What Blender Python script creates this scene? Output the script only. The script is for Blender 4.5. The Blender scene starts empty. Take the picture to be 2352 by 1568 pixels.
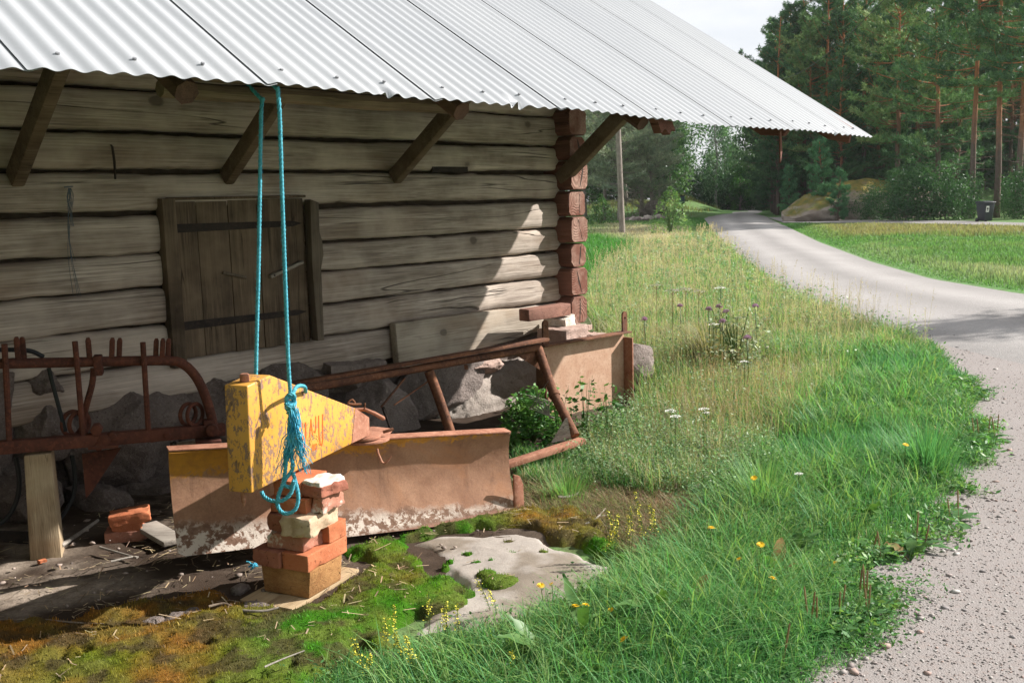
import bpy, bmesh, math, random
import numpy as np
from mathutils import Vector, Matrix, noise

SC = bpy.context.scene
COL = SC.collection
random.seed(7)
rng = np.random.default_rng(7)

# ------------------------------------------------------------------ camera
FPX = 2287.5                      # focal length in units of a 2352 px wide picture (35 mm lens)
PITCH, ROLL, CAMH = math.radians(8.128), math.radians(1.559), 1.45
_f = np.array([0, math.cos(PITCH), -math.sin(PITCH)])
_u = np.array([0, math.sin(PITCH), math.cos(PITCH)])
_r = np.array([1.0, 0, 0])
CUP = _u * math.cos(ROLL) + _r * math.sin(ROLL)
CRT = _r * math.cos(ROLL) - _u * math.sin(ROLL)
CFW = _f
CPOS = np.array([0, 0, CAMH])
cd = bpy.data.cameras.new('camera')
cd.sensor_width = 36.0
cd.lens = FPX / 2352 * 36
cd.clip_start = 0.05
cd.clip_end = 3000
cam = bpy.data.objects.new('camera', cd)
COL.objects.link(cam)
M = Matrix(((CRT[0], CUP[0], -CFW[0], 0), (CRT[1], CUP[1], -CFW[1], 0), (CRT[2], CUP[2], -CFW[2], CAMH), (0, 0, 0, 1)))
cam.matrix_world = M
SC.camera = cam
cd.dof.use_dof = True
cd.dof.focus_distance = 3.8
cd.dof.aperture_fstop = 14.0

# ------------------------------------------------------------------ sky, sun, exposure
SUN_AZ, SUN_EL = math.radians(73.4), math.radians(33.5)
world = bpy.data.worlds.new('World')
SC.world = world
world.use_nodes = True
wt = world.node_tree
wt.nodes.clear()
wo = wt.nodes.new('ShaderNodeOutputWorld')
bg = wt.nodes.new('ShaderNodeBackground')
sky = wt.nodes.new('ShaderNodeTexSky')
sky.sky_type = 'NISHITA'
sky.sun_disc = False
sky.sun_elevation = SUN_EL
sky.sun_rotation = SUN_AZ
sky.air_density = 1.0
sky.dust_density = 1.5
tc = wt.nodes.new('ShaderNodeTexCoord')
mp = wt.nodes.new('ShaderNodeMapping')
mp.inputs['Scale'].default_value = (1.0, 1.0, 2.6)
cn = wt.nodes.new('ShaderNodeTexNoise')
cn.inputs['Scale'].default_value = 2.2
cn.inputs['Detail'].default_value = 8
cn.inputs['Roughness'].default_value = 0.55
cr = wt.nodes.new('ShaderNodeValToRGB')
cr.color_ramp.elements[0].position = 0.22
cr.color_ramp.elements[0].color = (0, 0, 0, 1)
cr.color_ramp.elements[1].position = 0.50
cr.color_ramp.elements[1].color = (1, 1, 1, 1)
cn2 = wt.nodes.new('ShaderNodeTexNoise')
cn2.inputs['Scale'].default_value = 3.5
cn2.inputs['Detail'].default_value = 6
cr2 = wt.nodes.new('ShaderNodeValToRGB')
cr2.color_ramp.elements[0].position = 0.3
cr2.color_ramp.elements[0].color = (5.2, 5.5, 6.0, 1)
cr2.color_ramp.elements[1].position = 0.7
cr2.color_ramp.elements[1].color = (8.0, 8.1, 8.2, 1)
mx = wt.nodes.new('ShaderNodeMix')
mx.data_type = 'RGBA'
L = wt.links
L.new(tc.outputs['Generated'], mp.inputs['Vector'])
L.new(mp.outputs[0], cn.inputs['Vector'])
L.new(mp.outputs[0], cn2.inputs['Vector'])
L.new(cn.outputs['Fac'], cr.inputs[0])
L.new(cn2.outputs['Fac'], cr2.inputs[0])
L.new(cr.outputs[0], mx.inputs[0])
L.new(sky.outputs[0], mx.inputs[6])
L.new(cr2.outputs[0], mx.inputs[7])
L.new(mx.outputs[2], bg.inputs['Color'])
bg.inputs['Strength'].default_value = 0.075
L.new(bg.outputs[0], wo.inputs['Surface'])

sd = bpy.data.lights.new('sun', 'SUN')
sd.energy = 5.0
sd.angle = math.radians(0.6)
sd.color = (1.0, 0.955, 0.90)
so = bpy.data.objects.new('sun', sd)
COL.objects.link(so)
sdir = Vector((math.sin(SUN_AZ) * math.cos(SUN_EL), math.cos(SUN_AZ) * math.cos(SUN_EL), math.sin(SUN_EL)))
so.rotation_euler = sdir.to_track_quat('Z', 'Y').to_euler()
so.location = (8, 2, 12)

SC.view_settings.view_transform = 'Standard'
SC.view_settings.look = 'None'
SC.view_settings.exposure = 0.92
SC.view_settings.gamma = 1.0
SC.cycles.max_bounces = 8
SC.cycles.transparent_max_bounces = 8
SC.cycles.use_denoising = True

# ------------------------------------------------------------------ coordinates
BAZ = math.radians(41.94)                       # the barn's long wall runs this way
BU = np.array([math.sin(BAZ), math.cos(BAZ), 0])   # along the wall
BN = np.array([math.cos(BAZ), -math.sin(BAZ), 0])  # out of the wall
P0 = np.array([-1.261, 2.797, 0.0])
EAVE, WT, TANA = 1.825, 1.95, math.tan(math.radians(32.3))
BROT = math.pi / 2 - BAZ

def ray(x, y):
    d = CFW * FPX + CRT * (x - 1176) - CUP * (y - 784)
    return d / np.linalg.norm(d)
def V(x, y, Y):
    d = ray(x, y)
    return CPOS + d * (Y / d[1])
def G(x, y, z=0.0):
    d = ray(x, y)
    return CPOS + d * ((z - CAMH) / d[2])
def onplane(x, y, P, N):
    d = ray(x, y)
    return CPOS + d * (((np.array(P) - CPOS) @ N) / (d @ N))
def Wl(x, y, t):                                 # picture point on the barn plane t -> local (s, t, z)
    Q = onplane(x, y, P0 - BN * t, BN)
    return np.array([(Q - P0) @ BU, -(Q - P0) @ BN, Q[2]])
def BW(s, t, z):                                 # barn local -> world
    return P0 + BU * s - BN * t + np.array([0, 0, z])
def rotz(a):
    c, s = math.cos(a), math.sin(a)
    return np.array([[c, -s, 0], [s, c, 0], [0, 0, 1.0]])
def frame(xdir, up=(0, 0, 1)):
    x = np.array(xdir, float); x /= np.linalg.norm(x)
    up = np.array(up, float)
    y = np.cross(up, x)
    if np.linalg.norm(y) < 1e-6: y = np.cross((0, 1, 0), x)
    y /= np.linalg.norm(y)
    z = np.cross(x, y)
    return np.stack([x, y, z], 1)

# ------------------------------------------------------------------ object helpers
def tag(o, label=None, cat=None, group=None, kind=None):
    if label: o['label'] = label
    if cat: o['category'] = cat
    if group: o['group'] = group
    if kind: o['kind'] = kind
    return o
def empty(name, loc, rz=0.0, label=None, cat=None, group=None):
    o = bpy.data.objects.new(name, None)
    COL.objects.link(o)
    o.location = tuple(loc)
    o.rotation_euler = (0, 0, rz)
    o.empty_display_size = 0.1
    return tag(o, label, cat, group)
def inv_local(parent, pts):
    """world points -> the local space of parent (location + z rotation only)"""
    r = rotz(-parent.rotation_euler[2])
    return (np.asarray(pts) - np.array(parent.location)) @ r.T
def copy_tree(o, parent=None):
    c = o.copy()
    COL.objects.link(c)
    c.parent = parent
    for ch in o.children: copy_tree(ch, c)
    return c

class MB:
    def __init__(s):
        s.v = []; s.f = []; s.mi = []
    def add(s, verts, faces, mi=0):
        n = len(s.v)
        s.v.extend([tuple(map(float, p)) for p in verts])
        s.f.extend([tuple(i + n for i in q) for q in faces])
        s.mi.extend([mi] * len(faces))
    def box(s, c, size, R=None, mi=0, taper=None):
        R = np.eye(3) if R is None else R
        h = np.array(size) / 2.0
        q = []
        for x, y, z in ((-1, -1, -1), (1, -1, -1), (1, 1, -1), (-1, 1, -1), (-1, -1, 1), (1, -1, 1), (1, 1, 1), (-1, 1, 1)):
            q.append(np.array(c) + R @ (np.array((x, y, z)) * h))
        s.add(q, [(0, 3, 2, 1), (4, 5, 6, 7), (0, 1, 5, 4), (1, 2, 6, 5), (2, 3, 7, 6), (3, 0, 4, 7)], mi)
    def bar(s, a, b, w, h, up=(0, 0, 1), mi=0):
        a = np.array(a, float); b = np.array(b, float)
        s.box((a + b) / 2, (np.linalg.norm(b - a), w, h), frame(b - a, up), mi)
    def prism(s, poly, o, ax, ay, d, mi=0):
        """2D outline (in ax, ay from o) extruded along vector d"""
        o = np.array(o, float); ax = np.array(ax, float); ay = np.array(ay, float); d = np.array(d, float)
        n = len(poly)
        a = [o + ax * p[0] + ay * p[1] for p in poly]
        b = [p + d for p in a]
        fs = [tuple(range(n))[::-1], tuple(range(n, 2 * n))]
        fs += [(i, (i + 1) % n, (i + 1) % n + n, i + n) for i in range(n)]
        s.add(a + b, fs, mi)
    def tube(s, pts, r, n=10, mi=0, cap=True):
        P = np.array(pts, float)
        m = len(P)
        rr = np.full(m, r, float) if np.isscalar(r) else np.array(r, float)
        T = np.gradient(P, axis=0)
        T /= np.linalg.norm(T, axis=1)[:, None] + 1e-12
        ref = np.array((0, 0, 1.0)) if abs(T[0][2]) < 0.9 else np.array((1.0, 0, 0))
        X = np.cross(T[0], ref); X /= np.linalg.norm(X)
        vs = []
        for i in range(m):
            X = X - T[i] * (X @ T[i]); X /= np.linalg.norm(X)
            Y = np.cross(T[i], X)
            for k in range(n):
                a = 2 * math.pi * k / n
                vs.append(P[i] + (X * math.cos(a) + Y * math.sin(a)) * rr[i])
        fs = []
        for i in range(m - 1):
            for k in range(n):
                k2 = (k + 1) % n
                fs.append((i * n + k, i * n + k2, (i + 1) * n + k2, (i + 1) * n + k))
        if cap:
            fs.append(tuple(range(n))[::-1]); fs.append(tuple(range((m - 1) * n, m * n)))
        s.add(vs, fs, mi)
    def disc(s, c, axis, r, h, n=24, mi=0):
        a = np.array(axis, float); a /= np.linalg.norm(a)
        s.tube([np.array(c) - a * h / 2, np.array(c) + a * h / 2], r, n, mi)
    def ring(s, c, axis, R, r, n=20, k=8, arc=2 * math.pi, start=0.0):
        F = frame(axis)
        full = arc > 6.28
        pts = [np.array(c) + F[:, 1] * R * math.cos(start + arc * i / n) + F[:, 2] * R * math.sin(start + arc * i / n) for i in range(n + (0 if full else 1))]
        if full: pts += [pts[0], pts[1]]
        s.tube(pts, r, k)
    def build(s, name, mats, parent=None, smooth=False, bevel=0.0, world=True, segs=2, auto=True):
        me = bpy.data.meshes.new(name)
        pts = np.array(s.v)
        if parent is not None and world: 
            p = parent
            chain = []
            while p is not None: chain.append(p); p = p.parent
            for q in reversed(chain): pts = inv_local(q, pts)
        me.from_pydata([tuple(p) for p in pts], [], s.f)
        if not isinstance(mats, (list, tuple)): mats = [mats]
        for m in mats: me.materials.append(m)
        if len(mats) > 1:
            me.polygons.foreach_set('material_index', s.mi)
        if bevel > 0:
            bm = bmesh.new(); bm.from_mesh(me)
            bmesh.ops.recalc_face_normals(bm, faces=bm.faces)
            es = [e for e in bm.edges if len(e.link_faces) == 2 and e.calc_face_angle(0) > 0.6]
            bmesh.ops.bevel(bm, geom=es, offset=bevel, segments=segs, profile=0.5, affect='EDGES', clamp_overlap=True)
            bm.to_mesh(me); bm.free()
        else:
            bm = bmesh.new(); bm.from_mesh(me)
            bmesh.ops.recalc_face_normals(bm, faces=bm.faces)
            bm.to_mesh(me); bm.free()
        if smooth or bevel > 0:
            me.polygons.foreach_set('use_smooth', [True] * len(me.polygons))
            if auto:
                me.set_sharp_from_angle(angle=math.radians(38))
        me.update()
        o = bpy.data.objects.new(name, me)
        COL.objects.link(o)
        if parent is not None: o.parent = parent
        return o

def np_mesh(name, verts, quads=None, tris=None, cols=None, mat=None, parent=None, smooth=False, sharp=None):
    """fast mesh from arrays, optional point colour attribute 'col'"""
    me = bpy.data.meshes.new(name)
    verts = np.asarray(verts, np.float32)
    nq = 0 if quads is None else len(quads)
    nt = 0 if tris is None else len(tris)
    me.vertices.add(len(verts))
    me.vertices.foreach_set('co', verts.ravel())
    idx = []; starts = []; st0 = 0
    if nq:
        idx.append(np.asarray(quads, np.int32).ravel()); starts.append(np.arange(nq, dtype=np.int32) * 4); st0 = nq * 4
    if nt:
        idx.append(np.asarray(tris, np.int32).ravel()); starts.append(st0 + np.arange(nt, dtype=np.int32) * 3)
    idx = np.concatenate(idx); starts = np.concatenate(starts)
    me.loops.add(len(idx))
    me.loops.foreach_set('vertex_index', idx)
    me.polygons.add(nq + nt)
    me.polygons.foreach_set('loop_start', starts)
    if smooth:
        me.polygons.foreach_set('use_smooth', np.ones(nq + nt, bool))
    if cols is not None:
        a = me.attributes.new('col', 'FLOAT_COLOR', 'POINT')
        c = np.ones((len(verts), 4), np.float32); c[:, :3] = cols
        a.data.foreach_set('color', c.ravel())
    me.update(calc_edges=True)
    me.validate()
    if sharp: me.set_sharp_from_angle(angle=sharp)
    if mat: me.materials.append(mat)
    o = bpy.data.objects.new(name, me)
    COL.objects.link(o)
    if parent is not None: o.parent = parent
    return o

def fbm(p, sc=1.0, o=4):
    return noise.fractal(Vector(p) * sc, 0.9, 2.1, o, noise_basis='PERLIN_ORIGINAL')

# vectorised value noise for big arrays
_perm = rng.permutation(4096)
_val = rng.random(4096)
def vnoise(x, y, sc, oct=3, seed=0):
    r = np.zeros_like(x, float); amp = 1.0; tot = 0
    for k in range(oct):
        X = x * sc + 17.3 * k + seed * 5.1; Y = y * sc - 9.7 * k + seed * 3.3
        xi = np.floor(X).astype(int); yi = np.floor(Y).astype(int)
        fx = X - xi; fy = Y - yi
        fx = fx * fx * (3 - 2 * fx); fy = fy * fy * (3 - 2 * fy)
        def h(a, b): return _val[(_perm[(a + k * 77) & 4095] + b * 131) & 4095]
        v = (h(xi, yi) * (1 - fx) + h(xi + 1, yi) * fx) * (1 - fy) + (h(xi, yi + 1) * (1 - fx) + h(xi + 1, yi + 1) * fx) * fy
        r += v * amp; tot += amp; amp *= 0.5; sc *= 2
    return r / tot
def inpoly(x, y, poly):
    poly = np.asarray(poly)
    r = np.zeros(x.shape, bool)
    j = len(poly) - 1
    for i in range(len(poly)):
        xi, yi = poly[i][:2]; xj, yj = poly[j][:2]
        c = ((yi > y) != (yj > y)) & (x < (xj - xi) * (y - yi) / (yj - yi + 1e-12) + xi)
        r ^= c; j = i
    return r
def polydist(x, y, poly):
    """signed distance, positive inside"""
    poly = np.asarray(poly)[:, :2]
    d = np.full(x.shape, 1e9)
    for i in range(len(poly)):
        a = poly[i - 1]; b = poly[i]
        ab = b - a
        t = np.clip(((x - a[0]) * ab[0] + (y - a[1]) * ab[1]) / (ab @ ab + 1e-12), 0, 1)
        d = np.minimum(d, np.hypot(x - a[0] - t * ab[0], y - a[1] - t * ab[1]))
    return np.where(inpoly(x, y, poly), d, -d)
def gpoly(pts): return np.array([G(*p)[:2] for p in pts])

# ------------------------------------------------------------------ materials
class NT:
    def __init__(s, name):
        s.m = bpy.data.materials.new(name); s.m.use_nodes = True
        s.t = s.m.node_tree
        s.b = s.t.nodes['Principled BSDF']
        s.tc = s.n('ShaderNodeTexCoord')
    def n(s, t, **k):
        q = s.t.nodes.new(t)
        for a, b in k.items(): setattr(q, a, b)
        return q
    def l(s, a, b): s.t.links.new(a, b)
    def coords(s, scale=(1, 1, 1), rot=(0, 0, 0), src='Object', rnd=False):
        mp = s.n('ShaderNodeMapping')
        mp.inputs['Scale'].default_value = scale
        mp.inputs['Rotation'].default_value = rot
        s.l(s.tc.outputs[src], mp.inputs['Vector'])
        if rnd:
            oi = s.n('ShaderNodeObjectInfo')
            mu = s.n('ShaderNodeMath', operation='MULTIPLY'); mu.inputs[1].default_value = 57.0
            s.l(oi.outputs['Random'], mu.inputs[0])
            cb = s.n('ShaderNodeCombineXYZ')
            for i in range(3): s.l(mu.outputs[0], cb.inputs[i])
            s.l(cb.outputs[0], mp.inputs['Location'])
        return mp.outputs[0]
    def noise(s, scale=(1, 1, 1), detail=5, rough=0.55, dist=0.0, rot=(0, 0, 0), rnd=False, src='Object'):
        q = s.n('ShaderNodeTexNoise')
        q.inputs['Scale'].default_value = 1.0
        q.inputs['Detail'].default_value = detail
        q.inputs['Roughness'].default_value = rough
        q.inputs['Distortion'].default_value = dist
        s.l(s.coords(scale, rot, src, rnd), q.inputs['Vector'])
        return q.outputs['Fac']
    def voro(s, scale=(1, 1, 1), feature='F1', out='Distance', rnd=False):
        q = s.n('ShaderNodeTexVoronoi', feature=feature)
        q.inputs['Scale'].default_value = 1.0
        s.l(s.coords(scale, rnd=rnd), q.inputs['Vector'])
        return q.outputs[out]
    def rng(s, x, a, b, lo=0.0, hi=1.0):
        q = s.n('ShaderNodeMapRange')
        q.inputs[1].default_value = a; q.inputs[2].default_value = b
        q.inputs[3].default_value = lo; q.inputs[4].default_value = hi
        q.clamp = True
        s.l(x, q.inputs[0])
        return q.outputs[0]
    def mul(s, a, b, op='MULTIPLY'):
        q = s.n('ShaderNodeMath', operation=op)
        for i, z in enumerate((a, b)):
            if isinstance(z, (int, float)): q.inputs[i].default_value = z
            else: s.l(z, q.inputs[i])
        return q.outputs[0]
    def mix(s, fac, a, b, mode='MIX'):
        q = s.n('ShaderNodeMix', data_type='RGBA', blend_type=mode)
        for i, z in ((0, fac), (6, a), (7, b)):
            if isinstance(z, (int, float)): q.inputs[i].default_value = z
            elif isinstance(z, tuple): q.inputs[i].default_value = (*z, 1) if len(z) == 3 else z
            else: s.l(z, q.inputs[i])
        return q.outputs[2]
    def sep(s, src='Object'):
        q = s.n('ShaderNodeSeparateXYZ'); s.l(s.tc.outputs[src], q.inputs[0]); return q.outputs
    def attr(s, name='col'):
        q = s.n('ShaderNodeAttribute', attribute_name=name); return q.outputs['Color']
    def done(s, col, rough=0.8, bump=None, strength=0.5, dist=0.01, spec=0.3, metal=0.0):
        if isinstance(col, tuple): s.b.inputs['Base Color'].default_value = (*col, 1)
        else: s.l(col, s.b.inputs['Base Color'])
        if isinstance(rough, (int, float)): s.b.inputs['Roughness'].default_value = rough
        else: s.l(rough, s.b.inputs['Roughness'])
        s.b.inputs['Specular IOR Level'].default_value = spec
        s.b.inputs['Metallic'].default_value = metal
        if bump is not None:
            bp = s.n('ShaderNodeBump')
            bp.inputs['Strength'].default_value = strength
            bp.inputs['Distance'].default_value = dist
            s.l(bump, bp.inputs['Height'])
            s.l(bp.outputs[0], s.b.inputs['Normal'])
        return s.m

def wood(name, light, dark, axis=0, fine=1.0, crack=0.6, knots=True, stain=None, rough=0.85, bstr=0.6):
    t = NT(name)
    def ax(a, b):
        v = [b, b, b]; v[axis] = a; return tuple(v)
    g1 = t.noise(ax(0.9 * fine, 14 * fine), 6, 0.6, 0.6, rnd=True)
    g2 = t.noise(ax(3 * fine, 130 * fine), 4, 0.6, 0.2, rnd=True)
    g3 = t.noise((2.2 * fine,) * 3, 4, 0.6, rnd=True)
    c = t.mix(t.rng(g1, 0.3, 0.7), dark, light)
    c = t.mix(t.rng(g2, 0.38, 0.68, 0.0, 0.75), c, tuple(x * 0.55 for x in dark))
    g4 = t.noise(ax(1.1 * fine, 44 * fine), 5, 0.65, 0.3, rnd=True)
    c = t.mix(t.rng(g4, 0.56, 0.66, 0.0, 0.5), c, tuple(x * 0.42 for x in dark))
    g5 = t.noise((1.3 * fine, 1.3 * fine, 3.0 * fine), 4, 0.6, rnd=True)
    c = t.mix(t.rng(g5, 0.52, 0.70, 0.0, 0.45), c, (dark[0] * .95, dark[1] * .78, dark[2] * .62))
    c = t.mix(t.rng(g3, 0.42, 0.68, 0.0, 0.55), c, tuple(min(1, x * 1.12) for x in light))
    ck = t.noise(ax(0.26 * fine, 6.0 * fine), 2.5, 0.45, 0.15, rnd=True)
    ckd = t.mul(ck, 0.5, 'SUBTRACT'); q = t.n('ShaderNodeMath', operation='ABSOLUTE'); t.l(ckd, q.inputs[0])
    crk = t.rng(q.outputs[0], 0.0, 0.0055, 1.0, 0.0)
    msk = t.rng(t.noise((1.1 * fine,) * 3, 2, rnd=True), 0.46, 0.55)
    crk = t.mul(crk, msk)
    c = t.mix(t.mul(crk, crack), c, tuple(x * 0.12 for x in dark))
    h = t.mul(t.mul(g2, 0.35), t.mul(g1, 0.8), 'ADD')
    h = t.mul(h, t.mul(crk, 1.2), 'SUBTRACT')
    if knots:
        vo = t.voro(ax(2.4 * fine, 3.4 * fine), rnd=True)
        wv = t.mul(vo, t.mul(t.noise((14 * fine,) * 3, 3, rnd=True), 0.06), 'ADD')
        k = t.rng(wv, 0.105, 0.14, 1.0, 0.0)
        c = t.mix(t.mul(k, 0.85), c, tuple(x * 0.30 for x in dark))
        k2 = t.rng(wv, 0.13, 0.28, 1.0, 0.0)
        c = t.mix(t.mul(k2, 0.45), c, tuple(x * 0.75 for x in dark))
        h = t.mul(h, t.mul(k, 0.5), 'SUBTRACT')
    if stain:
        sm = t.rng(t.noise((0.9, 0.9, 1.6), 5, 0.65, rnd=True), 0.5, 0.7)
        c = t.mix(t.mul(sm, 0.8), c, stain)
    return t.done(c, rough, h, bstr, 0.008, 0.2)

def rusty(name, base=(0.20, 0.085, 0.045), dark=(0.075, 0.035, 0.025), light=(0.36, 0.17, 0.09), sc=1.0):
    t = NT(name)
    a = t.noise((9 * sc,) * 3, 7, 0.65, 0.4)
    b = t.noise((60 * sc,) * 3, 5, 0.7)
    c = t.mix(t.rng(a, 0.35, 0.65), dark, base)
    c = t.mix(t.rng(b, 0.5, 0.72, 0, 0.7), c, light)
    c = t.mix(t.rng(t.noise((30 * sc,) * 3, 6, 0.7), 0.58, 0.68, 0, 0.6), c, dark)
    return t.done(c, 0.85, b, 0.5, 0.003, 0.25)

def brickmat(name, c1, c2, c3, mortar=0.0):
    t = NT(name)
    a = t.noise((14,) * 3, 6, 0.6, rnd=True)
    b = t.noise((110,) * 3, 4, 0.7, rnd=True)
    c = t.mix(t.rng(a, 0.32, 0.68), c1, c2)
    c = t.mix(t.rng(b, 0.56, 0.72, 0, 0.65), c, c3)
    pits = t.rng(t.noise((55,) * 3, 3, 0.5, rnd=True), 0.62, 0.72)
    c = t.mix(t.mul(pits, 0.7), c, tuple(x * 0.35 for x in c1))
    if mortar > 0:
        m = t.rng(t.noise((9,) * 3, 7, 0.7, rnd=True), 0.62 - mortar * 0.3, 0.68 - mortar * 0.3)
        c = t.mix(t.mul(m, 0.9), c, (0.62, 0.57, 0.50))
    return t.done(c, 0.92, t.mul(b, t.mul(a, 1.5), 'ADD'), 0.5, 0.004, 0.15)

MT = {}
MT['log'] = wood('weathered_log_wood', (0.63, 0.545, 0.47), (0.265, 0.21, 0.17), 0, 1.0, 0.8, bstr=0.9)
_t = NT('red_stained_end_grain')
_n = _t.noise((5, 5, 5), 5, .65, rnd=True); _f = _t.noise((60, 8, 60), 4, .7, rnd=True)
_v = _t.voro((6.5, 0.5, 5.0), rnd=True)
_w = _t.n('ShaderNodeMath', operation='SINE'); _t.l(_t.mul(_t.mul(_v, 75.0), _t.mul(_n, 9.0), 'ADD'), _w.inputs[0])
_c = _t.mix(_t.rng(_n, .38, .62), (0.20, 0.085, 0.06), (0.40, 0.26, 0.205))
_c = _t.mix(_t.rng(_w.outputs[0], 0.0, 1.0, 0, .35), _c, (0.17, 0.085, 0.06))
_c = _t.mix(_t.rng(_f, .5, .72, 0, .5), _c, (0.12, 0.06, 0.045))
MT['log_end'] = _t.done(_c, .9, _t.mul(_f, _w.outputs[0], 'ADD'), .4, .004, .15)
MT['red_wood'] = wood('red_stained_wood', (0.24, 0.115, 0.085), (0.13, 0.062, 0.048), 1, 1.4, 0.6, False)
MT['red_wood_x'] = wood('faded_red_timber', (0.36, 0.19, 0.14), (0.20, 0.10, 0.08), 0, 2.0, 0.6, False)
MT['brace'] = wood('brown_brace_wood', (0.23, 0.17, 0.115), (0.11, 0.078, 0.052), 0, 1.6, 0.7, False)
MT['hatch'] = wood('dark_hatch_boards', (0.235, 0.175, 0.118), (0.080, 0.057, 0.040), 2, 1.6, 0.7, False, stain=(0.042, 0.031, 0.022))
MT['trim'] = wood('grey_trim_wood', (0.185, 0.15, 0.112), (0.085, 0.066, 0.050), 2, 1.6, 0.7, False)
MT['pale_wood'] = wood('pale_cut_wood', (0.52, 0.40, 0.25), (0.33, 0.22, 0.115), 0, 2.0, 0.5, False)
MT['block_wood'] = wood('honey_coloured_wood_block', (0.46, 0.25, 0.10), (0.30, 0.135, 0.05), 0, 3.0, 0.6, False)
MT['post_wood'] = wood('squared_post_wood', (0.50, 0.40, 0.265), (0.30, 0.215, 0.13), 2, 1.8, 0.9, False)
MT['grey_board'] = wood('grey_weathered_board', (0.42, 0.38, 0.33), (0.22, 0.19, 0.16), 0, 2.0, 0.8)
MT['stick'] = wood('dry_stick_bark', (0.36, 0.29, 0.22), (0.17, 0.125, 0.09), 0, 3.0, 0.3, False)
MT['rust'] = rusty('brown_rust')
MT['rust_red'] = rusty('red_rust', (0.15, 0.052, 0.032), (0.06, 0.024, 0.018), (0.26, 0.085, 0.05))
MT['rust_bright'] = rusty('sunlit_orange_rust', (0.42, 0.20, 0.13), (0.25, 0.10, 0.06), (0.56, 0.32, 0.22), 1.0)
MT['iron'] = rusty('dark_iron', (0.045, 0.035, 0.03), (0.022, 0.018, 0.017), (0.09, 0.06, 0.045))
MT['hose'] = NT('black_rubber_hose').done((0.018, 0.02, 0.022), 0.5)
MT['brick'] = brickmat('old_orange_brick', (0.40, 0.125, 0.058), (0.49, 0.175, 0.085), (0.50, 0.23, 0.13))
MT['brick_dark'] = brickmat('dark_red_brick', (0.25, 0.09, 0.062), (0.36, 0.14, 0.09), (0.43, 0.22, 0.15), 0.0)
MT['brick_pale'] = brickmat('mortar_smeared_brick', (0.34, 0.14, 0.095), (0.44, 0.21, 0.145), (0.55, 0.38, 0.30), 0.22)
MT['cream_stone'] = brickmat('cream_stone', (0.42, 0.29, 0.19), (0.52, 0.39, 0.27), (0.58, 0.47, 0.35))
MT['mortar'] = brickmat('white_mortar', (0.52, 0.49, 0.45), (0.62, 0.59, 0.55), (0.40, 0.34, 0.30))

def stone(name, c1, c2, c3, sc=1.0, b=0.8):
    t = NT(name)
    a = t.noise((4 * sc,) * 3, 8, 0.65, rnd=True)
    g = t.noise((70 * sc,) * 3, 4, 0.75, rnd=True)
    c = t.mix(t.rng(a, 0.35, 0.65), c1, c2)
    c = t.mix(t.rng(g, 0.52, 0.7, 0, 0.7), c, c3)
    c = t.mix(t.rng(t.noise((90 * sc,) * 3, 2, 0.5, rnd=True), 0.62, 0.7, 0, 0.6), c, tuple(x * 0.4 for x in c1))
    return t.done(c, 0.9, t.mul(g, t.mul(a, 2.0), 'ADD'), b, 0.012, 0.2)
MT['granite'] = stone('rough_grey_granite', (0.125, 0.098, 0.088), (0.215, 0.175, 0.155), (0.33, 0.28, 0.25), 1.0, 1.0)
MT['granite_mid'] = stone('brownish_grey_granite', (0.20, 0.16, 0.142), (0.30, 0.25, 0.225), (0.40, 0.35, 0.32), 1.0, 1.0)
MT['granite_pale'] = stone('pale_split_granite', (0.31, 0.262, 0.228), (0.42, 0.365, 0.32), (0.50, 0.45, 0.40))
MT['granite_pink'] = stone('pinkish_granite', (0.40, 0.27, 0.22), (0.52, 0.38, 0.32), (0.60, 0.50, 0.44))
MT['white_stone'] = stone('white_lime_stone', (0.62, 0.56, 0.48), (0.74, 0.68, 0.59), (0.80, 0.75, 0.66))
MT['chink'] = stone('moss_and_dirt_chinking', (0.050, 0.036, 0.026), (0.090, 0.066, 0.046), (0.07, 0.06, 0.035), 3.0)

def leafmat(name, trans=0.35, rough=0.6, spec=0.25, hue=None):
    """foliage: colour from the 'col' attribute, part of the light passes through"""
    t = NT(name)
    c = t.attr('col')
    t.l(c, t.b.inputs['Base Color'])
    t.b.inputs['Roughness'].default_value = rough
    t.b.inputs['Specular IOR Level'].default_value = spec
    tr = t.n('ShaderNodeBsdfTranslucent')
    bright = t.mix(1.0, c, (1.25, 1.25, 0.8), 'MULTIPLY')
    t.l(bright, tr.inputs['Color'])
    ms = t.n('ShaderNodeMixShader'); ms.inputs[0].default_value = trans
    out = t.t.nodes['Material Output']
    t.l(t.b.outputs[0], ms.inputs[1]); t.l(tr.outputs[0], ms.inputs[2]); t.l(ms.outputs[0], out.inputs['Surface'])
    return t.m
MT['grass'] = leafmat('grass_blade', 0.42, 0.58, 0.25)
MT['leaf'] = leafmat('leaf', 0.35, 0.5, 0.3)
MT['needle'] = leafmat('pine_needles', 0.15, 0.6, 0.15)
_t = NT('coloured_fibre'); MT['col'] = _t.done(_t.attr('col'), 0.75, spec=0.2)
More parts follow.
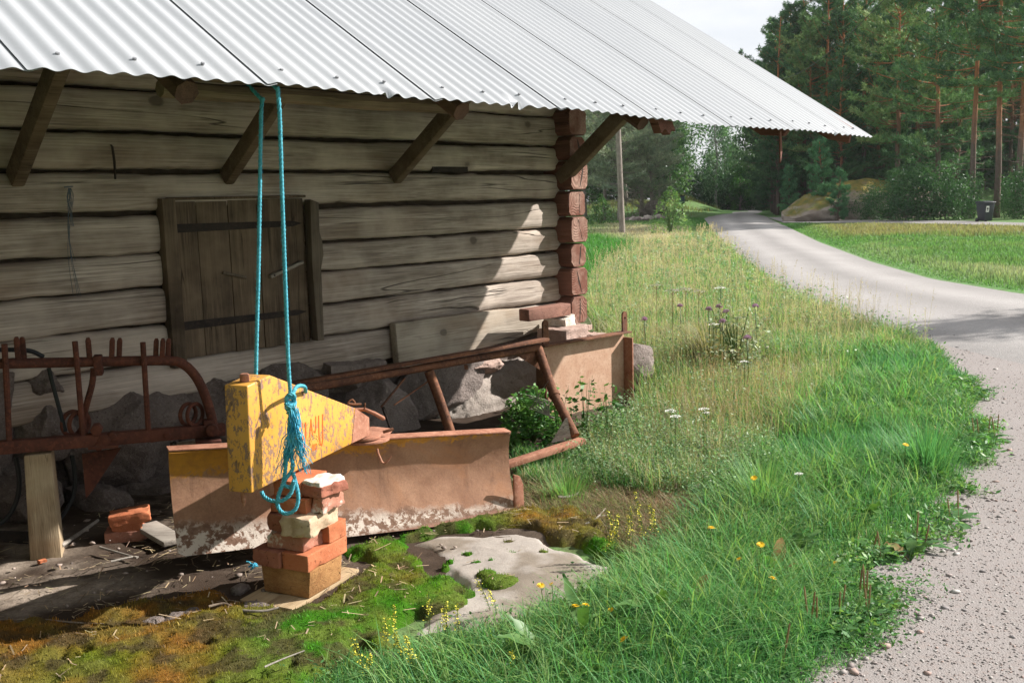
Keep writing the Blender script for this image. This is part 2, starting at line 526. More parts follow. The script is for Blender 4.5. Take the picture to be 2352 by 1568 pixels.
# ================================================================== GROUND
MOUNDS = [(V(1548, 480, 80)[:2], 3.4, 1.3), (V(1470, 480, 74)[:2], 5.0, 0.6), (V(1370, 480, 74)[:2], 7.0, 0.5),
          (V(1930, 450, 66)[:2], 3.4, 1.2), (V(2120, 460, 62)[:2], 6.0, 1.0), (V(2320, 460, 60)[:2], 7.0, 0.9)]
def hz(x, y):
    x = np.asarray(x, float); y = np.asarray(y, float)
    h = np.zeros_like(x)
    for c, r, a in MOUNDS:
        h = h + a * np.exp(-((x - c[0]) ** 2 + (y - c[1]) ** 2) / (r * r * 0.6))
    return h
TAN_L = gpoly([(1300, 720), (1340, 640), (1480, 562), (1380, 540), (1400, 516), (1560, 530), (1630, 540), (1690, 610), (1735, 665), (1640, 690), (1500, 680)])
LAWN_L = gpoly([(1250, 560), (1340, 542), (1440, 556), (1482, 578), (1475, 615), (1440, 648), (1340, 665), (1200, 680)])
FIELD_TAN = gpoly([(1900, 572), (1990, 565), (2130, 600), (2352, 622), (2600, 640), (2600, 668), (2352, 655), (2140, 628), (2000, 592)])
FIELD_BROWN = gpoly([(1840, 522), (2000, 518), (2352, 522), (2700, 530), (2700, 546), (2352, 542), (2050, 545), (1900, 548)])
def zonecol(x, y):
    n = vnoise(x, y, 0.9, 4, 3)[:, None]
    n2 = vnoise(x, y, 0.25, 3, 8)[:, None]
    green = np.array((0.085, 0.215, 0.065)); yel = np.array((0.19, 0.25, 0.085)); tan = np.array((0.43, 0.39, 0.28)); brown = np.array((0.27, 0.215, 0.105))
    dark = np.array((0.030, 0.040, 0.018))
    c = green * (1 - n * 0.6) + yel * n * 0.6
    d = np.hypot(x, y)[:, None]
    mid = np.clip((d - 5.5) / 3.0, 0, 1) * np.clip((16 - d) / 5, 0, 1)
    c = c * (1 - 0.55 * mid * n2 * 1.4) + (np.array((0.24, 0.23, 0.09))) * 0.55 * mid * n2 * 1.4
    for poly, col, soft in ((TAN_L, tan, 2.2), (FIELD_TAN, tan * 0.55 + green * .45, 1.0), (FIELD_BROWN, brown * .7 + green * .3, 1.6), (LAWN_L, np.array((0.07, 0.21, 0.045)), 1.0)):
        w = np.clip(polydist(x, y, poly) / soft + 0.6 + (n[:, 0] - 0.5) * 1.2, 0, 1)[:, None]
        c = c * (1 - w) + col * w
    vg = np.clip(1.15 - np.abs(-polydist(x, y, ROAD_POLY)) / 1.3 + (n[:, 0] - .5) * .5, 0, 1)[:, None] * (d > 8)
    c = c * (1 - .8 * vg) + np.array((0.095, 0.235, 0.065)) * .8 * vg
    far = np.clip((d - 84) / 8, 0, 1)
    c = c * (1 - far) + dark * far
    return c

# ---- gravel road, side road and yard
def gravelmat(name, c1, c2, c3, cell=55.0, bs=0.7, attr=False):
    t = NT(name)
    a = t.noise((0.8,) * 3, 5, 0.6)
    f = t.noise((130,) * 3, 3, 0.7)
    vc = t.voro((cell,) * 3, out='Color')
    bw = t.n('ShaderNodeRGBToBW'); t.l(vc, bw.inputs[0])
    vd = t.voro((cell,) * 3)
    big = t.voro((cell * 0.42,) * 3, out='Color')
    bb = t.n('ShaderNodeRGBToBW'); t.l(big, bb.inputs[0])
    c = t.mix(bw.outputs[0], c1, c2)
    c = t.mix(t.rng(bb.outputs[0], 0.62, 0.8, 0, 0.6), c, c3)
    c = t.mix(t.rng(a, 0.35, 0.7, 0, 0.35), c, tuple(x * 1.15 for x in c2))
    c = t.mix(t.rng(vd, 0.3, 0.75, 0, 0.22), c, tuple(x * 0.5 for x in c1))
    if attr: c = t.mix(1.0, c, t.attr(), 'MULTIPLY')
    h = t.mul(t.mul(t.rng(vd, 0, 0.8, 1, 0), 0.8), t.mul(f, 0.5), 'ADD')
    return t.done(c, 0.95, h, bs, 0.012, 0.15)
MT['yard'] = gravelmat('pink_grey_gravel', (0.215, 0.190, 0.180), (0.30, 0.272, 0.258), (0.265, 0.22, 0.20), 150, 0.25)
MT['road'] = gravelmat('pale_road_gravel', (0.245, 0.233, 0.226), (0.345, 0.332, 0.323), (0.295, 0.272, 0.262), 85, 0.45, True)

def resample(P, n):
    P = np.asarray(P, float)
    d = np.concatenate([[0], np.cumsum(np.linalg.norm(np.diff(P, axis=0), axis=1))])
    u = np.linspace(0, 1, n) ** 1.0 * d[-1]
    return np.stack([np.interp(u, d, P[:, k]) for k in range(P.shape[1])], 1)
ROAD_L = gpoly([(1672, 479), (1660, 484), (1640, 491), (1618, 502), (1650, 545), (1690, 590), (1745, 640), (1830, 690), (1930, 735), (2050, 772), (2150, 800), (2352, 850), (2700, 930)])
ROAD_R = gpoly([(1752, 479), (1750, 484), (1752, 490), (1768, 503), (1805, 519), (1880, 555), (2000, 600), (2140, 640), (2352, 675), (2600, 705), (3100, 740)])
ROAD_POLY = np.concatenate([ROAD_L, ROAD_R[::-1]])
YARD_EDGE = [(2150, 798), (2225, 880), (2252, 960), (2240, 1070), (2198, 1150), (2158, 1250), (2048, 1330), (2030, 1420), (1958, 1500), (1850, 1568), (1700, 1680), (1600, 1800)]
YARD_POLY = np.concatenate([gpoly(YARD_EDGE), np.array([(1.6, -3.0), (14.0, -3.0)]), gpoly([(3300, 745), (2700, 705), (2352, 690), (2200, 730), (2110, 765)])])
nr_, na_ = 120, 180
rad = np.concatenate([[0.0], np.geomspace(0.6, 300, nr_ - 1)])
ang = np.linspace(0, 2 * np.pi, na_, endpoint=False)
X = (rad[:, None] * np.sin(ang)[None]).ravel(); Y = (rad[:, None] * np.cos(ang)[None]).ravel()
Z = hz(X, Y) - 0.012
i, j = np.meshgrid(np.arange(nr_ - 1), np.arange(na_), indexing='ij')
q = np.stack([i * na_ + j, i * na_ + (j + 1) % na_, (i + 1) * na_ + (j + 1) % na_, (i + 1) * na_ + j], -1).reshape(-1, 4)[:, ::-1]
t = NT('turf_soil')
_c = t.mix(t.rng(t.noise((7, 7, 7), 6, 0.65), 0.35, 0.7, 0.0, 0.65), t.attr(), (0.085, 0.062, 0.038))
t.done(_c, 0.95, t.noise((25, 25, 25), 5), 0.6, 0.03, 0.1)
tag(np_mesh('ground', np.stack([X, Y, Z], 1), q, cols=zonecol(X, Y), mat=t.m, smooth=True), kind='structure')

nl, nw = 160, 40
lw = np.linspace(0, 1, nw)
RL, RR = resample(ROAD_L, nl), resample(ROAD_R, nl)
P = RL[:, None, :] * (1 - lw)[None, :, None] + RR[:, None, :] * lw[None, :, None]
P = P.reshape(-1, 2)
lat = np.tile(lw, nl)
wob = (vnoise(P[:, 0], P[:, 1], 0.5, 3) - 0.5) * 0.12
g = lambda c, w: np.exp(-((lat + wob - c) / w) ** 2)
shade = 0.88 + 0.26 * g(0.30, 0.12) + 0.26 * g(0.72, 0.13) - 0.06 * g(0.52, 0.05)
rc = np.stack([shade * 1.0, shade * 0.985, shade * 0.97], 1)
zc = -0.004 + 0.055 * np.sin(np.pi * np.clip(lat, 0, 1)) + hz(P[:, 0], P[:, 1]) * 0.0
i, j = np.meshgrid(np.arange(nl - 1), np.arange(nw - 1), indexing='ij')
q = np.stack([i * nw + j, i * nw + j + 1, (i + 1) * nw + j + 1, (i + 1) * nw + j], -1).reshape(-1, 4)
ro = np_mesh('road', np.stack([P[:, 0], P[:, 1], zc], 1), q, cols=rc, mat=MT['road'], smooth=True)
tag(ro, kind='structure')

def flat_poly(name, poly, z, mat, cut=0.0):
    bm = bmesh.new()
    vs = [bm.verts.new((p[0], p[1], z)) for p in poly]
    bm.faces.new(vs)
    bmesh.ops.triangulate(bm, faces=bm.faces)
    bmesh.ops.recalc_face_normals(bm, faces=bm.faces)
    for f in bm.faces:
        if f.normal.z < 0: f.normal_flip()
    me = bpy.data.meshes.new(name); bm.to_mesh(me); bm.free()
    me.materials.append(mat)
    o = bpy.data.objects.new(name, me); COL.objects.link(o)
    return o
YARD_MESH = np.concatenate([gpoly([(x - 75, y) for x, y in YARD_EDGE]), YARD_POLY[len(YARD_EDGE):]])
tag(flat_poly('gravel_yard', YARD_MESH, 0.003, MT['yard']), kind='structure')
SIDE_POLY = gpoly([(1762, 500), (1830, 499), (2000, 505), (2200, 508), (2420, 515), (2900, 523), (2900, 533), (2420, 523), (2200, 516), (2000, 513), (1800, 512)])
MT['side'] = gravelmat('side_road_gravel', (0.20, 0.185, 0.175), (0.29, 0.275, 0.26), (0.25, 0.225, 0.21), 30, 0.3)
tag(flat_poly('side_road', SIDE_POLY, 0.02, MT['side']), kind='structure')

# ---- bare soil under the roof (in barn axes)
ns_, nt_ = 340, 112
s = np.linspace(-2.4, 4.7, ns_); tt = np.linspace(-0.25, 2.02, nt_)
S, T = [a.ravel() for a in np.meshgrid(s, tt, indexing='ij')]
lump = vnoise(S, T, 3.0, 4, 1); fine = vnoise(S, T, 22, 3, 2)
Zd = 0.004 + 0.030 * (lump - 0.35) + 0.014 * (fine - 0.5) + 0.03 * np.clip((T - 1.5) / 0.5, 0, 1)
edge = np.clip((T + 0.25 + 0.2 * (lump - 0.5)) / 0.2, 0, 1)
Zd = np.where(edge < 1, -0.03 + edge * (Zd + 0.03), Zd)
Pd = P0[None] + S[:, None] * BU[None] - T[:, None] * BN[None]
sand = np.clip((0.66 - S) / 0.25, 0, 1) * np.clip((T - 0.55) / 0.25, 0, 1) * np.clip((lump - 0.30) / 0.2, 0, 1)
sand = np.clip(sand + np.clip((lump - 0.58) / 0.1, 0, 1) * 0.12 + 0.22 * np.clip((S - 0.75) / 0.2, 0, 1) * np.clip((1.35 - S) / 0.2, 0, 1) * np.clip((T - 0.2) / 0.2, 0, 1) * np.clip((fine - 0.35) / 0.2, 0, 1), 0, 1)[:, None]
cd_ = np.array((0.062, 0.043, 0.031)) * (1 - sand) + np.array((0.36, 0.295, 0.235)) * sand
cd_ *= (0.65 + 0.7 * fine)[:, None]
i, j = np.meshgrid(np.arange(ns_ - 1), np.arange(nt_ - 1), indexing='ij')
q = np.stack([i * nt_ + j, i * nt_ + j + 1, (i + 1) * nt_ + j + 1, (i + 1) * nt_ + j], -1).reshape(-1, 4)[:, ::-1]
t = NT('bare_soil')
t.done(t.mix(t.rng(t.noise((60,) * 3, 5, 0.7), 0.4, 0.7, 0, 0.5), t.attr(), (0.040, 0.028, 0.021)), 0.95, t.noise((120,) * 3, 5, 0.7), 0.7, 0.006, 0.1)
tag(np_mesh('bare_soil', np.stack([Pd[:, 0], Pd[:, 1], Zd], 1), q, cols=cd_, mat=t.m, smooth=True), kind='structure')

# ---- moss carpet and the bare rock slab
SLAB = gpoly([(930, 1252), (1000, 1236), (1100, 1229), (1200, 1228), (1300, 1262), (1400, 1298), (1400, 1360), (1250, 1400), (1100, 1440), (960, 1450), (985, 1405), (1075, 1362), (1068, 1338), (1012, 1320), (1004, 1290)])
MOSS = gpoly([(-300, 1520), (-100, 1450), (150, 1424), (330, 1378), (480, 1366), (590, 1376), (700, 1396), (800, 1322), (770, 1268), (880, 1243), (990, 1222), (1190, 1172), (1330, 1172), (1430, 1222), (1480, 1290), (1400, 1304), (1300, 1264), (1200, 1227), (1000, 1235), (940, 1252), (1004, 1292), (1014, 1322), (1072, 1338), (1085, 1364), (1000, 1402), (985, 1440), (840, 1510), (720, 1600), (650, 1800), (-400, 1800)])
def cushion_grid(x0, x1, y0, y1, st):
    xs = np.arange(x0, x1, st); ys = np.arange(y0, y1, st)
    A, B = np.meshgrid(xs, ys, indexing='ij')
    n, m = A.shape
    i, j = np.meshgrid(np.arange(n - 1), np.arange(m - 1), indexing='ij')
    q = np.stack([i * m + j, (i + 1) * m + j, (i + 1) * m + j + 1, i * m + j + 1], -1).reshape(-1, 4)
    return A.ravel(), B.ravel(), q
def smooth(x): x = np.clip(x, 0, 1); return x * x * (3 - 2 * x)
def slab_z(x, y):
    d = polydist(x, y, SLAB) + (vnoise(x, y, 9, 3, 4) - 0.5) * 0.08
    return -0.05 + smooth(d / 0.10 + 0.5) * 0.062 + 0.018 * smooth(d / 0.4) + (vnoise(x, y, 4, 4, 5) - 0.5) * 0.020
A, B, q = cushion_grid(-0.75, 0.75, 2.9, 4.6, 0.012)
zz = slab_z(A, B)
st_ = np.clip((vnoise(A, B, 5, 4, 6) - 0.53) / 0.12, 0, 1)[:, None] * 0.75
cs = np.array((0.36, 0.322, 0.285)) * (1 - st_) + np.array((0.17, 0.135, 0.095)) * st_
cs = cs * (0.85 + 0.3 * vnoise(A, B, 40, 3, 9))[:, None]
keep = (zz > -0.045)[q].any(1)
t = NT('bare_rock')
t.done(t.mix(t.rng(t.noise((150,) * 3, 4, 0.7), 0.45, 0.7, 0, 0.45), t.attr(), (0.24, 0.20, 0.175)), 0.92, t.noise((60,) * 3, 6, 0.7), 0.5, 0.006, 0.2)
slab = np_mesh('bare_rock_slab', np.stack([A, B, zz], 1), q[keep], cols=cs, mat=t.m, smooth=True)
tag(slab, kind='structure')

CUSH = [(1118, 1328, .045, .035), (1150, 1348, .075, .05), (1012, 1392, .10, .055), (1068, 1374, .042, .03), (1022, 1310, .022, .02), (1098, 1300, .018, .016),
        (1128, 1297, .020, .018), (1082, 1301, .012, .012), (1180, 1279, .022, .018), (1248, 1277, .026, .02), (1165, 1272, .012, .012), (1075, 1280, .028, .016), (1170, 1252, .03, .012), (1035, 1298, .02, .02)]
CU = [(G(a, b)[:2], r, h * .55) for a, b, r, h in CUSH]
def moss_z(x, y):
    d = polydist(x, y, MOSS) + (vnoise(x, y, 7, 3, 11) - 0.5) * 0.16
    m = smooth(d / 0.09)
    b1 = vnoise(x, y, 5.0, 3, 12); b2 = vnoise(x, y, 13.0, 3, 13); b3 = vnoise(x, y, 45, 2, 14)
    lum = 1 - np.abs(2 * b1 - 1) ** 0.8
    lum2 = np.sqrt(np.clip(1 - np.abs(2 * b2 - 1), 0, 1))
    z = -0.035 + m * (0.028 + 0.034 * lum + 0.026 * lum2 + 0.010 * b3)
    gap = np.clip((0.42 - b2) / 0.06, 0, 1) * np.clip((b1 - 0.55) / 0.05, 0, 1)
    z = z - gap * m * 0.035
    for c, r, h in CU:
        dd = ((x - c[0]) ** 2 + ((y - c[1]) * 1.15) ** 2) / r ** 2 + (b2 - 0.5) * 0.5
        z = np.maximum(z, np.where(dd < 1, 0.012 + h * np.sqrt(np.clip(1 - dd, 0, 1)) + 0.004 * b3, -0.05))
    return z, m, d
A, B, q = cushion_grid(-2.7, 0.85, 2.25, 4.75, 0.0125)
zz, mm, dd = moss_z(A, B)
def moss_col(x, y, z):
    n = vnoise(x, y, 3.2, 4, 15); n2 = vnoise(x, y, 11, 3, 16); n3 = vnoise(x, y, 60, 2, 17)
    left = np.clip((-0.55 - x) / 0.55, 0, 1) * np.clip((y - 2.55) / 0.6 + .25, 0, 1)
    right = np.clip((y - 3.95) / 0.2, 0, 1) * np.clip((x + 0.3) / 0.3, 0, 1)
    dry = np.clip(left * 0.95 + right * 0.95 + (n - 0.52) * 2.0, 0, 1)[:, None]
    gr = np.array((0.052, 0.205, 0.008)); gr2 = np.array((0.135, 0.200, 0.030)); ol = np.array((0.215, 0.155, 0.032)); ru = np.array((0.270, 0.125, 0.022))
    a = np.clip((n2 - 0.35) / 0.3, 0, 1)[:, None]
    c = (gr * (1 - a) + gr2 * a) * (1 - dry) + (ol * a + ru * (1 - a)) * dry
    dk = np.clip((vnoise(x, y, 13, 4, 18) - 0.54) / 0.1, 0, 1)[:, None] * 0.75
    c = c * (1 - dk) + np.array((0.085, 0.058, 0.032)) * dk
    return c * (0.7 + 0.6 * n3)[:, None]
keep = (zz > -0.034)[q].any(1)
t = NT('moss_carpet')
t.done(t.mix(t.rng(t.noise((190,) * 3, 4, 0.7), 0.4, 0.66, 0, 0.55), t.attr(), (0.035, 0.040, 0.010)), 0.95, t.noise((240,) * 3, 4, 0.75), 0.9, 0.012, 0.1)
moss = np_mesh('moss', np.stack([A, B, zz], 1), q[keep], cols=moss_col(A, B, zz), mat=t.m, smooth=True)
tag(moss, 'lumpy green and rusty brown moss carpeting the ground round the bare rock', 'moss', kind='stuff')

# ================================================================== BLADES
def blade_mesh(name, p, az, h, w, bend, cols, mat, levels=(0, .4, .75, 1.0), tipcol=None):
    n = len(p)
    dx = np.stack([np.sin(az), np.cos(az), np.zeros(n)], 1)
    sx = np.stack([np.cos(az), -np.sin(az), np.zeros(n)], 1)
    vs = []; cs = []
    m = len(levels)
    for k, l in enumerate(levels):
        c = p + np.array((0, 0, 1.0)) * (h * l * (1 - 0.35 * np.minimum(bend, 1.4) * l))[:, None] + dx * (h * bend * l * l * 0.8)[:, None]
        wd = (w * (1 - l) ** 0.6 * 0.5)[:, None]
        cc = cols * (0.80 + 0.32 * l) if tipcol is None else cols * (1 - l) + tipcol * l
        if k < m - 1:
            vs += [c - sx * wd, c + sx * wd]; cs += [cc, cc]
        else:
            vs.append(c); cs.append(cc)
    nv = 2 * (m - 1) + 1
    Vv = np.stack(vs, 1).reshape(-1, 3); Cc = np.stack(cs, 1).reshape(-1, 3)
    base = np.arange(n)[:, None] * nv
    quads = np.concatenate([base + np.array([[2 * k, 2 * k + 1, 2 * k + 3, 2 * k + 2]]) for k in range(m - 2)], 0)
    tris = base + np.array([[2 * (m - 2), 2 * (m - 2) + 1, 2 * (m - 1)]])
    return np_mesh(name, Vv, quads, tris, Cc, mat)
def sample_tri(poly, n, dens=None):
    """n random points in a polygon, kept with probability dens(x, y)"""
    lo = poly.min(0); hi = poly.max(0)
    out = []; got = 0
    while got < n:
        x = rng.uniform(lo[0], hi[0], n * 2); y = rng.uniform(lo[1], hi[1], n * 2)
        k = inpoly(x, y, poly)
        if dens is not None: k &= rng.random(n * 2) < dens(x, y)
        out.append(np.stack([x[k], y[k]], 1)); got += k.sum()
        if len(out) > 60: break
    return np.concatenate(out)[:n]

# moss fuzz
pm = sample_tri(np.array([(-2.6, 2.3), (0.8, 2.3), (0.8, 4.7), (-2.6, 4.7)]), 90000, None)
z, m_, d_ = moss_z(pm[:, 0], pm[:, 1])
k = z > 0.004
pm, z = pm[k], z[k]
n = len(pm)
c = moss_col(pm[:, 0], pm[:, 1], z) * rng.uniform(0.5, 2.0, (n, 1))
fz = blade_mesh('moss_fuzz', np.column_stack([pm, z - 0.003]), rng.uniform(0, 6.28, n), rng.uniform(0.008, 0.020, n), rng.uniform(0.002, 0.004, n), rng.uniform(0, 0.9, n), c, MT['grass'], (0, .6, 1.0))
fz.parent = moss
fz['kind'] = 'stuff'
# ================================================================== BARN
barn = empty('log_barn', P0, BROT, 'weathered grey log barn with rough granite footing and a low corrugated metal roof', 'barn')
ROOFSL = np.array([0, math.cos(math.atan(TANA)), math.sin(math.atan(TANA))])      # local: up the slope
ROOFNR = np.array([0, -math.sin(math.atan(TANA)), math.cos(math.atan(TANA))])

def lobj(mb, name, mat, parent, bevel=0.004, smooth=False): return mb.build(name, mat, parent, world=False, bevel=bevel, smooth=smooth)
def local_mesh(name, verts, faces, mats, parent, mi=None, smooth=True, sharp=38):
    me = bpy.data.meshes.new(name)
    me.from_pydata([tuple(map(float, p)) for p in verts], [], faces)
    if not isinstance(mats, (list, tuple)): mats = [mats]
    for m in mats: me.materials.append(m)
    bm = bmesh.new(); bm.from_mesh(me); bmesh.ops.recalc_face_normals(bm, faces=bm.faces); bm.to_mesh(me); bm.free()
    if mi is not None: me.polygons.foreach_set('material_index', mi)
    if smooth:
        me.polygons.foreach_set('use_smooth', [True] * len(me.polygons))
        me.set_sharp_from_angle(angle=math.radians(sharp))
    o = bpy.data.objects.new(name, me); COL.objects.link(o)
    o.parent = parent
    return o

GAP = {1.64: .010, 1.435: .011, 1.83: .009, 1.225: .004}
PROF = [(-1.0, .085), (-.985, .045), (-.93, .020), (-.80, .007), (-.4, .001), (0, 0), (.4, .001), (.78, .008), (.92, .022), (.98, .045), (1.0, .085)]
def log(name, s0, s1, z0, z1, mat, parent, t0=WT, depth=0.17, seed=0, step=0.05):
    n = max(2, int((s1 - s0) / step) + 1)
    ss = np.linspace(s0, s1, n)
    m = len(PROF)
    vs = []
    zc, hh = (z0 + z1) / 2, (z1 - z0) / 2
    for a in ss:
        top = hh - GAP.get(z1, .004) + 0.012 * fbm((a * 1.3, seed * 3.7, 0), 1.0) + 0.005 * fbm((a * 9, seed * 1.7, 4), 1.0)
        bot = hh - GAP.get(z0, .004) + 0.012 * fbm((a * 1.3, seed * 2.9, 9), 1.0) + 0.005 * fbm((a * 9, seed * 2.7, 7), 1.0)
        bow = 0.012 * fbm((a * 0.8, seed * 5.1, 2), 1.0)
        for u, d in PROF:
            zz = zc + (u * top if u > 0 else u * bot)
            y = t0 + d * 0.95 + bow + 0.003 * fbm((a * 4, zz * 14, seed), 1.0)
            vs.append((a, y, zz))
        vs.append((a, t0 + depth, zc + top * 0.98)); vs.append((a, t0 + depth, zc - bot * 0.98))
    M_ = m + 2
    fs = []
    for i in range(n - 1):
        for k in range(M_):
            k2 = (k + 1) % M_
            fs.append((i * M_ + k, i * M_ + k2, (i + 1) * M_ + k2, (i + 1) * M_ + k))
    fs.append(tuple(range(M_))); fs.append(tuple(range((n - 1) * M_, n * M_)))
    return local_mesh(name, vs, fs, mat, parent, sharp=45)

SEAM = [0.455, 0.665, 0.86, 1.05, 1.225, 1.435, 1.64, 1.83, 2.04, 2.26, 2.48, 2.72, 2.98]
H0, H1, HZ0, HZ1 = 1.39, 2.335, 0.655, 1.49           # the hatch
for k in range(len(SEAM) - 1):
    z0, z1 = SEAM[k], SEAM[k + 1]
    sd_ = k + 1
    if z0 < HZ1 - 0.1 and z1 > HZ0 + 0.1:
        log('log', -3.2, H0 - 0.005, z0, z1, MT['log'], barn, seed=sd_)
        log('log', H1 + 0.005, 4.70, z0, z1, MT['log'], barn, seed=sd_ + 30)
    else:
        log('log', -3.2, 4.70, z0, z1, MT['log'], barn, seed=sd_)
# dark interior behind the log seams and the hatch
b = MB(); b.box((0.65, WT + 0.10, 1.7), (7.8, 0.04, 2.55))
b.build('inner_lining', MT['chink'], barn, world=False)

# cross wall logs: their red stained ends make the corner post
ESE = [0.497, 0.712, 0.925, 1.11, 1.308, 1.50, 1.72, 1.90, 2.10, 2.30, 2.52, 2.75, 3.0]
for k in range(len(ESE) - 1):
    z0, z1 = ESE[k] + 0.004, ESE[k + 1] - 0.004
    r_ = random.Random(k)
    ch = 0.020 + 0.016 * r_.random()
    j = lambda a=0.006: r_.uniform(-a, a)
    s0, s1 = 4.60 + j(.006), 4.805 + j(.010)
    sh = [(s0, z0 + ch), (s0 + ch, z0), (s1 - ch, z0), (s1, z0 + ch), (s1 + j(), (z0 + z1) / 2), (s1 + j(), z1 - ch), (s1 - ch * 1.2, z1), (s0 + ch, z1), (s0, z1 - ch), (s0 + j(), (z0 + z1) / 2)]
    tf = 1.825 + j(.010)
    mb = MB()
    sm = [((s0 + s1) / 2 + (a - (s0 + s1) / 2) * 0.93, (z0 + z1) / 2 + (c - (z0 + z1) / 2) * 0.93) for a, c in sh]
    n = len(sh)
    vs = [(a, tf, c) for a, c in sm] + [(a, tf + 0.014, c) for a, c in sh] + [(a, 1.93, c) for a, c in sh] + [(a, 6.3, c) for a, c in sh]
    fs = [tuple(range(n))] + [(q_ * n + i, q_ * n + (i + 1) % n, (q_ + 1) * n + (i + 1) % n, (q_ + 1) * n + i) for q_ in range(3) for i in range(n)] + [tuple(range(3 * n, 4 * n))]
    mb.add(vs, fs)
    mb.mi = [0] + [1] * (len(fs) - 1)
    mb.build('cross_log', [MT['log_end'], MT['red_wood']], barn, world=False, smooth=True)
    if k < 7:   # drying cracks across the end grain
        c = MB()
        x0, x1 = s0 + 0.11 + j(.03), s0 + 0.11 + j(.05)
        c.prism([(x0 - .003, z0 + .02), (x0 + .004, z0 + .02), ((x0 + x1) / 2 + .006 + j(.02), (z0 + z1) / 2), (x1 + .003, z1 - .02), (x1 - .003, z1 - .02), ((x0 + x1) / 2 - .003, (z0 + z1) / 2)], (0, tf - 0.0012, 0), (1, 0, 0), (0, 0, 1), (0, 0.004, 0))
        c.build('end_crack', MT['iron'], barn, world=False)
for k in range(6):     # gable and back walls, out of view
    pass
b = MB(); b.box((0.7, 6.35, 1.75), (8.0, 0.18, 2.5)); b.build('back_wall', MT['log'], barn, world=False)
b = MB(); b.prism([(2.0, 2.98), (6.4, 2.98), (4.2, 4.35)], (4.60, 0, 0), (0, 1, 0), (0, 0, 1), (0.12, 0, 0)); b.build('gable_board', MT['red_wood'], barn, world=False)

# unseen log wing wall, added at the left end to darken the front wall
for k in range(len(SEAM) - 2):
    b = MB(); b.prism([(u * .10 * (1 if abs(u) < .9 else .9), 0) for u in ()] or [(-.09, SEAM[k] + .02), (-.07, SEAM[k] + .004), (.07, SEAM[k] + .004), (.09, SEAM[k] + .02), (.09, SEAM[k + 1] - .02), (.07, SEAM[k + 1] - .004), (-.07, SEAM[k + 1] - .004), (-.09, SEAM[k + 1] - .02)], (-1.25, .42, 0), (1, 0, 0), (0, 0, 1), (0, 1.5, 0))
    if SEAM[k + 1] < 2.1: lobj(b, 'added_wing_log', MT['log'], barn, 0)
b = MB(); b.box((-1.25, 1.1, .22), (.3, 1.4, .46)); lobj(b, 'added_wing_footing', MT['granite'], barn, 0.03)

# the hatch
hatch = empty('hatch', (0, 0, 0)); hatch.parent = barn
HT = WT + 0.015
b = MB(); b.box((H0 + 0.035, HT - 0.02, (HZ0 + HZ1) / 2 - .01), (0.075, 0.07, HZ1 - HZ0 + .04)); lobj(b, 'door_post', MT['hatch'], hatch)
b = MB()
tp = [(0, 0), (.045, 0), (.05, .2), (.052, .42), (.075, .50), (.07, .58), (.055, .63), (.06, .80), (.0, .82), (-.012, .45)]
b.prism([(x, z) for x, z in tp], (H1 - 0.04, HT - 0.075, HZ0 + 0.005), (1, 0, 0), (0, 0, 1), (0, 0.06, 0)); lobj(b, 'door_trim', MT['trim'], hatch)
b = MB(); b.box(((H0 + H1) / 2, HT - 0.012, HZ1 + 0.008), (H1 - H0 - .08, 0.05, 0.014)); lobj(b, 'lintel', MT['hatch'], hatch)
xs = [H0 + .075, 1.60, 1.79, 1.975, 2.15, H1 - .05]
for a, c in zip(xs[:-1], xs[1:]):
    b = MB(); d = random.uniform(-.004, .004)
    b.box(((a + c) / 2, HT + d, (HZ0 + HZ1) / 2 + .0), (c - a - 0.004, 0.028, HZ1 - HZ0 + random.uniform(-.02, .01)))
    lobj(b, 'plank', MT['hatch'], hatch, 0.003)
for z in (1.345, 0.835):
    b = MB(); b.prism([(1.42, -.022), (2.2, -.016), (2.27, 0), (2.2, .016), (1.42, .024)], (0, HT - 0.022, z), (1, 0, .0), (0, 0, 1), (0, 0.007, 0))
    lobj(b, 'hinge_strap', MT['iron'], hatch, 0)
b = MB(); b.bar((2.02, HT - .03, 1.055), (2.245, HT - .034, 1.125), 0.02, 0.036, (0, -1, 0)); 
lobj(b, 'turn_button', MT['grey_board'], hatch, 0.006)
for s_, z_ in ((2.04, 1.062), (2.228, 1.119)):
    b = MB(); b.disc((s_, HT - .045, z_), (0, 1, 0), .006, .01, 8); lobj(b, 'screw', MT['iron'], hatch, 0)
b = MB(); b.bar((1.73, HT - .02, 1.10), (1.87, HT - .03, 1.062), 0.012, 0.016); lobj(b, 'peg', MT['trim'], hatch, 0.003)

# sill board along the foot of the wall
b = MB()
b.prism([(2.885, .70), (3.4, .694), (3.9, .685), (4.34, .655), (4.335, .50), (4.0, .455), (3.5, .43), (3.05, .408), (2.93, .405), (2.90, .45)], (0, WT - 0.075, 0), (1, 0, 0), (0, 0, 1), (0, 0.065, 0))
lobj(b, 'sill_board', wood('pale_sill_board', (0.52, 0.455, 0.375), (0.34, 0.285, 0.225), 0, 1.2, 0.8), barn, 0.012)

# dark strip standing for the shade in an open slot between two logs
b = MB(); b.box((3.49, WT + .006, 1.655), (.33, .02, .034)); lobj(b, 'slot_shade', MT['iron'], barn, 0)

MT['rafter'] = wood('dark_reddish_rafter_wood', (0.15, 0.085, 0.06), (0.07, 0.04, 0.03), 1, 1.4, 0.6, False)
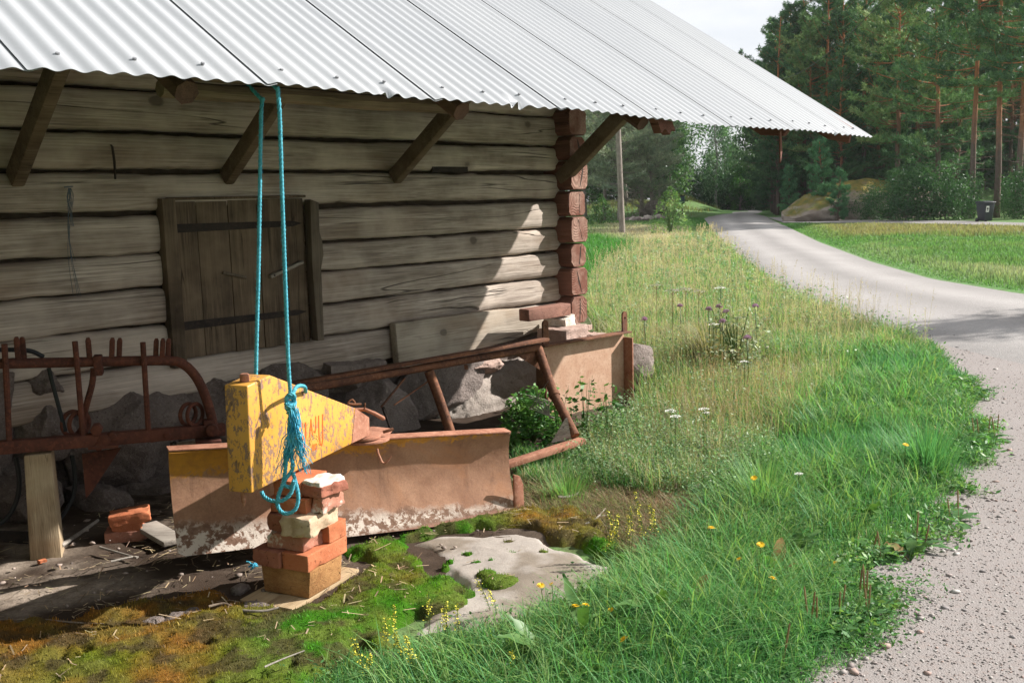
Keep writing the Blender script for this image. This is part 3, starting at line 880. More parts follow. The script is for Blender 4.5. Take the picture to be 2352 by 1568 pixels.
# rafters, braces, purlin
def bar_log(name, a, c, r0, r1, mat, n=9, wob=0.012, flat=0.0, seed=0):
    a = np.array(a); c = np.array(c)
    b = MB()
    k = 14
    pts = [a + (c - a) * i / (k - 1) + np.array((fbm((i * .3, seed, 0)), fbm((i * .3, seed, 5)), fbm((i * .3, seed, 9)))) * wob for i in range(k)]
    rr = [r0 + (r1 - r0) * i / (k - 1) for i in range(k)]
    b.tube(pts, rr, n)
    return b.build(name, mat, barn, world=False, smooth=True)
def under(s, t, d): return np.array((s, t, EAVE + t * TANA - d))
for i, s_ in enumerate((-0.85, 0.50, 1.74, 3.05)):
    bar_log('rafter', under(s_, 0.10, 0.075), under(s_ - .05, 4.1, 0.10), 0.042, 0.056, MT['rafter'], 7, .03, seed=i)
for s_ in (4.60,):
    b = MB(); b.prism([(0.07, -.02), (4.1, -.02), (4.1, -.19), (0.27, -.19), (.12, -.11)], (s_ - .02, 0, EAVE - .0), (0, 1, TANA), (0, 0, 1), (0.05, 0, 0)); lobj(b, 'rafter', MT['red_wood'], barn, 0.004)
b = MB(); b.prism([(0.10, -.015), (4.15, -.015), (4.15, -.19), (0.27, -.19), (.12, -.13)], (5.56, 0, EAVE), (0, 1, TANA), (0, 0, 1), (0.03, 0, 0)); lobj(b, 'barge_board', MT['red_wood'], barn, 0.003)
b = MB(); b.prism([(-.012, 0.02), (.006, .025), (.02, -.1), (.0, -.17)], (4.52, 0.10, EAVE - .03), (1, 0, 0), (0, 0, 1), (0, .01, 0)); lobj(b, 'loose_splinter', MT['red_wood'], barn, 0)
# torn bits at the rafter end over the brace
b = MB(); b.prism([(-.05, .03), (.10, .02), (.13, -.03), (.09, -.02), (.08, -.05), (.03, -.02), (.0, -.045)], (3.14, 0.06, EAVE - .02), (1, 0, 0), (0, 0, 1), (0, .05, 0)); lobj(b, 'splintered_end', MT['red_wood'], barn, 0.003)
for i, (s_, z_, w_) in enumerate(((-0.45, 1.62, .055), (0.69, 1.62, .062), (1.79, 1.62, .058), (2.99, 1.62, .062), (4.64, 1.60, .072))):
    b = MB()
    a = np.array((s_, WT - .005, z_ - .02)); dr = np.array((random.uniform(-.03, .03), -.53, .39)); dr /= np.linalg.norm(dr)
    L_ = 1.12
    b.bar(a, a + dr * L_, w_, w_ * 1.55, (0, .6, .8))
    lobj(b, 'brace', MT['brace'], barn, 0.012)
bar_log('purlin', (0.52, 0.31, EAVE + .02), (1.90, 0.30, EAVE + .025), 0.030, 0.032, MT['brace'], 8, .006)
b = MB(); b.bar((0.58, 0.27, EAVE + 0.058), (1.80, .265, EAVE + .064), .06, .018); lobj(b, 'batten', MT['brace'], barn, 0.002)

# corrugated roof sheets: ten waves each, lapping over the next
NW, PITCHW, AMP, SLOPE = 10, 0.0761, 0.0048, 5.0
t = NT('galvanised_sheet')
n1 = t.noise((0.7, 0.35, 0.7), 5, 0.6); n2 = t.noise((60, 60, 60), 4, 0.7); n3 = t.noise((6, 0.5, 0.5), 4, 0.6)
c = t.mix(t.rng(n1, 0.3, 0.7), (0.30, 0.312, 0.328), (0.355, 0.365, 0.375))
c = t.mix(t.rng(n2, 0.5, 0.75, 0, 0.35), c, (0.29, 0.30, 0.32))
c = t.mix(t.rng(n3, 0.56, 0.72, 0, 0.30), c, (0.27, 0.285, 0.31))
MT['roof'] = t.done(c, t.rng(n2, 0.3, 0.7, 0.5, 0.65), n2, 0.12, 0.002, 0.4, 0.15)
MT['nail'] = NT('dull_nail_head').done((0.25, 0.25, 0.26), 0.5, metal=0.6)
def sag(s, u):
    e = math.exp(-u / 1.2)
    return (0.012 * math.sin(s * 1.15 + 0.3) + 0.006 * math.sin(s * 3.1)) * (0.4 + 0.6 * e) - 0.010 * e * max(0, (s - 3.6)) ** 1.2
DENT = [(1.255, 0.016, 0.045), (1.985, 0.024, 0.055), (5.13, 0.016, 0.045)]
def roof_pt(s, u, lift):
    d = lift + AMP * math.cos(2 * math.pi * s / PITCHW) + sag(s, u)
    du = 0.0
    for c0, a, r in DENT:
        g_ = math.exp(-((s - c0) / r) ** 2) * math.exp(-(u / 0.07) ** 2)
        d -= a * g_ * (0.5 + 0.7 * math.sin((s - c0) / r * 5 + u * 60))
        du += 0.02 * g_
    return np.array((s, 0, EAVE)) + ROOFSL * (u + du) + ROOFNR * d
def sheet(name, s0, waves, mirror=False):
    ns = waves * 12 + 7
    ss = s0 - PITCHW * 0.55 + np.arange(ns) * PITCHW / 12
    us = np.concatenate([np.linspace(0, .3, 9), np.linspace(.6, SLOPE, 10)])
    eo = 0.012 * fbm((s0 * 3, 1, 1))
    vs = []
    for u in us:
        for a in ss:
            f = (a - ss[0]) / (ss[-1] - ss[0])
            p = roof_pt(a, u + eo * math.exp(-u * 2), 0.0066 * (1 - f) + 0.003)
            if mirror: p = np.array((p[0], 2 * SLOPE * ROOFSL[1] - p[1], p[2]))
            vs.append(p)
    nu = len(us); N = len(vs)
    vs += [p - ROOFNR * 0.0012 for p in vs]
    fs = []
    for i in range(nu - 1):
        for j in range(ns - 1):
            fs.append((i * ns + j, i * ns + j + 1, (i + 1) * ns + j + 1, (i + 1) * ns + j))
            fs.append(tuple(q_ + N for q_ in (i * ns + j, (i + 1) * ns + j, (i + 1) * ns + j + 1, i * ns + j + 1)))
    for j in range(ns - 1): fs.append((j, j + N, j + 1 + N, j + 1))
    for i in range(nu - 1):
        fs.append((i * ns, (i + 1) * ns, (i + 1) * ns + N, i * ns + N))
        e = ns - 1
        fs.append((i * ns + e, i * ns + e + N, (i + 1) * ns + e + N, (i + 1) * ns + e))
    o = local_mesh(name, vs, fs, MT['roof'], barn, sharp=50)
    return o
for k in range(-5, 8):
    s0 = k * NW * PITCHW
    waves = NW if k < 7 else 5
    o = sheet('roof_sheet', s0, waves)
    if k > -4:
        for q_ in (1, 4, 7) if waves > 5 else (1, 3):
            sx = s0 + q_ * PITCHW
            p = roof_pt(sx, 0.085 + 0.02 * random.random(), 0.006)
            b = MB(); b.disc(p + ROOFNR * 0.004, ROOFNR, 0.0065, 0.006, 8)
            nl_ = b.build('nail', MT['nail'], o, world=False)
b = MB(); b.prism([(0, 0), (SLOPE * ROOFSL[1], 0), (SLOPE * ROOFSL[1], .03), (0, .03)], (-3.8, 2 * SLOPE * ROOFSL[1], EAVE), (0, -1, TANA), (0, 0, 1), (9.5, 0, 0)); lobj(b, 'back_roof', MT['roof'], barn, 0)

# foundation stones
def rock(name, c, size, mat, parent, seed=0, R=None, sub=3, amp=0.18, world=False, squash=0.75, fl=None):
    bm = bmesh.new()
    bmesh.ops.create_cube(bm, size=2.0)
    bmesh.ops.subdivide_edges(bm, edges=bm.edges[:], cuts=2 ** sub - 1, use_grid_fill=True)
    h = np.array(size) / 2
    R = np.eye(3) if R is None else R
    mn = min(size)
    # a few flat cuts give a split, angular stone
    rr = random.Random(seed * 13 + 5)
    cuts = [(Vector((rr.uniform(-1, 1), rr.uniform(-1, .6), rr.uniform(-1, 1))).normalized(), rr.uniform(0.80, 1.10)) for _ in range(15)]
    for v in bm.verts:
        p = v.co.copy()
        l = p.length
        rnd = p / l
        p = p * squash + rnd * (1 - squash) * 1.25
        for n_, d_ in cuts:
            e = p.dot(n_) - d_
            if e > 0: p -= n_ * e * 0.9
        q_ = np.array(p) * h
        k = noise.fractal(Vector(q_) * (0.9 / mn) + Vector((seed * 7.1, seed, 0)), 1.0, 2.0, 5, noise_basis='PERLIN_ORIGINAL')
        k2 = noise.fractal(Vector(q_) * (5.0 / mn) + Vector((seed * 3.1, 4, 0)), 1.0, 2.0, 3, noise_basis='PERLIN_ORIGINAL')
        k3 = noise.fractal(Vector(q_) * 26.0 + Vector((seed, 9, 0)), 0.8, 2.0, 3, noise_basis='PERLIN_ORIGINAL')
        q_ = q_ * (1 + amp * k + amp * 0.30 * k2) + np.array(rnd) * 0.006 * k3 * min(1, mn / .3)
        v.co = Vector(R @ q_ + np.array(c))
    bmesh.ops.recalc_face_normals(bm, faces=bm.faces)
    me = bpy.data.meshes.new(name); bm.to_mesh(me); bm.free()
    me.polygons.foreach_set('use_smooth', [True] * len(me.polygons))
    me.set_sharp_from_angle(angle=math.radians(32))
    if parent is not None and world:
        pts = np.array([v.co for v in me.vertices]); pts = inv_local(parent, pts)
        me.vertices.foreach_set('co', pts.astype(np.float32).ravel())
    me.materials.append(mat)
    o = bpy.data.objects.new(name, me); COL.objects.link(o)
    if parent is not None: o.parent = parent
    return o
def stone_px(x0, y0, x1, y1, mat, t=1.86, dep=0.34, seed=0, amp=.17, squash=.88):
    a = Wl(x0, (y0 + y1) / 2, t); b_ = Wl(x1, (y0 + y1) / 2, t)
    m_ = (x0 + x1) / 2
    tz = Wl(m_, y0, t)[2]; bz = Wl(m_, y1, t)[2]
    rock('foundation_stone', ((a[0] + b_[0]) / 2, t + dep / 2, (tz + bz) / 2), (b_[0] - a[0], dep, tz - bz), mat, barn, seed, None, 5, amp, False, squash)
gm = MT['granite_mid']
gr, gp, gk = MT['granite'], MT['granite_pale'], MT['granite_pink']
for q_ in [(-260, 870, 60, 1230, gr, 1.90, .4, 1), (50, 905, 190, 1060, gr, 1.90, .36, 2), (180, 885, 450, 1150, gr, 1.86, .42, 3), (440, 862, 640, 1080, gr, 1.86, .4, 4),
           (620, 838, 800, 1000, gr, 1.86, .4, 5), (762, 818, 905, 905, gm, 1.88, .4, 6), (790, 880, 1000, 1100, gm, 1.80, .45, 7), (960, 835, 1130, 970, gm, 1.83, .4, 8),
           (1025, 868, 1215, 1060, gp, 1.76, .5, 9), (1088, 822, 1170, 868, gk, 1.80, .3, 10), (1140, 828, 1260, 930, gp, 1.80, .4, 11), (1195, 880, 1330, 1060, gm, 1.80, .4, 12),
           (0, 1070, 170, 1230, gr, 1.82, .4, 13), (215, 1130, 330, 1215, gr, 1.74, .3, 14), (300, 1120, 440, 1190, gr, 1.78, .3, 15), (60, 850, 170, 920, gr, 1.92, .3, 16),
           (600, 1000, 830, 1180, gr, 1.85, .4, 17), (900, 1010, 1080, 1120, gm, 1.80, .4, 18)]:
    stone_px(*q_)
rock('foundation_stone', (4.62, 2.05, .19), (.60, .62, .44), gp, barn, 21, None, 4, .12, False, .85)
rock('foundation_stone', (4.80, 2.4, .16), (.40, .7, .42), gp, barn, 22, None, 4, .14, False, .85)
for k in range(7): rock('foundation_stone', (4.72, 2.95 + k * .55, .2), (.4, .6, .5), gr, barn, 30 + k, None, 3, .14, False, .85)
b = MB(); b.box((0.8, 2.25, .2), (8.0, .3, .5)); lobj(b, 'rubble_core', MT['granite'], barn, 0)

# bent spike on the wall
def Wp(x, y, t): return onplane(x, y, P0 - BN * t, BN)
b = MB(); b.tube([Wp(255, 334, WT), Wp(258, 338, WT - .05), Wp(263, 372, WT - .055), Wp(265, 412, WT - .05)], [.004, .006, .0065, .005], 7)
tag(b.build('iron_spike', MT['iron'], None, smooth=True), 'long bent iron spike hanging on the dark logs left of the hatch', 'spike')
# ================================================================== GRADER BLADE with yellow drawbar
grader = empty('grader_blade', G(840, 1255), 0, 'rusty grader blade with a yellow tapered drawbar propped on a brick stack', 'farm implement')
# --- paint
t = NT('chipped_yellow_paint')
n1 = t.noise((15, 15, 9), 9, 0.78, 0.8); n2 = t.noise((60, 60, 34), 6, 0.72, 0.4); n3 = t.noise((3, 3, 3), 4, 0.6)
yel = t.mix(t.rng(n3, 0.3, 0.7), (0.56, 0.265, 0.038), (0.64, 0.335, 0.075))
m1 = t.rng(n1, 0.553, 0.58); m2 = t.rng(t.mul(n2, t.mul(n1, 0.55), 'ADD'), 0.815, 0.84)
msk = t.mul(m1, m2, 'MAXIMUM')
c = t.mix(msk, yel, t.mix(t.rng(n2, 0.35, 0.65), (0.13, 0.075, 0.052), (0.27, 0.16, 0.115)))
MT['yellow'] = t.done(c, t.rng(msk, 0, 1, 0.42, 0.85), t.mul(msk, -1.0), 0.5, 0.0015, 0.4)

BAR_AZ = math.radians(19.8)
ba = np.array([math.sin(BAR_AZ), math.cos(BAR_AZ), 0]); bl = np.array([-math.cos(BAR_AZ), math.sin(BAR_AZ), 0])
E0 = V(574, 1010, 3.36)
def bar_az(x, y):
    Q = onplane(x, y, E0, -bl); return np.array([(Q - E0) @ ba, Q[2] - E0[2]])
prof = [bar_az(*q_) for q_ in ((578, 1133), (568, 886), (621, 861), (815, 936), (847, 957), (849, 999))]
def on_side(a, z, out=0.0): return E0 + ba * a + np.array((0, 0, z)) - bl * out
b = MB(); b.prism(prof, E0, ba, (0, 0, 1), bl * 0.095)
drawbar = b.build('drawbar', MT['yellow'], grader, bevel=0.006, segs=3)
# bare rusty tip
b = MB()
tip = [bar_az(*q_) for q_ in ((815, 937), (847, 958), (849, 998), (808, 1017), (812, 975))]
b.prism(tip, E0 - bl * 0.0016, ba, (0, 0, 1), bl * 0.0012); b.build('bare_steel_tip', MT['rust_bright'], grader)
# bolt on top near the end, pin below
top0 = (on_side(*prof[1]) + on_side(*prof[2])) / 2 + bl * 0.045
b = MB(); b.tube([top0 - ba * .02 + np.array((0, 0, -.01)), top0 - ba * .02 + np.array((0, 0, .022)), top0 - ba * .02 + np.array((0, 0, .026))], [.0165, .0165, .013], 18)
b.build('hitch_pin', MT['rust_bright'], grader, smooth=True)
b = MB(); pb = on_side(prof[0][0] + .015, prof[0][1]) + bl * .045
b.tube([pb + np.array((0, 0, .01)), pb - np.array((0, 0, .035)), pb - np.array((0, 0, .052))], [.009, .009, .004], 10); b.build('hitch_pin', MT['rust_bright'], grader, smooth=True)
# lettering on the drawbar: strokes of worn orange paint
MT['letter'] = NT('worn_orange_lettering').done((0.56, 0.105, 0.012), 0.6)
def stroke_px(mb, pts, w):
    q_ = [bar_az(*p) for p in pts]
    for a, c_ in zip(q_[:-1], q_[1:]):
        d_ = c_ - a; L_ = np.hypot(*d_); d_ = d_ / L_; n_ = np.array((-d_[1], d_[0])) * w / 2
        e = d_ * w * 0.3
        mb.prism([a - n_ - e * .0, c_ - n_ + e, c_ + n_ + e, a + n_], E0 - bl * .0003, ba, (0, 0, 1), -bl * (.0006 + .0002 * random.random()))
    return mb
let = MB()
stroke_px(let, [(702, 969), (702, 1008), (698.5, 1036), (694, 1000), (693, 972)], .0072)           # V
stroke_px(let, [(711, 1003), (714, 962.5), (717.5, 998)], .0062); stroke_px(let, [(711.5, 988), (717, 986)], .005)     # A
stroke_px(let, [(725, 956), (725.2, 985), (723.4, 993), (720.6, 990)], .0062)                               # J
stroke_px(let, [(731.6, 954), (732.5, 1000), (735.5, 1019), (739, 1022), (741, 1010), (740.6, 952)], .0072)   # U
let.build('lettering', MT['letter'], drawbar)
let = MB()
MT['darkletter'] = NT('dark_lettering').done((0.16, 0.10, 0.025), 0.6)
for R_, sx_ in ((14.5, 1.0), (11.0, 1.0)):
    for k in range(7):
        a0, a1 = math.pi * (0.02 + k / 7), math.pi * (0.02 + k / 7 + 0.085)
        stroke_px(let, [(722.5 - math.cos(a0) * R_ * .9, 1024 - math.sin(a0) * R_ * 1.7), (722.5 - math.cos(a1) * R_ * .9, 1024 - math.sin(a1) * R_ * 1.7)], .0018)
let.build('dashed_arc', MT['darkletter'], drawbar)
let = MB()
stroke_px(let, [(717, 1035), (717, 1020)], .0036)
stroke_px(let, [(721.2, 1027), (719.4, 1030), (719.8, 1033.4), (722.2, 1033), (722.8, 1029.5), (721.2, 1027), (719.6, 1024), (720.6, 1019.6), (722.4, 1020), (722.6, 1024), (721.2, 1027)], .0024)
stroke_px(let, [(725, 1018.6), (724, 1025), (725, 1032), (727, 1031), (728, 1024.5), (727, 1018.2), (725, 1018.6)], .0026)
let.build('number', MT['letter'], drawbar)

# --- blade
BA, BB = G(411, 1281, .09), G(1191, 1188, -.005)
bd = (BB - BA) * np.array((1, 1, 0)); bd /= np.linalg.norm(bd); bn = np.array([bd[1], -bd[0], 0])      # towards the camera
BLEN = np.linalg.norm(BB - BA)
t = NT('worn_blade_steel')
xyz = t.sep()
n1 = t.noise((3.5, 3.5, 3.5), 8, 0.65, 0.4); n2 = t.noise((26, 26, 26), 7, 0.7, 0.3); n3 = t.noise((120, 120, 120), 3, 0.7); n4 = t.noise((11, 11, 14), 9, 0.75, 0.5)
c = t.mix(t.rng(n1, 0.3, 0.7), (0.22, 0.105, 0.060), (0.47, 0.27, 0.17))
c = t.mix(t.rng(n3, 0.45, 0.7, 0, 0.35), c, (0.16, 0.085, 0.06))
n6 = t.noise((1.9, 1.9, 2.4), 7, 0.7, 0.5); n7 = t.noise((22, 22, 2.2), 5, 0.65)
c = t.mix(t.rng(n6, 0.50, 0.64, 0, 0.55), c, (0.44, 0.195, 0.085))
c = t.mix(t.rng(n7, 0.54, 0.70, 0, 0.5), c, (0.15, 0.075, 0.048))
zt = t.mul(xyz[2], t.mul(n4, 0.30), 'ADD')
c = t.mix(t.mul(t.rng(zt, 0.535, 0.56), 0.92), c, t.mix(t.rng(n2, 0.4, 0.6), (0.58, 0.27, 0.03), (0.45, 0.20, 0.03)))
n5 = t.noise((1.7, 1.7, 1.7), 4, 0.6)
edge_ = t.mul(t.mul(xyz[0], -0.13), t.mul(n5, 0.22), 'ADD')
zz_ = t.mul(xyz[2], edge_, 'SUBTRACT')
crust = t.rng(t.mul(zz_, t.mul(n4, 0.10), 'ADD'), 0.10, 0.075)
c = t.mix(t.mul(crust, 0.75), c, t.mix(t.rng(n2, 0.4, 0.6), (0.12, 0.07, 0.047), (0.25, 0.155, 0.11)))
wh = t.mul(t.rng(t.mul(n2, t.mul(n4, 0.8), 'ADD'), 0.87, 0.93), t.rng(t.mul(zz_, t.mul(n4, 0.10), 'ADD'), 0.10, 0.05))
wh = t.mul(wh, t.rng(xyz[2], 0.035, 0.06))
c = t.mix(t.mul(wh, 0.9), c, (0.66, 0.58, 0.50))
low = t.rng(t.mul(xyz[2], t.mul(n2, 0.03), 'ADD'), 0.058, 0.045)
c = t.mix(t.mul(low, t.mul(t.rng(xyz[0], -.1, .25), 0.6)), c, (0.42, 0.20, 0.145))
MT['blade'] = t.done(c, 0.8, t.mul(n2, t.mul(crust, t.mul(n3, 1.2)), 'ADD'), 0.45, 0.004, 0.3)
bprof = [(0.000, 0.0), (-.022, .06), (-.040, .13), (-.047, .20), (-.044, .27), (-.030, .335), (-.010, .385), (.003, .405), (.0, .412), (-.012, .4125)]
bprof = [(u_ - .15 * z_, z_) for u_, z_ in bprof]
nB = 60
vs = []; fs = []
for i in range(nB + 1):
    a = i / nB
    Pb = BA + (BB - BA) * a
    for u, z in bprof:
        e = 0
        # rounded lower corners
        ce = min(a, 1 - a) * BLEN
        lift = max(0, 0.03 - ce) ** 2 * 18
        vs.append(Pb + bn * (u + .004 * fbm((a * 3, z * 2, 1))) + np.array((0, 0, max(z, lift) * (1 - 0.06 * a) + 0.004 - 0.0)))
m_ = len(bprof)
Nf = len(vs)
vs += [v - bn * 0.011 for v in vs]
for i in range(nB):
    for k in range(m_ - 1):
        q_ = (i * m_ + k, (i + 1) * m_ + k, (i + 1) * m_ + k + 1, i * m_ + k + 1)
        fs.append(q_); fs.append(tuple(x + Nf for x in q_[::-1]))
    for k in (0, m_ - 1):
        fs.append((i * m_ + k, i * m_ + k + Nf, (i + 1) * m_ + k + Nf, (i + 1) * m_ + k))
for i in (0, nB):
    for k in range(m_ - 1): fs.append((i * m_ + k, i * m_ + k + 1, i * m_ + k + 1 + Nf, i * m_ + k + Nf))
b = MB(); b.add(vs, fs)
b.build('blade', MT['blade'], grader, smooth=True)
# flat top flange of the blade
b = MB()
tz_ = .412
BA = BA - bn * .062; BB = BB - bn * .058
b.add([BA + bn * .006 + (0, 0, tz_ + .003), BB + bn * .006 + (0, 0, tz_ * .94 + .003), BB - bn * .062 + (0, 0, tz_ * .94 + .006), BA - bn * .062 + (0, 0, tz_ + .006),
       BA + bn * .006 + (0, 0, tz_ + .011), BB + bn * .006 + (0, 0, tz_ * .94 + .011), BB - bn * .062 + (0, 0, tz_ * .94 + .014), BA - bn * .062 + (0, 0, tz_ + .014)],
      [(0, 3, 2, 1), (4, 5, 6, 7), (0, 1, 5, 4), (1, 2, 6, 5), (2, 3, 7, 6), (3, 0, 4, 7)])
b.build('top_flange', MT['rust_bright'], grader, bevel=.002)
BA = BA + bn * .062; BB = BB + bn * .058
# bolted corner piece at the right end
b = MB(); b.prism([(0, 0), (.034, .01), (.040, .06), (.038, .15), (.02, .19), (-.01, .20), (-.012, 0.0)], BB - bn * .016 - bd * .0, bd, (0, 0, 1), -bn * .012)
b.build('corner_plate', MT['rust_bright'], grader, bevel=.002)
# turntable plates under the tip
tipc = on_side(prof[5][0], prof[5][1]) + bl * .045
pc = V(850, 1012, (tipc[1] + .02))
b = MB(); b.disc(tipc + ba * .02 + np.array((0, 0, -.012)), (0, 0, 1), .078, .013, 40); b.build('turntable', MT['rust_bright'], grader, bevel=.003)
tc_ = tipc + ba * .05
b = MB(); b.prism([(math.cos(a) * .105, math.sin(a) * .105) for a in np.linspace(math.pi * 1.0, math.pi * 2.02, 18)] + [(.16, .10), (.10, .19), (-.07, .19)], tc_ + np.array((0, 0, -.036)), bd, -bn, (0, 0, .012))
b.build('pivot_plate', MT['rust_bright'], grader, bevel=.003)
b = MB(); b.prism([(0, 0), (-.10, -.14), (-.10, 0)], tc_ + np.array((0, 0, -.034)) - bd * .02, -bn * -1.0, (0, 0, 1), bd * .012)
b.build('gusset', MT['yellow'], grader)
b = MB(); b.tube([V(880, 992, tc_[1]), V(893, 988, tc_[1]), V(903, 985, tc_[1] + .01)], .007, 8); b.build('lock_pin', MT['rust'], grader, smooth=True)
# hook hanging under the plate
hy = tc_[1] - .06
hk = [(866, 1030), (868, 1040), (873, 1052), (877, 1061), (882, 1064), (888, 1061), (894, 1054), (899, 1047)]
b = MB(); b.tube([V(x, y, hy) for x, y in hk], [.0055, .0055, .0055, .0055, .0055, .005, .0035, .0012], 8); b.build('hook', MT['grey_board'] if False else MT['rust_bright'], grader, smooth=True)
# locking lever and clip on top of the tip
ly = tipc[1] - .02
b = MB(); b.tube([V(806, 941, ly), V(838, 940, ly + .01), V(862, 950, ly + .02), V(881, 961, ly + .03), V(884, 962.5, ly + .032)], [.008, .008, .0085, .0095, .004], 10)
b.build('lever', MT['rust_bright'], grader, smooth=True)
b = MB(); b.tube([V(798, 927, ly - .04), V(803, 920, ly - .035), V(809, 917, ly - .03), (V(814, 922, ly - .03)), V(816, 928, ly - .03)], .004, 7)
b.tube([V(801, 927, ly - .05), V(816, 928.5, ly - .04), V(830, 928, ly - .03)], .005, 7)
b.tube([V(839, 926, ly), V(838, 934, ly), V(836, 940, ly)], .0035, 6)
b.build('clip', MT['rust'], grader, smooth=True)

# ================================================================== BLUE ROPE
rope = empty('blue_rope', G(655, 1300), 0, 'frayed turquoise rope looped over the purlin and knotted round the yellow drawbar', 'rope')
t = NT('turquoise_rope')
rope_n = t.noise((90, 90, 90), 3, 0.6)
MT['rope'] = t.done(t.mix(t.rng(rope_n, 0.3, 0.7), (0.035, 0.255, 0.345), (0.115, 0.44, 0.53)), 0.75, rope_n, 0.5, .002, 0.25)
def spline(P, n):
    P = np.array(P, float)
    d = np.concatenate([[0], np.cumsum(np.linalg.norm(np.diff(P, axis=0), axis=1))])
    u = np.linspace(0, d[-1], n)
    # Catmull-Rom
    out = []
    for x in u:
        i = min(max(np.searchsorted(d, x) - 1, 0), len(P) - 2)
        tt_ = (x - d[i]) / (d[i + 1] - d[i] + 1e-12)
        p0 = P[max(i - 1, 0)]; p1 = P[i]; p2 = P[i + 1]; p3 = P[min(i + 2, len(P) - 1)]
        out.append(0.5 * (2 * p1 + (p2 - p0) * tt_ + (2 * p0 - 5 * p1 + 4 * p2 - p3) * tt_ ** 2 + (3 * p1 - p0 - 3 * p2 + p3) * tt_ ** 3))
    return np.array(out)
FUZZ = []
def twist(name, P, r, parent, pitch=0.042, fuzz=1.0, mat=None):
    P = np.array(P); Ltot = np.linalg.norm(np.diff(P, axis=0), axis=1).sum()
    n = max(8, int(Ltot / 0.0045))
    C_ = spline(P, n)
    T_ = np.gradient(C_, axis=0); T_ /= np.linalg.norm(T_, axis=1)[:, None]
    ref = np.array((0.3, 0.95, 0.1)); X_ = np.cross(T_[0], ref); X_ /= np.linalg.norm(X_)
    Xs = []
    for i in range(n):
        X_ = X_ - T_[i] * (X_ @ T_[i]); X_ /= np.linalg.norm(X_); Xs.append(X_)
    Xs = np.array(Xs); Ys = np.cross(T_, Xs)
    b = MB(); dl = Ltot / n
    for k in range(3):
        a = 2 * math.pi * (np.arange(n) * dl / pitch + k / 3)
        pts = C_ + (Xs * np.cos(a)[:, None] + Ys * np.sin(a)[:, None]) * r * 0.52
        b.tube(pts, r * 0.60, 7)
    o = b.build(name, mat or MT['rope'], parent, smooth=True, auto=False)
    nf = int(Ltot * 900 * fuzz)
    if nf > 4:
        i = rng.integers(0, n, nf); a = rng.uniform(0, 6.28, nf)
        d_ = Xs[i] * np.cos(a)[:, None] + Ys[i] * np.sin(a)[:, None]
        p_ = C_[i] + d_ * r * .85
        tip_ = p_ + d_ * rng.uniform(.002, .008, (nf, 1)) + T_[i] * rng.uniform(-.010, .004, (nf, 1))
        w_ = T_[i] * 0.0006
        FUZZ.append(np.stack([p_ - w_, p_ + w_, tip_], 1))
    return o
RR_ = 0.0068
KN = V(668, 915, 3.47)
twist('strand', [V(637, 200, 3.40), V(642, 260, 3.40), V(647, 420, 3.42), V(652, 560, 3.435), V(657, 700, 3.45), V(662, 830, 3.46), V(666, 895, 3.465), KN], RR_, rope, fuzz=0.9)
twist('strand', [V(604, 225, 3.60), V(600, 262, 3.60), V(597, 420, 3.595), V(594, 600, 3.59), V(590, 760, 3.585), V(588, 850, 3.58), V(588, 875, 3.575), V(587, 930, 3.57)], RR_, rope, fuzz=0.9)
# over the purlin
twist('strand', [V(604, 232, 3.60), BW(.845, .335, EAVE + .095), BW(.86, .27, EAVE + .11), V(638, 206, 3.40)], RR_, rope, fuzz=0.2)
# round the back of the drawbar
twist('strand', [V(672, 905, 3.47), V(680, 890, 3.50), V(690, 886, 3.56), V(700, 889, 3.64), V(702, 900, 3.70)], RR_, rope, fuzz=0.7)
# knot
b_k = [(-9, -4), (-3, -10), (6, -8), (8, 2), (2, 9), (-8, 6), (-10, -1), (-2, -5), (9, 6), (6, 14), (-4, 16), (-11, 11), (-8, 22), (0, 26)]
twist('knot', [V(668 + x, 915 + y, 3.475 - 0.018 * math.sin(k * 1.35)) for k, (x, y) in enumerate(b_k)], RR_ * 1.05, rope, fuzz=0.8)
twist('knot', [V(658, 940, 3.45), V(664, 934, 3.435), V(672, 938, 3.44), V(668, 948, 3.455), V(660, 946, 3.465)], RR_ * 1.05, rope, fuzz=0.8)
# hanging loops
twist('loop', [V(668, 935, 3.45), V(664, 985, 3.445), V(668, 1040, 3.44), V(672, 1075, 3.43), V(656, 1100, 3.42), V(642, 1130, 3.41), V(637, 1158, 3.41), V(648, 1176, 3.41), V(664, 1178, 3.41), V(680, 1166, 3.41), V(685, 1140, 3.415), V(680, 1112, 3.42), V(673, 1085, 3.425)], RR_, rope, fuzz=0.7)
twist('loop', [V(660, 1030, 3.43), V(655, 1080, 3.425), V(652, 1110, 3.42), V(668, 1118, 3.415), V(676, 1100, 3.42)], RR_, rope, fuzz=0.6)
twist('loop', [V(676, 1105, 3.41), V(668, 1132, 3.405), V(650, 1148, 3.405), V(626, 1150, 3.42), V(608, 1141, 3.45), V(601, 1129, 3.47)], RR_, rope, fuzz=0.6)
# frayed tassel
b = MB(); tcols = []
def wisp(P, r0, n=16):
    q_ = spline(P, n); b.tube(q_, [r0 * (1 - .5 * i / n) for i in range(n)], 5, cap=False)
rr_ = random.Random(3)
for k in range(110):
    x0 = rr_.uniform(663, 684); y0 = rr_.uniform(925, 1000)
    side = rr_.random()
    if side < 0.62:
        x1, y1 = rr_.gauss(672, 20), rr_.uniform(1035, 1090)
    else:
        x1, y1 = rr_.gauss(702, 7), rr_.uniform(1030, 1090)
    P_ = []
    for j_ in range(6):
        f = j_ / 5
        bulge = math.sin(f * math.pi) * rr_.uniform(-9, 9)
        P_.append(V(x0 + (x1 - x0) * f ** 1.3 + bulge + rr_.uniform(-2, 2), y0 + (y1 - y0) * f, 3.445 - .022 * math.sin(f * 2.6) + rr_.uniform(-.012, .010)))
    wisp(P_, rr_.uniform(.0010, .0024))
t = NT('loose_rope_fibre')
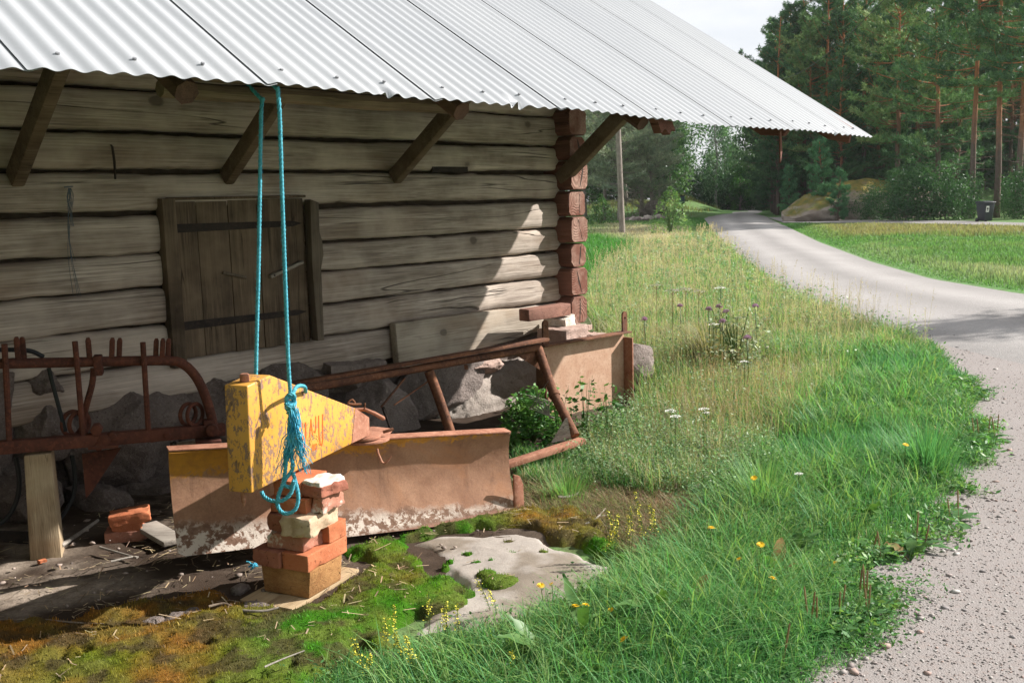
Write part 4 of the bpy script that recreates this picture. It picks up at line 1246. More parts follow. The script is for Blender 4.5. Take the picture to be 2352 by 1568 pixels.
MT['fibre'] = t.done(t.mix(t.rng(t.noise((25,) * 3, 3), .35, .65), (0.03, 0.30, 0.50), (0.12, 0.52, 0.66)), 0.7)
b.build('tassel', MT['fibre'], rope, smooth=True, auto=False)
F_ = np.concatenate(FUZZ)
Fv = inv_local(rope, F_.reshape(-1, 3))
np_mesh('loose_fibre', Fv, None, np.arange(len(Fv)).reshape(-1, 3), np.tile(np.array((0.12, 0.45, 0.55)), (len(Fv), 1)), MT['col'], rope)['kind'] = 'stuff'
b = MB()
for k in range(12):
    p = G(580 + rr_.uniform(-6, 10), 1303 + rr_.uniform(-6, 6), .03); q_ = p + np.array((rr_.uniform(-.03, .03), rr_.uniform(-.02, .02), rr_.uniform(.0, .012)))
    b.tube([p, (p + q_) / 2 + (0, 0, .006), q_], .0035, 5)
tag(b.build('rope_scrap', MT['fibre'], None, smooth=True), 'small turquoise rope scrap on the ground beside the wood block', 'rope scrap')

# ================================================================== BRICK STACK
SAZ = math.radians(26)
sx_ = np.array([math.cos(SAZ), -math.sin(SAZ), 0]); sy_ = np.array([math.sin(SAZ), math.cos(SAZ), 0])
SO = V(709, 1362, 3.475); SO[2] = 0.0                       # nearest lower corner of the wood block, on plan
def SP(a, d, z): return SO - sx_ * a + sy_ * d + np.array((0, 0, z))
SR = np.stack([sx_, sy_, np.array((0, 0, 1.0))], 1)
def brick(name, a0, a1, d0, d1, z0, z1, mat, label, cat='brick', turn=0.0, seed=0, rough=.006, bev=.006, group=None, R=None, cen=None, cuts=9, chips=4):
    bm = bmesh.new()
    bmesh.ops.create_cube(bm, size=1.0)
    bmesh.ops.bevel(bm, geom=bm.edges[:], offset=0.03, segments=2, profile=.5, affect='EDGES')
    bmesh.ops.subdivide_edges(bm, edges=bm.edges[:], cuts=3, use_grid_fill=True)
    bmesh.ops.subdivide_edges(bm, edges=[e for e in bm.edges if e.calc_length() > .12], cuts=2, use_grid_fill=True)
    sz = np.array((a1 - a0, d1 - d0, z1 - z0))
    c_ = SP((a0 + a1) / 2, (d0 + d1) / 2, (z0 + z1) / 2) if cen is None else np.array(cen)
    R_ = (rotz(turn) @ SR) if R is None else R
    rr = random.Random(seed)
    ch = [(np.array((rr.choice((-.5, .5)), rr.choice((-.5, .5)), rr.choice((-.5, .5)))) * np.array((1, rr.choice((1, rr.random())), 1)), rr.uniform(.10, .24)) for _ in range(chips)]
    for v in bm.verts:
        u_ = np.array(v.co)
        p = u_ * sz
        k = noise.fractal(Vector(p * 22) + Vector((seed * 3.3, seed, 1)), 1.0, 2.0, 4, noise_basis='PERLIN_ORIGINAL')
        nrm_ = u_ / np.linalg.norm(u_)
        p = p + nrm_ * k * rough
        for q_, rad_ in ch:
            d_ = np.linalg.norm((u_ - q_) * np.array((1, 1, .6)))
            if d_ < rad_: p = p - np.sign(q_) * (rad_ - d_) * sz * 0.28
        v.co = Vector(R_ @ p)
    bmesh.ops.recalc_face_normals(bm, faces=bm.faces)
    me = bpy.data.meshes.new(name); bm.to_mesh(me); bm.free()
    me.polygons.foreach_set('use_smooth', [True] * len(me.polygons)); me.set_sharp_from_angle(angle=math.radians(40))
    me.materials.append(mat)
    o = bpy.data.objects.new(name, me); COL.objects.link(o)
    o.location = tuple(c_)
    tag(o, label, cat, group)
    return o
# base boards and the wood block
def board(name, c_, R_, size, mat, label, cat, seed=0, bev=.003):
    b = MB(); b.box((0, 0, 0), size)
    o = b.build(name, mat, None, bevel=bev)
    o.matrix_world = Matrix([[*(R_[i]), c_[i]] for i in range(3)] + [[0, 0, 0, 1]])
    return tag(o, label, cat)
board('base_board', SP(.065, .115, .012), np.stack([sy_, -sx_, np.array((0, 0, 1.))], 1) @ np.array([[1, 0, -.0], [0, 1, 0], [0, 0, 1.]]), (.42, .125, .022), MT['pale_wood'], 'pale board under the wood block, the one reaching farthest to the right', 'board')
board('base_board', SP(.19, .06, .010), np.stack([sy_, -sx_, np.array((0, 0, 1.))], 1), (.30, .115, .018), MT['pale_wood'], 'short pale board under the left half of the wood block', 'board')
GRP = 'bricks stacked under the drawbar'
# wood block: grain along the stack's front
b = MB(); b.prism([(0, 0), (.205, 0), (.215, .103), (-.012, .103)], SP(0, -.0, .024), -sx_, (0, 0, 1), sy_ * .20)
tag(b.build('wood_block', MT['block_wood'], None, bevel=.005), 'honey coloured squared wood block carrying the brick stack', 'wood block')
B_, BD, BP_, CS, MO = MT['brick'], MT['brick_dark'], MT['brick_pale'], MT['cream_stone'], MT['mortar']
z1 = .128; hB = .064
brick('brick', -.012, .105, -.01, .235, z1, z1 + hB, B_, 'clean orange brick at the bottom right of the stack, on the wood block', group=GRP, seed=1, rough=.002, chips=2)
brick('brick', .109, .235, -.02, .20, z1, z1 + hB, BD, 'dark red brick at the bottom left of the stack, jutting past the block', group=GRP, seed=2, rough=.004, chips=3)
z2 = z1 + hB + .002
brick('brick', .020, .185, .010, .145, z2, z2 + .058, BP_, 'chipped brick smeared with grey mortar in the second course', group=GRP, seed=3, rough=.007, chips=7)
brick('brick', -.012, .045, .125, .235, z2, z2 + .066, B_, 'half brick at the back right of the second course', group=GRP, seed=4, rough=.003, chips=2)
z3 = z2 + .061
brick('brick', .115, .190, .02, .20, z3, z3 + .066, BD, 'dark weathered brick at the left of the third course', group=GRP, seed=5, rough=.006, chips=4)
brick('field_stone', -.010, .112, -.005, .20, z3, z3 + .072, CS, 'rough cream stone lying in the middle of the brick stack', 'stone', group=GRP, seed=6, rough=.012, chips=6, turn=.10)
z4 = z3 + .070
brick('brick', .062, .182, .035, .22, z4, z4 + .056, B_, 'orange brick beside the hanging rope loop, left of the fourth course', group=GRP, seed=7, rough=.004, chips=3)
brick('brick', .022, .058, .04, .16, z4 + .002, z4 + .058, B_, 'narrow brick piece standing in the fourth course', group=GRP, seed=8, rough=.003, chips=2)
brick('brick', -.03, .020, .07, .21, z4 + .004, z4 + .064, BP_, 'pale crumbling brick piece at the right of the fourth course', group=GRP, seed=9, rough=.010, chips=6)
z5 = z4 + .060
brick('brick', .055, .175, .05, .22, z5, z5 + .058, B_, 'orange brick touching the underside of the yellow drawbar', group=GRP, seed=10, rough=.004, chips=3)
o_ = brick('brick', -.048, .046, .06, .20, z5 + .006, z5 + .046, MT['brick_dark'], 'broken brick topped with a thick crust of white mortar, highest on the right', group=GRP, seed=11, rough=.011, chips=6, turn=-.12)
m_ = brick('mortar_crust', -.040, .048, .062, .195, z5 + .040, z5 + .062, MO, None, None, seed=12, rough=.008, chips=5, turn=-.12)

m_.location = (m_.location - o_.location)
m_.parent = o_

# ================================================================== RUSTY HAY TOOL on a timber post, under the roof left
rake = empty('hay_tool', G(200, 1290), 0, 'rusty spring tine implement frame resting on a timber post under the dark eave', 'farm implement')
RD = lambda x: 4.02 + (x / 510.0) * 0.42
def K(x, y, d=0.0): return V(x, y, RD(x) + d)
b = MB(); b.tube(spline([K(-260, 838), K(-120, 836), K(0, 835), K(200, 831), K(380, 828), K(420, 836), K(448, 862), K(468, 900), K(484, 950), K(492, 990)], 60), .0215, 16)
b.build('bent_tube', MT['rust_red'], rake, smooth=True)
b = MB(); b.bar(K(-280, 1050), K(516, 985), .05, .054); b.build('square_beam', MT['rust_red'], rake, bevel=.005)
TIN = [(10, 790, 22, 1022), (172, 784, 191, 1004), (328, 786, 341, 994)]
for x0, y0, x1, y1 in TIN:
    b = MB(); b.tube([K(x0, y0 + 1, -.03), K(x0, y0, -.03), K(x0 + (x1 - x0) * .3, y0 + 60, -.03), K(x1, y1, -.03)], [.008, .0125, .0125, .012], 8); b.build('upright_bar', MT['rust_red'], rake, smooth=True)
for x in (42, 55, 206, 256, 273, 357, 372, 385):
    b = MB(); b.prism([(-.011, 0), (.011, 0), (.011, .085), (.006, .098), (-.006, .098), (-.011, .085)], K(x, 828, .01 if x % 2 else -.012) + np.array((0, 0, 0)), (.94, .34, 0), (0.12 if x > 250 else 0, 0, 1), np.array((-.004, .013, 0)))
    b.build('lug', MT['rust_red'], rake, bevel=.002)
b = MB(); b.tube(spline([K(215, 845, -.01), K(212, 880, -.01), K(200, 925, 0), K(193, 960, .03), K(192, 1010, .04)], 14), .014, 8); b.build('bent_arm', MT['rust_red'], rake, smooth=True)
b = MB(); b.tube([K(112, 845, .05), K(118, 870, .05), K(150, 990, .03)], .009, 8); b.build('strut', MT['hose'], rake, smooth=True)
b = MB(); b.box(K(226, 838), (.035, .07, .085), frame((.95, .3, 0))); b.build('clamp', MT['rust_red'], rake, bevel=.006)
def coil(cx, cy, r, d, nm='spring_coil', turns=2):
    b = MB(); c0 = K(cx, cy, d)
    for k in range(turns):
        b.ring(c0 + np.array((.034 * k, -.008 * k, 0)), (.90, -.44, 0), r, .009, 26, 8)
    b.build(nm, MT['rust_red'], rake, smooth=True)
coil(432, 951, .048, .02); coil(166, 972, .052, .06)
b = MB()
for (x, y, s_) in ((222, 985, .05), (240, 1008, .055), (228, 1022, .04), (258, 1000, .04)):
    b.disc(K(x, y, -.03), (.3, -.95, 0), s_ * .5, .06, 6)
b.box(K(238, 1022, -.02), (.12, .09, .014), frame((.94, .34, -.05)))
b.build('bolted_bracket', MT['rust_red'], rake, bevel=.003)
b = MB()
b.disc(K(487, 985, -.03), (.3, -.95, 0), .028, .08, 8); b.box(K(478, 1010, -.02), (.11, .09, .012), frame((.94, .34, -.05))); b.disc(K(486, 1035, -.01), (0, 0, 1), .016, .05, 6); b.box(K(480, 975, 0), (.05, .06, .05), frame((.9, .4, 0)))
b.build('bolted_bracket', MT['rust_red'], rake, bevel=.003)
for x in (14, 362):
    b = MB(); b.bar(K(x - 18, 1034 - x * .08 + 2, -.028), K(x + 24, 1030 - x * .08, -.028), .02, .034); b.disc(K(x + 22, 1029 - x * .08, -.04), (.3, -.95, 0), .017, .02, 6); b.build('bolted_bracket', MT['rust_red'], rake, bevel=.004)
b = MB(); b.prism([(0, 0), (.16, 0), (.03, -.17), (.0, -.20)], K(188, 1042, .06), (.94, .34, .05), (0, 0, 1), np.array((-.004, .012, 0))); b.build('gusset', MT['rust_red'], rake)
b = MB(); b.bar(K(398, 1015, .08), K(402, 1120, .08), .03, .012); b.build('tine_arm', MT['iron'], rake)
for pts in ([(165, 1045), (172, 1090), (168, 1140), (146, 1180), (128, 1200)], [(-40, 1215), (10, 1195), (38, 1150), (44, 1100), (36, 1050)], [(-30, 805), (20, 803), (70, 806), (100, 820)]):
    b = MB(); b.tube(spline([K(x, y, .10) for x, y in pts], 30), .010, 8); b.build('hose', MT['hose'], rake, smooth=True)
b = MB(); b.bar(G(-60, 1232, .03), G(70, 1236, .03), .05, .05); b.build('skid', MT['iron'], rake, bevel=.004)

# timber post carrying it
p0 = G(97, 1287); pt = V(90, 1037, RD(90) + 0.0)
pr = np.stack([np.array((.955, .30, 0)), np.array((-.30, .955, 0)), np.array((0, 0, 1.))], 1)
hp = pt[2] - 0.0
b = MB()
q4 = lambda w, d: [np.array((-w, -d)), np.array((w * .0, -d * 1.12)), np.array((w, -d)), np.array((w * 1.0, d)), np.array((-w, d))]
lo_, hi_ = q4(.062, .05), q4(.052, .05)
vs = [np.array((0, 0, 0)) + pr @ np.array((*a, -.01)) + p0 + (0, .05, 0) for a in lo_] + [pr @ np.array((*a, 0)) + np.array((pt[0], p0[1] + .07, hp)) for a in hi_]
b.add(vs, [(0, 1, 2, 3, 4)[::-1], (5, 6, 7, 8, 9)] + [(i, (i + 1) % 5, (i + 1) % 5 + 5, i + 5) for i in range(5)])
tag(b.build('timber_post', MT['post_wood'], None, bevel=.006), 'short upright squared timber post holding up the rusty implement frame', 'post')

# ================================================================== A FRAME and steel box at the corner
afr = empty('tow_frame', G(1250, 1040), 0, 'rusty triangular tow frame of welded pipe leaning by the stone footing', 'farm implement')
TL, TR_ = V(640, 890, 4.75), V(1243, 790, 5.75)
TLc, TRc = V(600, 893, 4.75), V(1256, 779, 5.75)
b = MB(); b.bar(TLc, TRc, .055, .018, (0, 0, 1)); b.build('channel', MT['rust'], afr, bevel=.003)
b = MB(); b.tube([V(640, 903, 4.75), V(940, 850, 5.24), V(1240, 798, 5.75)], .021, 14); b.build('pipe', MT['rust'], afr, smooth=True)
leg = [V(1236, 800, 5.75), V(1272, 905, 5.55), V(1321, 1001, 5.36)]
b = MB(); b.tube(leg, [.027, .027, .027], 14); b.tube([leg[1] - (leg[1] - leg[0]) * .03, leg[1] + (leg[2] - leg[1]) * .05], .033, 14); b.build('leg_pipe', MT['rust'], afr, smooth=True)
b = MB(); b.tube([V(985, 852, 5.3), V(1005, 905, 5.3), V(1034, 990, 5.3), V(1060, 1060, 5.3)], .027, 14); b.build('leg_pipe', MT['rust'], afr, smooth=True)
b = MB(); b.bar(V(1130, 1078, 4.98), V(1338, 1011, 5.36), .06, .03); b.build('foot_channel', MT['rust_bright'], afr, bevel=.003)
b = MB(); b.prism([(0, 0), (-.02, .12), (-.035, .115), (-.12, -.01)], V(1312, 1008, 5.34), (.95, .3, .0), (0, 0, 1), (0, .008, 0)); b.build('gusset', MT['grey_board'], afr)
b = MB(); b.prism([(0, 0), (-.17, .0), (-.01, -.11)], V(1243, 806, 5.74), (.85, .5, .05), (0, 0, 1), (0, .008, 0)); b.build('gusset', MT['rust'], afr)
b = MB(); b.bar(V(930, 868, 5.22), V(875, 935, 5.15), .01, .008); b.bar(V(988, 872, 5.3), V(905, 930, 5.18), .008, .006); b.build('brace_rod', MT['rust'], afr)
b = MB(); b.bar(V(880, 935, 5.16), V(918, 1040, 5.2), .028, .012); b.build('strut', MT['iron'], afr)
b = MB(); b.ring(V(1258, 906, 5.66), (.85, -.5, 0), .026, .007, 20, 7); b.build('ring', MT['rust'], afr, smooth=True)
b = MB(); b.bar(V(1070, 838, 5.46), V(1071, 848, 5.46), .02, .02); b.build('stub', MT['rust'], afr)

box_ = empty('steel_box', G(1340, 1010), 0, 'rusty open steel scraper box with two upright eye lugs at the barn corner', 'farm implement')
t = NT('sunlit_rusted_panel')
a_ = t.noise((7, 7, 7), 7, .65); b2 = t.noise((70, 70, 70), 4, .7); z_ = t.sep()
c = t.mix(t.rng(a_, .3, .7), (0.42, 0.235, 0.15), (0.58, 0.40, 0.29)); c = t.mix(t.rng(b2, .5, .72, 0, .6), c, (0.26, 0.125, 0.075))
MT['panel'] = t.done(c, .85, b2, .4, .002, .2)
BD0 = 6.3
tl, tr = V(1240, 795, BD0), V(1437, 806, BD0 + .63)
xd = (tr - tl) * np.array((1, 1, 0)); wB = np.linalg.norm(xd); xd /= wB; nd = np.array([xd[1], -xd[0], 0])
hB_ = tl[2]
def XP(a, d, z): return tl * np.array((1, 1, 0)) + xd * a + nd * d + np.array((0, 0, z))
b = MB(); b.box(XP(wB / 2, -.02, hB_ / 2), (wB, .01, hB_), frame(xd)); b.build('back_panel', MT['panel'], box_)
b = MB(); b.bar(XP(-.01, .015, hB_ + .003), XP(wB + .01, .015, hB_ - .006), .075, .012); b.build('top_flange', MT['rust'], box_, bevel=.002)
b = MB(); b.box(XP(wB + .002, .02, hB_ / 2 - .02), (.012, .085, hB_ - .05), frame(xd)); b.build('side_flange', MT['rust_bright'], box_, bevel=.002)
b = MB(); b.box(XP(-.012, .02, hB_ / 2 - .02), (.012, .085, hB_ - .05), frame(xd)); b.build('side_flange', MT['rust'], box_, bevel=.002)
for a in (.012, wB - .055):
    hgt = .165 if a < .1 else .14
    out = [(math.cos(q_) * .026, hgt - .026 + math.sin(q_) * .026) for q_ in np.linspace(0, math.pi, 9)]
    b = MB()
    o_pts = [(.026, 0)] + out + [(-.026, 0)]
    hole = [(math.cos(q_) * .0085, hgt - .045 + math.sin(q_) * .0085) for q_ in np.linspace(-math.pi / 2, 1.5 * math.pi, 13)]
    ring_ = o_pts
    # outline bridged to the hole so that it is really open
    poly = [(.0005, 0)] + [(.026, 0)] + out + [(-.026, 0)] + [(-.0005, 0)] + [(x - .0005, z) for x, z in hole[::-1]]
    b.prism(poly, XP(a + .026, .02, hB_), xd, (0, 0, 1), -nd * .012)
    b.build('eye_lug', MT['rust'], box_)

# ================================================================== LOOSE BRICKS, STONES, TIMBER by the corner
I3 = np.eye(3)
BR = np.stack([BU, -BN, np.array((0, 0, 1.))], 1)
def loose(name, x, y, Y, size, mat, label, cat, seed, turn=0.0, tilt=0.0, rough=.010, chips=5, group=None):
    R_ = BR @ rotz(turn) @ np.array([[math.cos(tilt), 0, -math.sin(tilt)], [0, 1, 0], [math.sin(tilt), 0, math.cos(tilt)]])
    return brick(name, 0, size[0], 0, size[1], 0, size[2], mat, label, cat, cen=V(x, y, Y), R=R_, seed=seed, rough=rough, chips=chips, group=group)
CG = 'stones wedged under the barn corner'
loose('corner_stone', 1293, 773, 7.05, (.27, .25, .14), MT['granite_pink'], 'pink granite block behind the left eye lug at the barn corner', 'stone', 41, .05, .03, group=CG)
loose('corner_stone', 1352, 784, 7.20, (.25, .25, .12), MT['granite_pink'], 'flat pink granite block under the right side of the barn corner', 'stone', 42, -.03, -.06, group=CG)
loose('corner_stone', 1286, 742, 7.15, (.16, .18, .10), MT['white_stone'], 'pale white wedge stone under the barn corner logs', 'stone', 43, .2, .15, group=CG)
loose('corner_stone', 1333, 752, 7.25, (.11, .14, .04), MT['granite_pink'], 'small thin stone shim directly under the lowest corner log', 'stone', 44, .0, .05, group=CG)
b = MB(); b.bar(V(1203, 724, 6.85), V(1300, 709, 7.15), .10, .085); tag(b.build('red_timber', MT['red_wood_x'], None, bevel=.008), 'short faded red timber wedged against the wall below the corner', 'timber')
rk = rock('boulder', V(1452, 868, 7.35), (.30, .34, .52), MT['granite_mid'], None, 51, None, 4, .12, True, .82)
tag(rk, 'grey boulder beside the steel box at the barn corner', 'boulder')

# bricks and boards on the dark ground
LG = 'bricks piled on the soil under the roof'
loose('brick', 298, 1184, 4.27, (.17, .11, .048), MT['brick'], 'broken orange brick topmost of the small pile in shade', 'brick', 61, -.5, .05, .006, 5, LG)
loose('brick', 293, 1203, 4.27, (.125, .11, .044), MT['brick'], 'small brick in the middle of the small pile in shade', 'brick', 62, -.55, .0, .005, 4, LG)
loose('brick', 291, 1224, 4.27, (.17, .12, .05), MT['brick_pale'], 'brown brick at the bottom of the small pile in shade', 'brick', 63, -.6, .0, .006, 4, LG)
b = MB(); b.bar(G(335, 1206, .05), G(402, 1244, .04), .10, .024); tag(b.build('grey_board', MT['grey_board'], None, bevel=.004), 'grey board lying on the soil behind the left end of the blade', 'board')
b = MB(); b.bar(V(412, 1032, 4.55), V(470, 1024, 4.5), .06, .07); tag(b.build('wood_offcut', MT['grey_board'], None, bevel=.005), 'pale wood offcut standing behind the left end of the blade', 'offcut')
loose('stone_chip', 98, 1288, 3.97, (.03, .02, .012), MT['brick'], 'tiny orange brick chip at the foot of the timber post', 'brick chip', 64)

# sticks
SG = 'sticks and twigs on the soil'
def stick(pts, r, label, mat='stick', z=.02):
    b = MB(); q_ = spline([G(x, y, z) + np.array((0, 0, random.uniform(-.006, .012))) for x, y in pts], 16)
    b.tube(q_, [r * (1 - .4 * i / 16) for i in range(16)], 7)
    tag(b.build('stick', MT[mat], None, smooth=True), label, 'stick', SG)
stick([(140, 1258), (185, 1222), (225, 1195)], .011, 'straight grey stick leaning behind the timber post', 'grey_board', .03)
stick([(-20, 1424), (90, 1428), (150, 1434), (230, 1430), (320, 1424), (400, 1428), (470, 1424)], .004, 'long thin twig winding across the dark soil at left', 'stick', .03)
stick([(480, 1394), (515, 1388), (540, 1395)], .005, 'short curved twig by the mossy stones', 'stick', .05)
stick([(556, 1398), (580, 1404), (612, 1402), (640, 1397)], .006, 'pale curved twig in front of the base boards', 'grey_board', .05)
stick([(230, 1262), (280, 1274), (315, 1282)], .006, 'bleached stick beside the small brick pile', 'grey_board', .025)
stick([(255, 1292), (300, 1282), (318, 1276)], .005, 'short bleached stick catching the sun on the soil', 'grey_board', .025)
stick([(608, 1538), (650, 1518), (700, 1500)], .003, 'thin straw stick lying on the green moss', 'grey_board', .08)
stick([(1282, 1145), (1310, 1140), (1332, 1130)], .007, 'bleached branch at the edge of the dry grass', 'grey_board', .04)
stick([(1330, 1205), (1365, 1196), (1390, 1165)], .005, 'thin dead twig lying on the brown moss', 'grey_board', .04)
stick([(1320, 1190), (1352, 1188), (1400, 1180)], .004, 'slender dead twig crossing another on brown moss', 'grey_board', .04)

# straw litter: nobody could count it
nS = 2600
bs_ = np.stack([rng.uniform(-.6, 2.2, nS), rng.uniform(.0, 1.75, nS)], 1)
kk = vnoise(bs_[:, 0], bs_[:, 1], 3, 3, 40) > .42
bs_ = bs_[kk]
base_ = P0[None] + bs_[:, :1] * BU[None] - bs_[:, 1:] * BN[None]
pm2 = sample_tri(np.array([(-2.3, 2.4), (0.7, 2.4), (0.7, 4.6), (-2.3, 4.6)]), 2600)
z2_, mm2, _ = moss_z(pm2[:, 0], pm2[:, 1])
k2 = (z2_ > 0.0) & (vnoise(pm2[:, 0], pm2[:, 1], 5, 3, 41) > .55)
allp = np.concatenate([np.column_stack([base_[:, :2], np.full(len(base_), .026)]), np.column_stack([pm2[k2], z2_[k2] + .006])])
nS = len(allp)
a_ = rng.uniform(0, 6.28, nS); l_ = rng.uniform(.010, .055, nS) * np.where(rng.random(nS) < .1, 1.8, 1); w_ = rng.uniform(.0010, .0026, nS)
d_ = np.stack([np.cos(a_), np.sin(a_), rng.uniform(-.15, .25, nS)], 1); s_ = np.stack([-np.sin(a_), np.cos(a_), np.zeros(nS)], 1)
q8 = np.stack([allp - s_ * w_[:, None], allp + s_ * w_[:, None], allp + d_ * l_[:, None] + s_ * w_[:, None], allp + d_ * l_[:, None] - s_ * w_[:, None]], 1)
cl = np.array((0.36, 0.27, 0.17))[None] * rng.uniform(.35, 1.5, (nS, 1)) * rng.uniform(.9, 1.1, (nS, 3))
tag(np_mesh('straw_litter', q8.reshape(-1, 3), np.arange(nS * 4).reshape(-1, 4), None, np.repeat(cl, 4, 0), MT['col']), 'dry straw and plant litter scattered over soil and moss', 'litter', kind='stuff')

# loose pebbles in gravel and soil
def pebbles(name, pts, size, cols, label, cat, zoff=0.0):
    n = len(pts)
    ico = np.array([(0, 0, 1), (.894, 0, .447), (.276, .851, .447), (-.724, .526, .447), (-.724, -.526, .447), (.276, -.851, .447), (.724, .526, -.447), (-.276, .851, -.447), (-.894, 0, -.447), (-.276, -.851, -.447), (.724, -.526, -.447), (0, 0, -1)])
    F = np.array([(0, 1, 2), (0, 2, 3), (0, 3, 4), (0, 4, 5), (0, 5, 1), (1, 6, 2), (2, 7, 3), (3, 8, 4), (4, 9, 5), (5, 10, 1), (2, 6, 7), (3, 7, 8), (4, 8, 9), (5, 9, 10), (1, 10, 6), (11, 7, 6), (11, 8, 7), (11, 9, 8), (11, 10, 9), (11, 6, 10)])
    jit = rng.uniform(.65, 1.25, (n, 12, 1)); sc = rng.uniform(.6, 1.2, (n, 1, 3)) * np.array((1, 1, .48))
    a = rng.uniform(0, 6.28, n); c_, s_ = np.cos(a), np.sin(a)
    v = ico[None] * jit * sc * size[:, None, None]
    v = np.stack([v[..., 0] * c_[:, None] - v[..., 1] * s_[:, None], v[..., 0] * s_[:, None] + v[..., 1] * c_[:, None], v[..., 2]], -1)
    v = v + pts[:, None, :] + np.array((0, 0, zoff))
    f = (np.arange(n)[:, None, None] * 12 + F[None]).reshape(-1, 3)
    return tag(np_mesh(name, v.reshape(-1, 3), None, f, np.repeat(cols, 12, 0), MT['col']), label, cat, kind='stuff')
pg = sample_tri(YARD_POLY, 17000, lambda x, y: np.clip((3.6 / np.maximum(np.hypot(x, y), 1.5)) ** 2.2, 0, 1) * ((y > 2.0) & (x < .75 * y) & (x > 0.1)))
n = len(pg); sz_ = 0.0022 + 0.0038 * rng.random(n) ** 3 + np.where(rng.random(n) < .015, .005, 0)
pal = np.array([(0.36, 0.32, 0.30), (0.46, 0.42, 0.39), (0.30, 0.25, 0.235), (0.40, 0.29, 0.25), (0.52, 0.49, 0.46), (0.24, 0.215, 0.21)]) * .8
pebbles('gravel', np.column_stack([pg, np.full(n, .004)]), sz_, pal[rng.integers(0, 6, n)] * rng.uniform(.8, 1.15, (n, 1)), 'loose pink and grey gravel on the yard', 'gravel')
ke = rng.random(520); je = ke * 9.999; ie = je.astype(int); fe = (je - ie)[:, None]
ye = gpoly(YARD_EDGE); pe = ye[ie] * (1 - fe) + ye[ie + 1] * fe + rng.normal(0, .10, (520, 2)) + np.array((.05, 0))
pebbles('gravel', np.column_stack([pe, np.full(520, .005)]), .004 + .016 * rng.random(520) ** 3, pal[rng.integers(0, 6, 520)] * rng.uniform(.9, 1.25, (520, 1)), 'bigger loose stones along the grass edge of the yard', 'gravel')
# windrow of coarse stones along the road's near edge
k_ = rng.random(5200); ii = k_ * (nl - 1); i0 = ii.astype(int); fr = (ii - i0)[:, None]
i1 = np.minimum(i0 + 1, nl - 1)
ed = RL[i0] * (1 - fr) + RL[i1] * fr; op = RR[i0] * (1 - fr) + RR[i1] * fr
lt = np.abs(rng.normal(0, .10, len(ed)))[:, None]
pw = ed + (op - ed) * lt
kk = (pw[:, 1] < 26) & (pw[:, 1] > 9.6)
pw = pw[kk]; n = len(pw)
pebbles('gravel', np.column_stack([pw, np.full(n, .02)]), rng.uniform(.008, .022, n), (np.array((0.40, 0.385, 0.37)) * rng.uniform(.6, 1.3, (n, 1))), 'coarse grey stones thrown up along the road edge', 'gravel')
# pebbles in soil
ps = np.stack([rng.uniform(-.6, 2.2, 260), rng.uniform(.0, 1.7, 260)], 1)
pp = P0[None] + ps[:, :1] * BU[None] - ps[:, 1:] * BN[None]
pebbles('pebble_litter', np.column_stack([pp[:, :2], np.full(260, .022)]), rng.uniform(.004, .016, 260), np.array((0.25, 0.20, 0.17)) * rng.uniform(.5, 1.7, (260, 1)), 'small stones scattered in the soil under the roof', 'pebbles')
MG = 'stones along the moss edge'
for i, (x, y, s_, lab) in enumerate(((350, 1432, .05, 'dark rough stone at the left edge of the moss'), (400, 1424, .055, 'dark stone right of centre on the moss edge'), (440, 1412, .05, 'moss capped stone behind the pale twig'),
        (590, 1398, .06, 'dark stone in front of the short base board'), (550, 1352, .05, 'stone capped with olive moss left of the wood block'), (20, 1537, .03, 'white chip of stone on the rusty moss'))):
    c_ = G(x, y, .02); R_ = rotz(i * 1.1)
    o = rock('stone', c_, (s_ * 1.5, s_ * 1.1, s_ * .8), MT['granite'] if i < 5 else MT['white_stone'], None, 70 + i, R_, 2, .15, True, .5)
    tag(o, lab, 'stone', MG)
# ================================================================== GRASS
NEAR = gpoly([(560, 1760), (640, 1600), (740, 1530), (840, 1500), (960, 1490), (1010, 1478), (1130, 1448), (1230, 1415), (1310, 1372), (1400, 1318), (1480, 1262), (1560, 1190), (1600, 1130), (1640, 1060),
              (1800, 900), (1900, 800), (2000, 768), (2190, 790), (2300, 880), (2330, 960), (2325, 1070), (2285, 1150), (2240, 1250), (2150, 1330), (2135, 1420), (2060, 1500), (1960, 1568), (1760, 1760)])
MEADOW = gpoly([(1345, 700), (1360, 640), (1500, 560), (1640, 545), (1690, 592), (1745, 642), (1830, 692), (1930, 738), (2050, 775), (2150, 800), (1980, 830), (1860, 960), (1700, 1090), (1600, 1140), (1480, 1150),
                (1360, 1080), (1345, 1010), (1450, 1000), (1480, 900), (1480, 830), (1390, 800)])
BARN_FOOT = np.array([BW(s_, t_, 0)[:2] for s_, t_ in ((-4, 1.7), (4.98, 1.7), (5.35, 2.0), (5.35, 6.6), (-4, 6.6))])
BOX_FOOT = np.array([XP(a, d, 0)[:2] for a, d in ((-.05, -.02), (wB + .05, -.02), (wB + .05, -.3), (-.05, -.3))])
def clear(p):
    x, y = p[:, 0], p[:, 1]
    k = ~inpoly(x, y, BARN_FOOT) & ~inpoly(x, y, BOX_FOOT)
    k &= ~((polydist(x, y, ROAD_POLY) > 0.03))
    k &= ~(polydist(x, y, YARD_POLY) > (vnoise(x, y, 3.4, 4, 55) - .47) * .55)
    return p[k]
def gcol(n, base, var=.3, hue=.12):
    return np.clip(np.array(base)[None] * rng.uniform(1 - var, 1 + var, (n, 1)) * (1 + rng.uniform(-hue, hue, (n, 3))), 0.005, 1)
GR_A, GR_B, GR_Y, DRY = (0.085, 0.255, 0.100), (0.125, 0.310, 0.095), (0.22, 0.355, 0.110), (0.46, 0.42, 0.30)

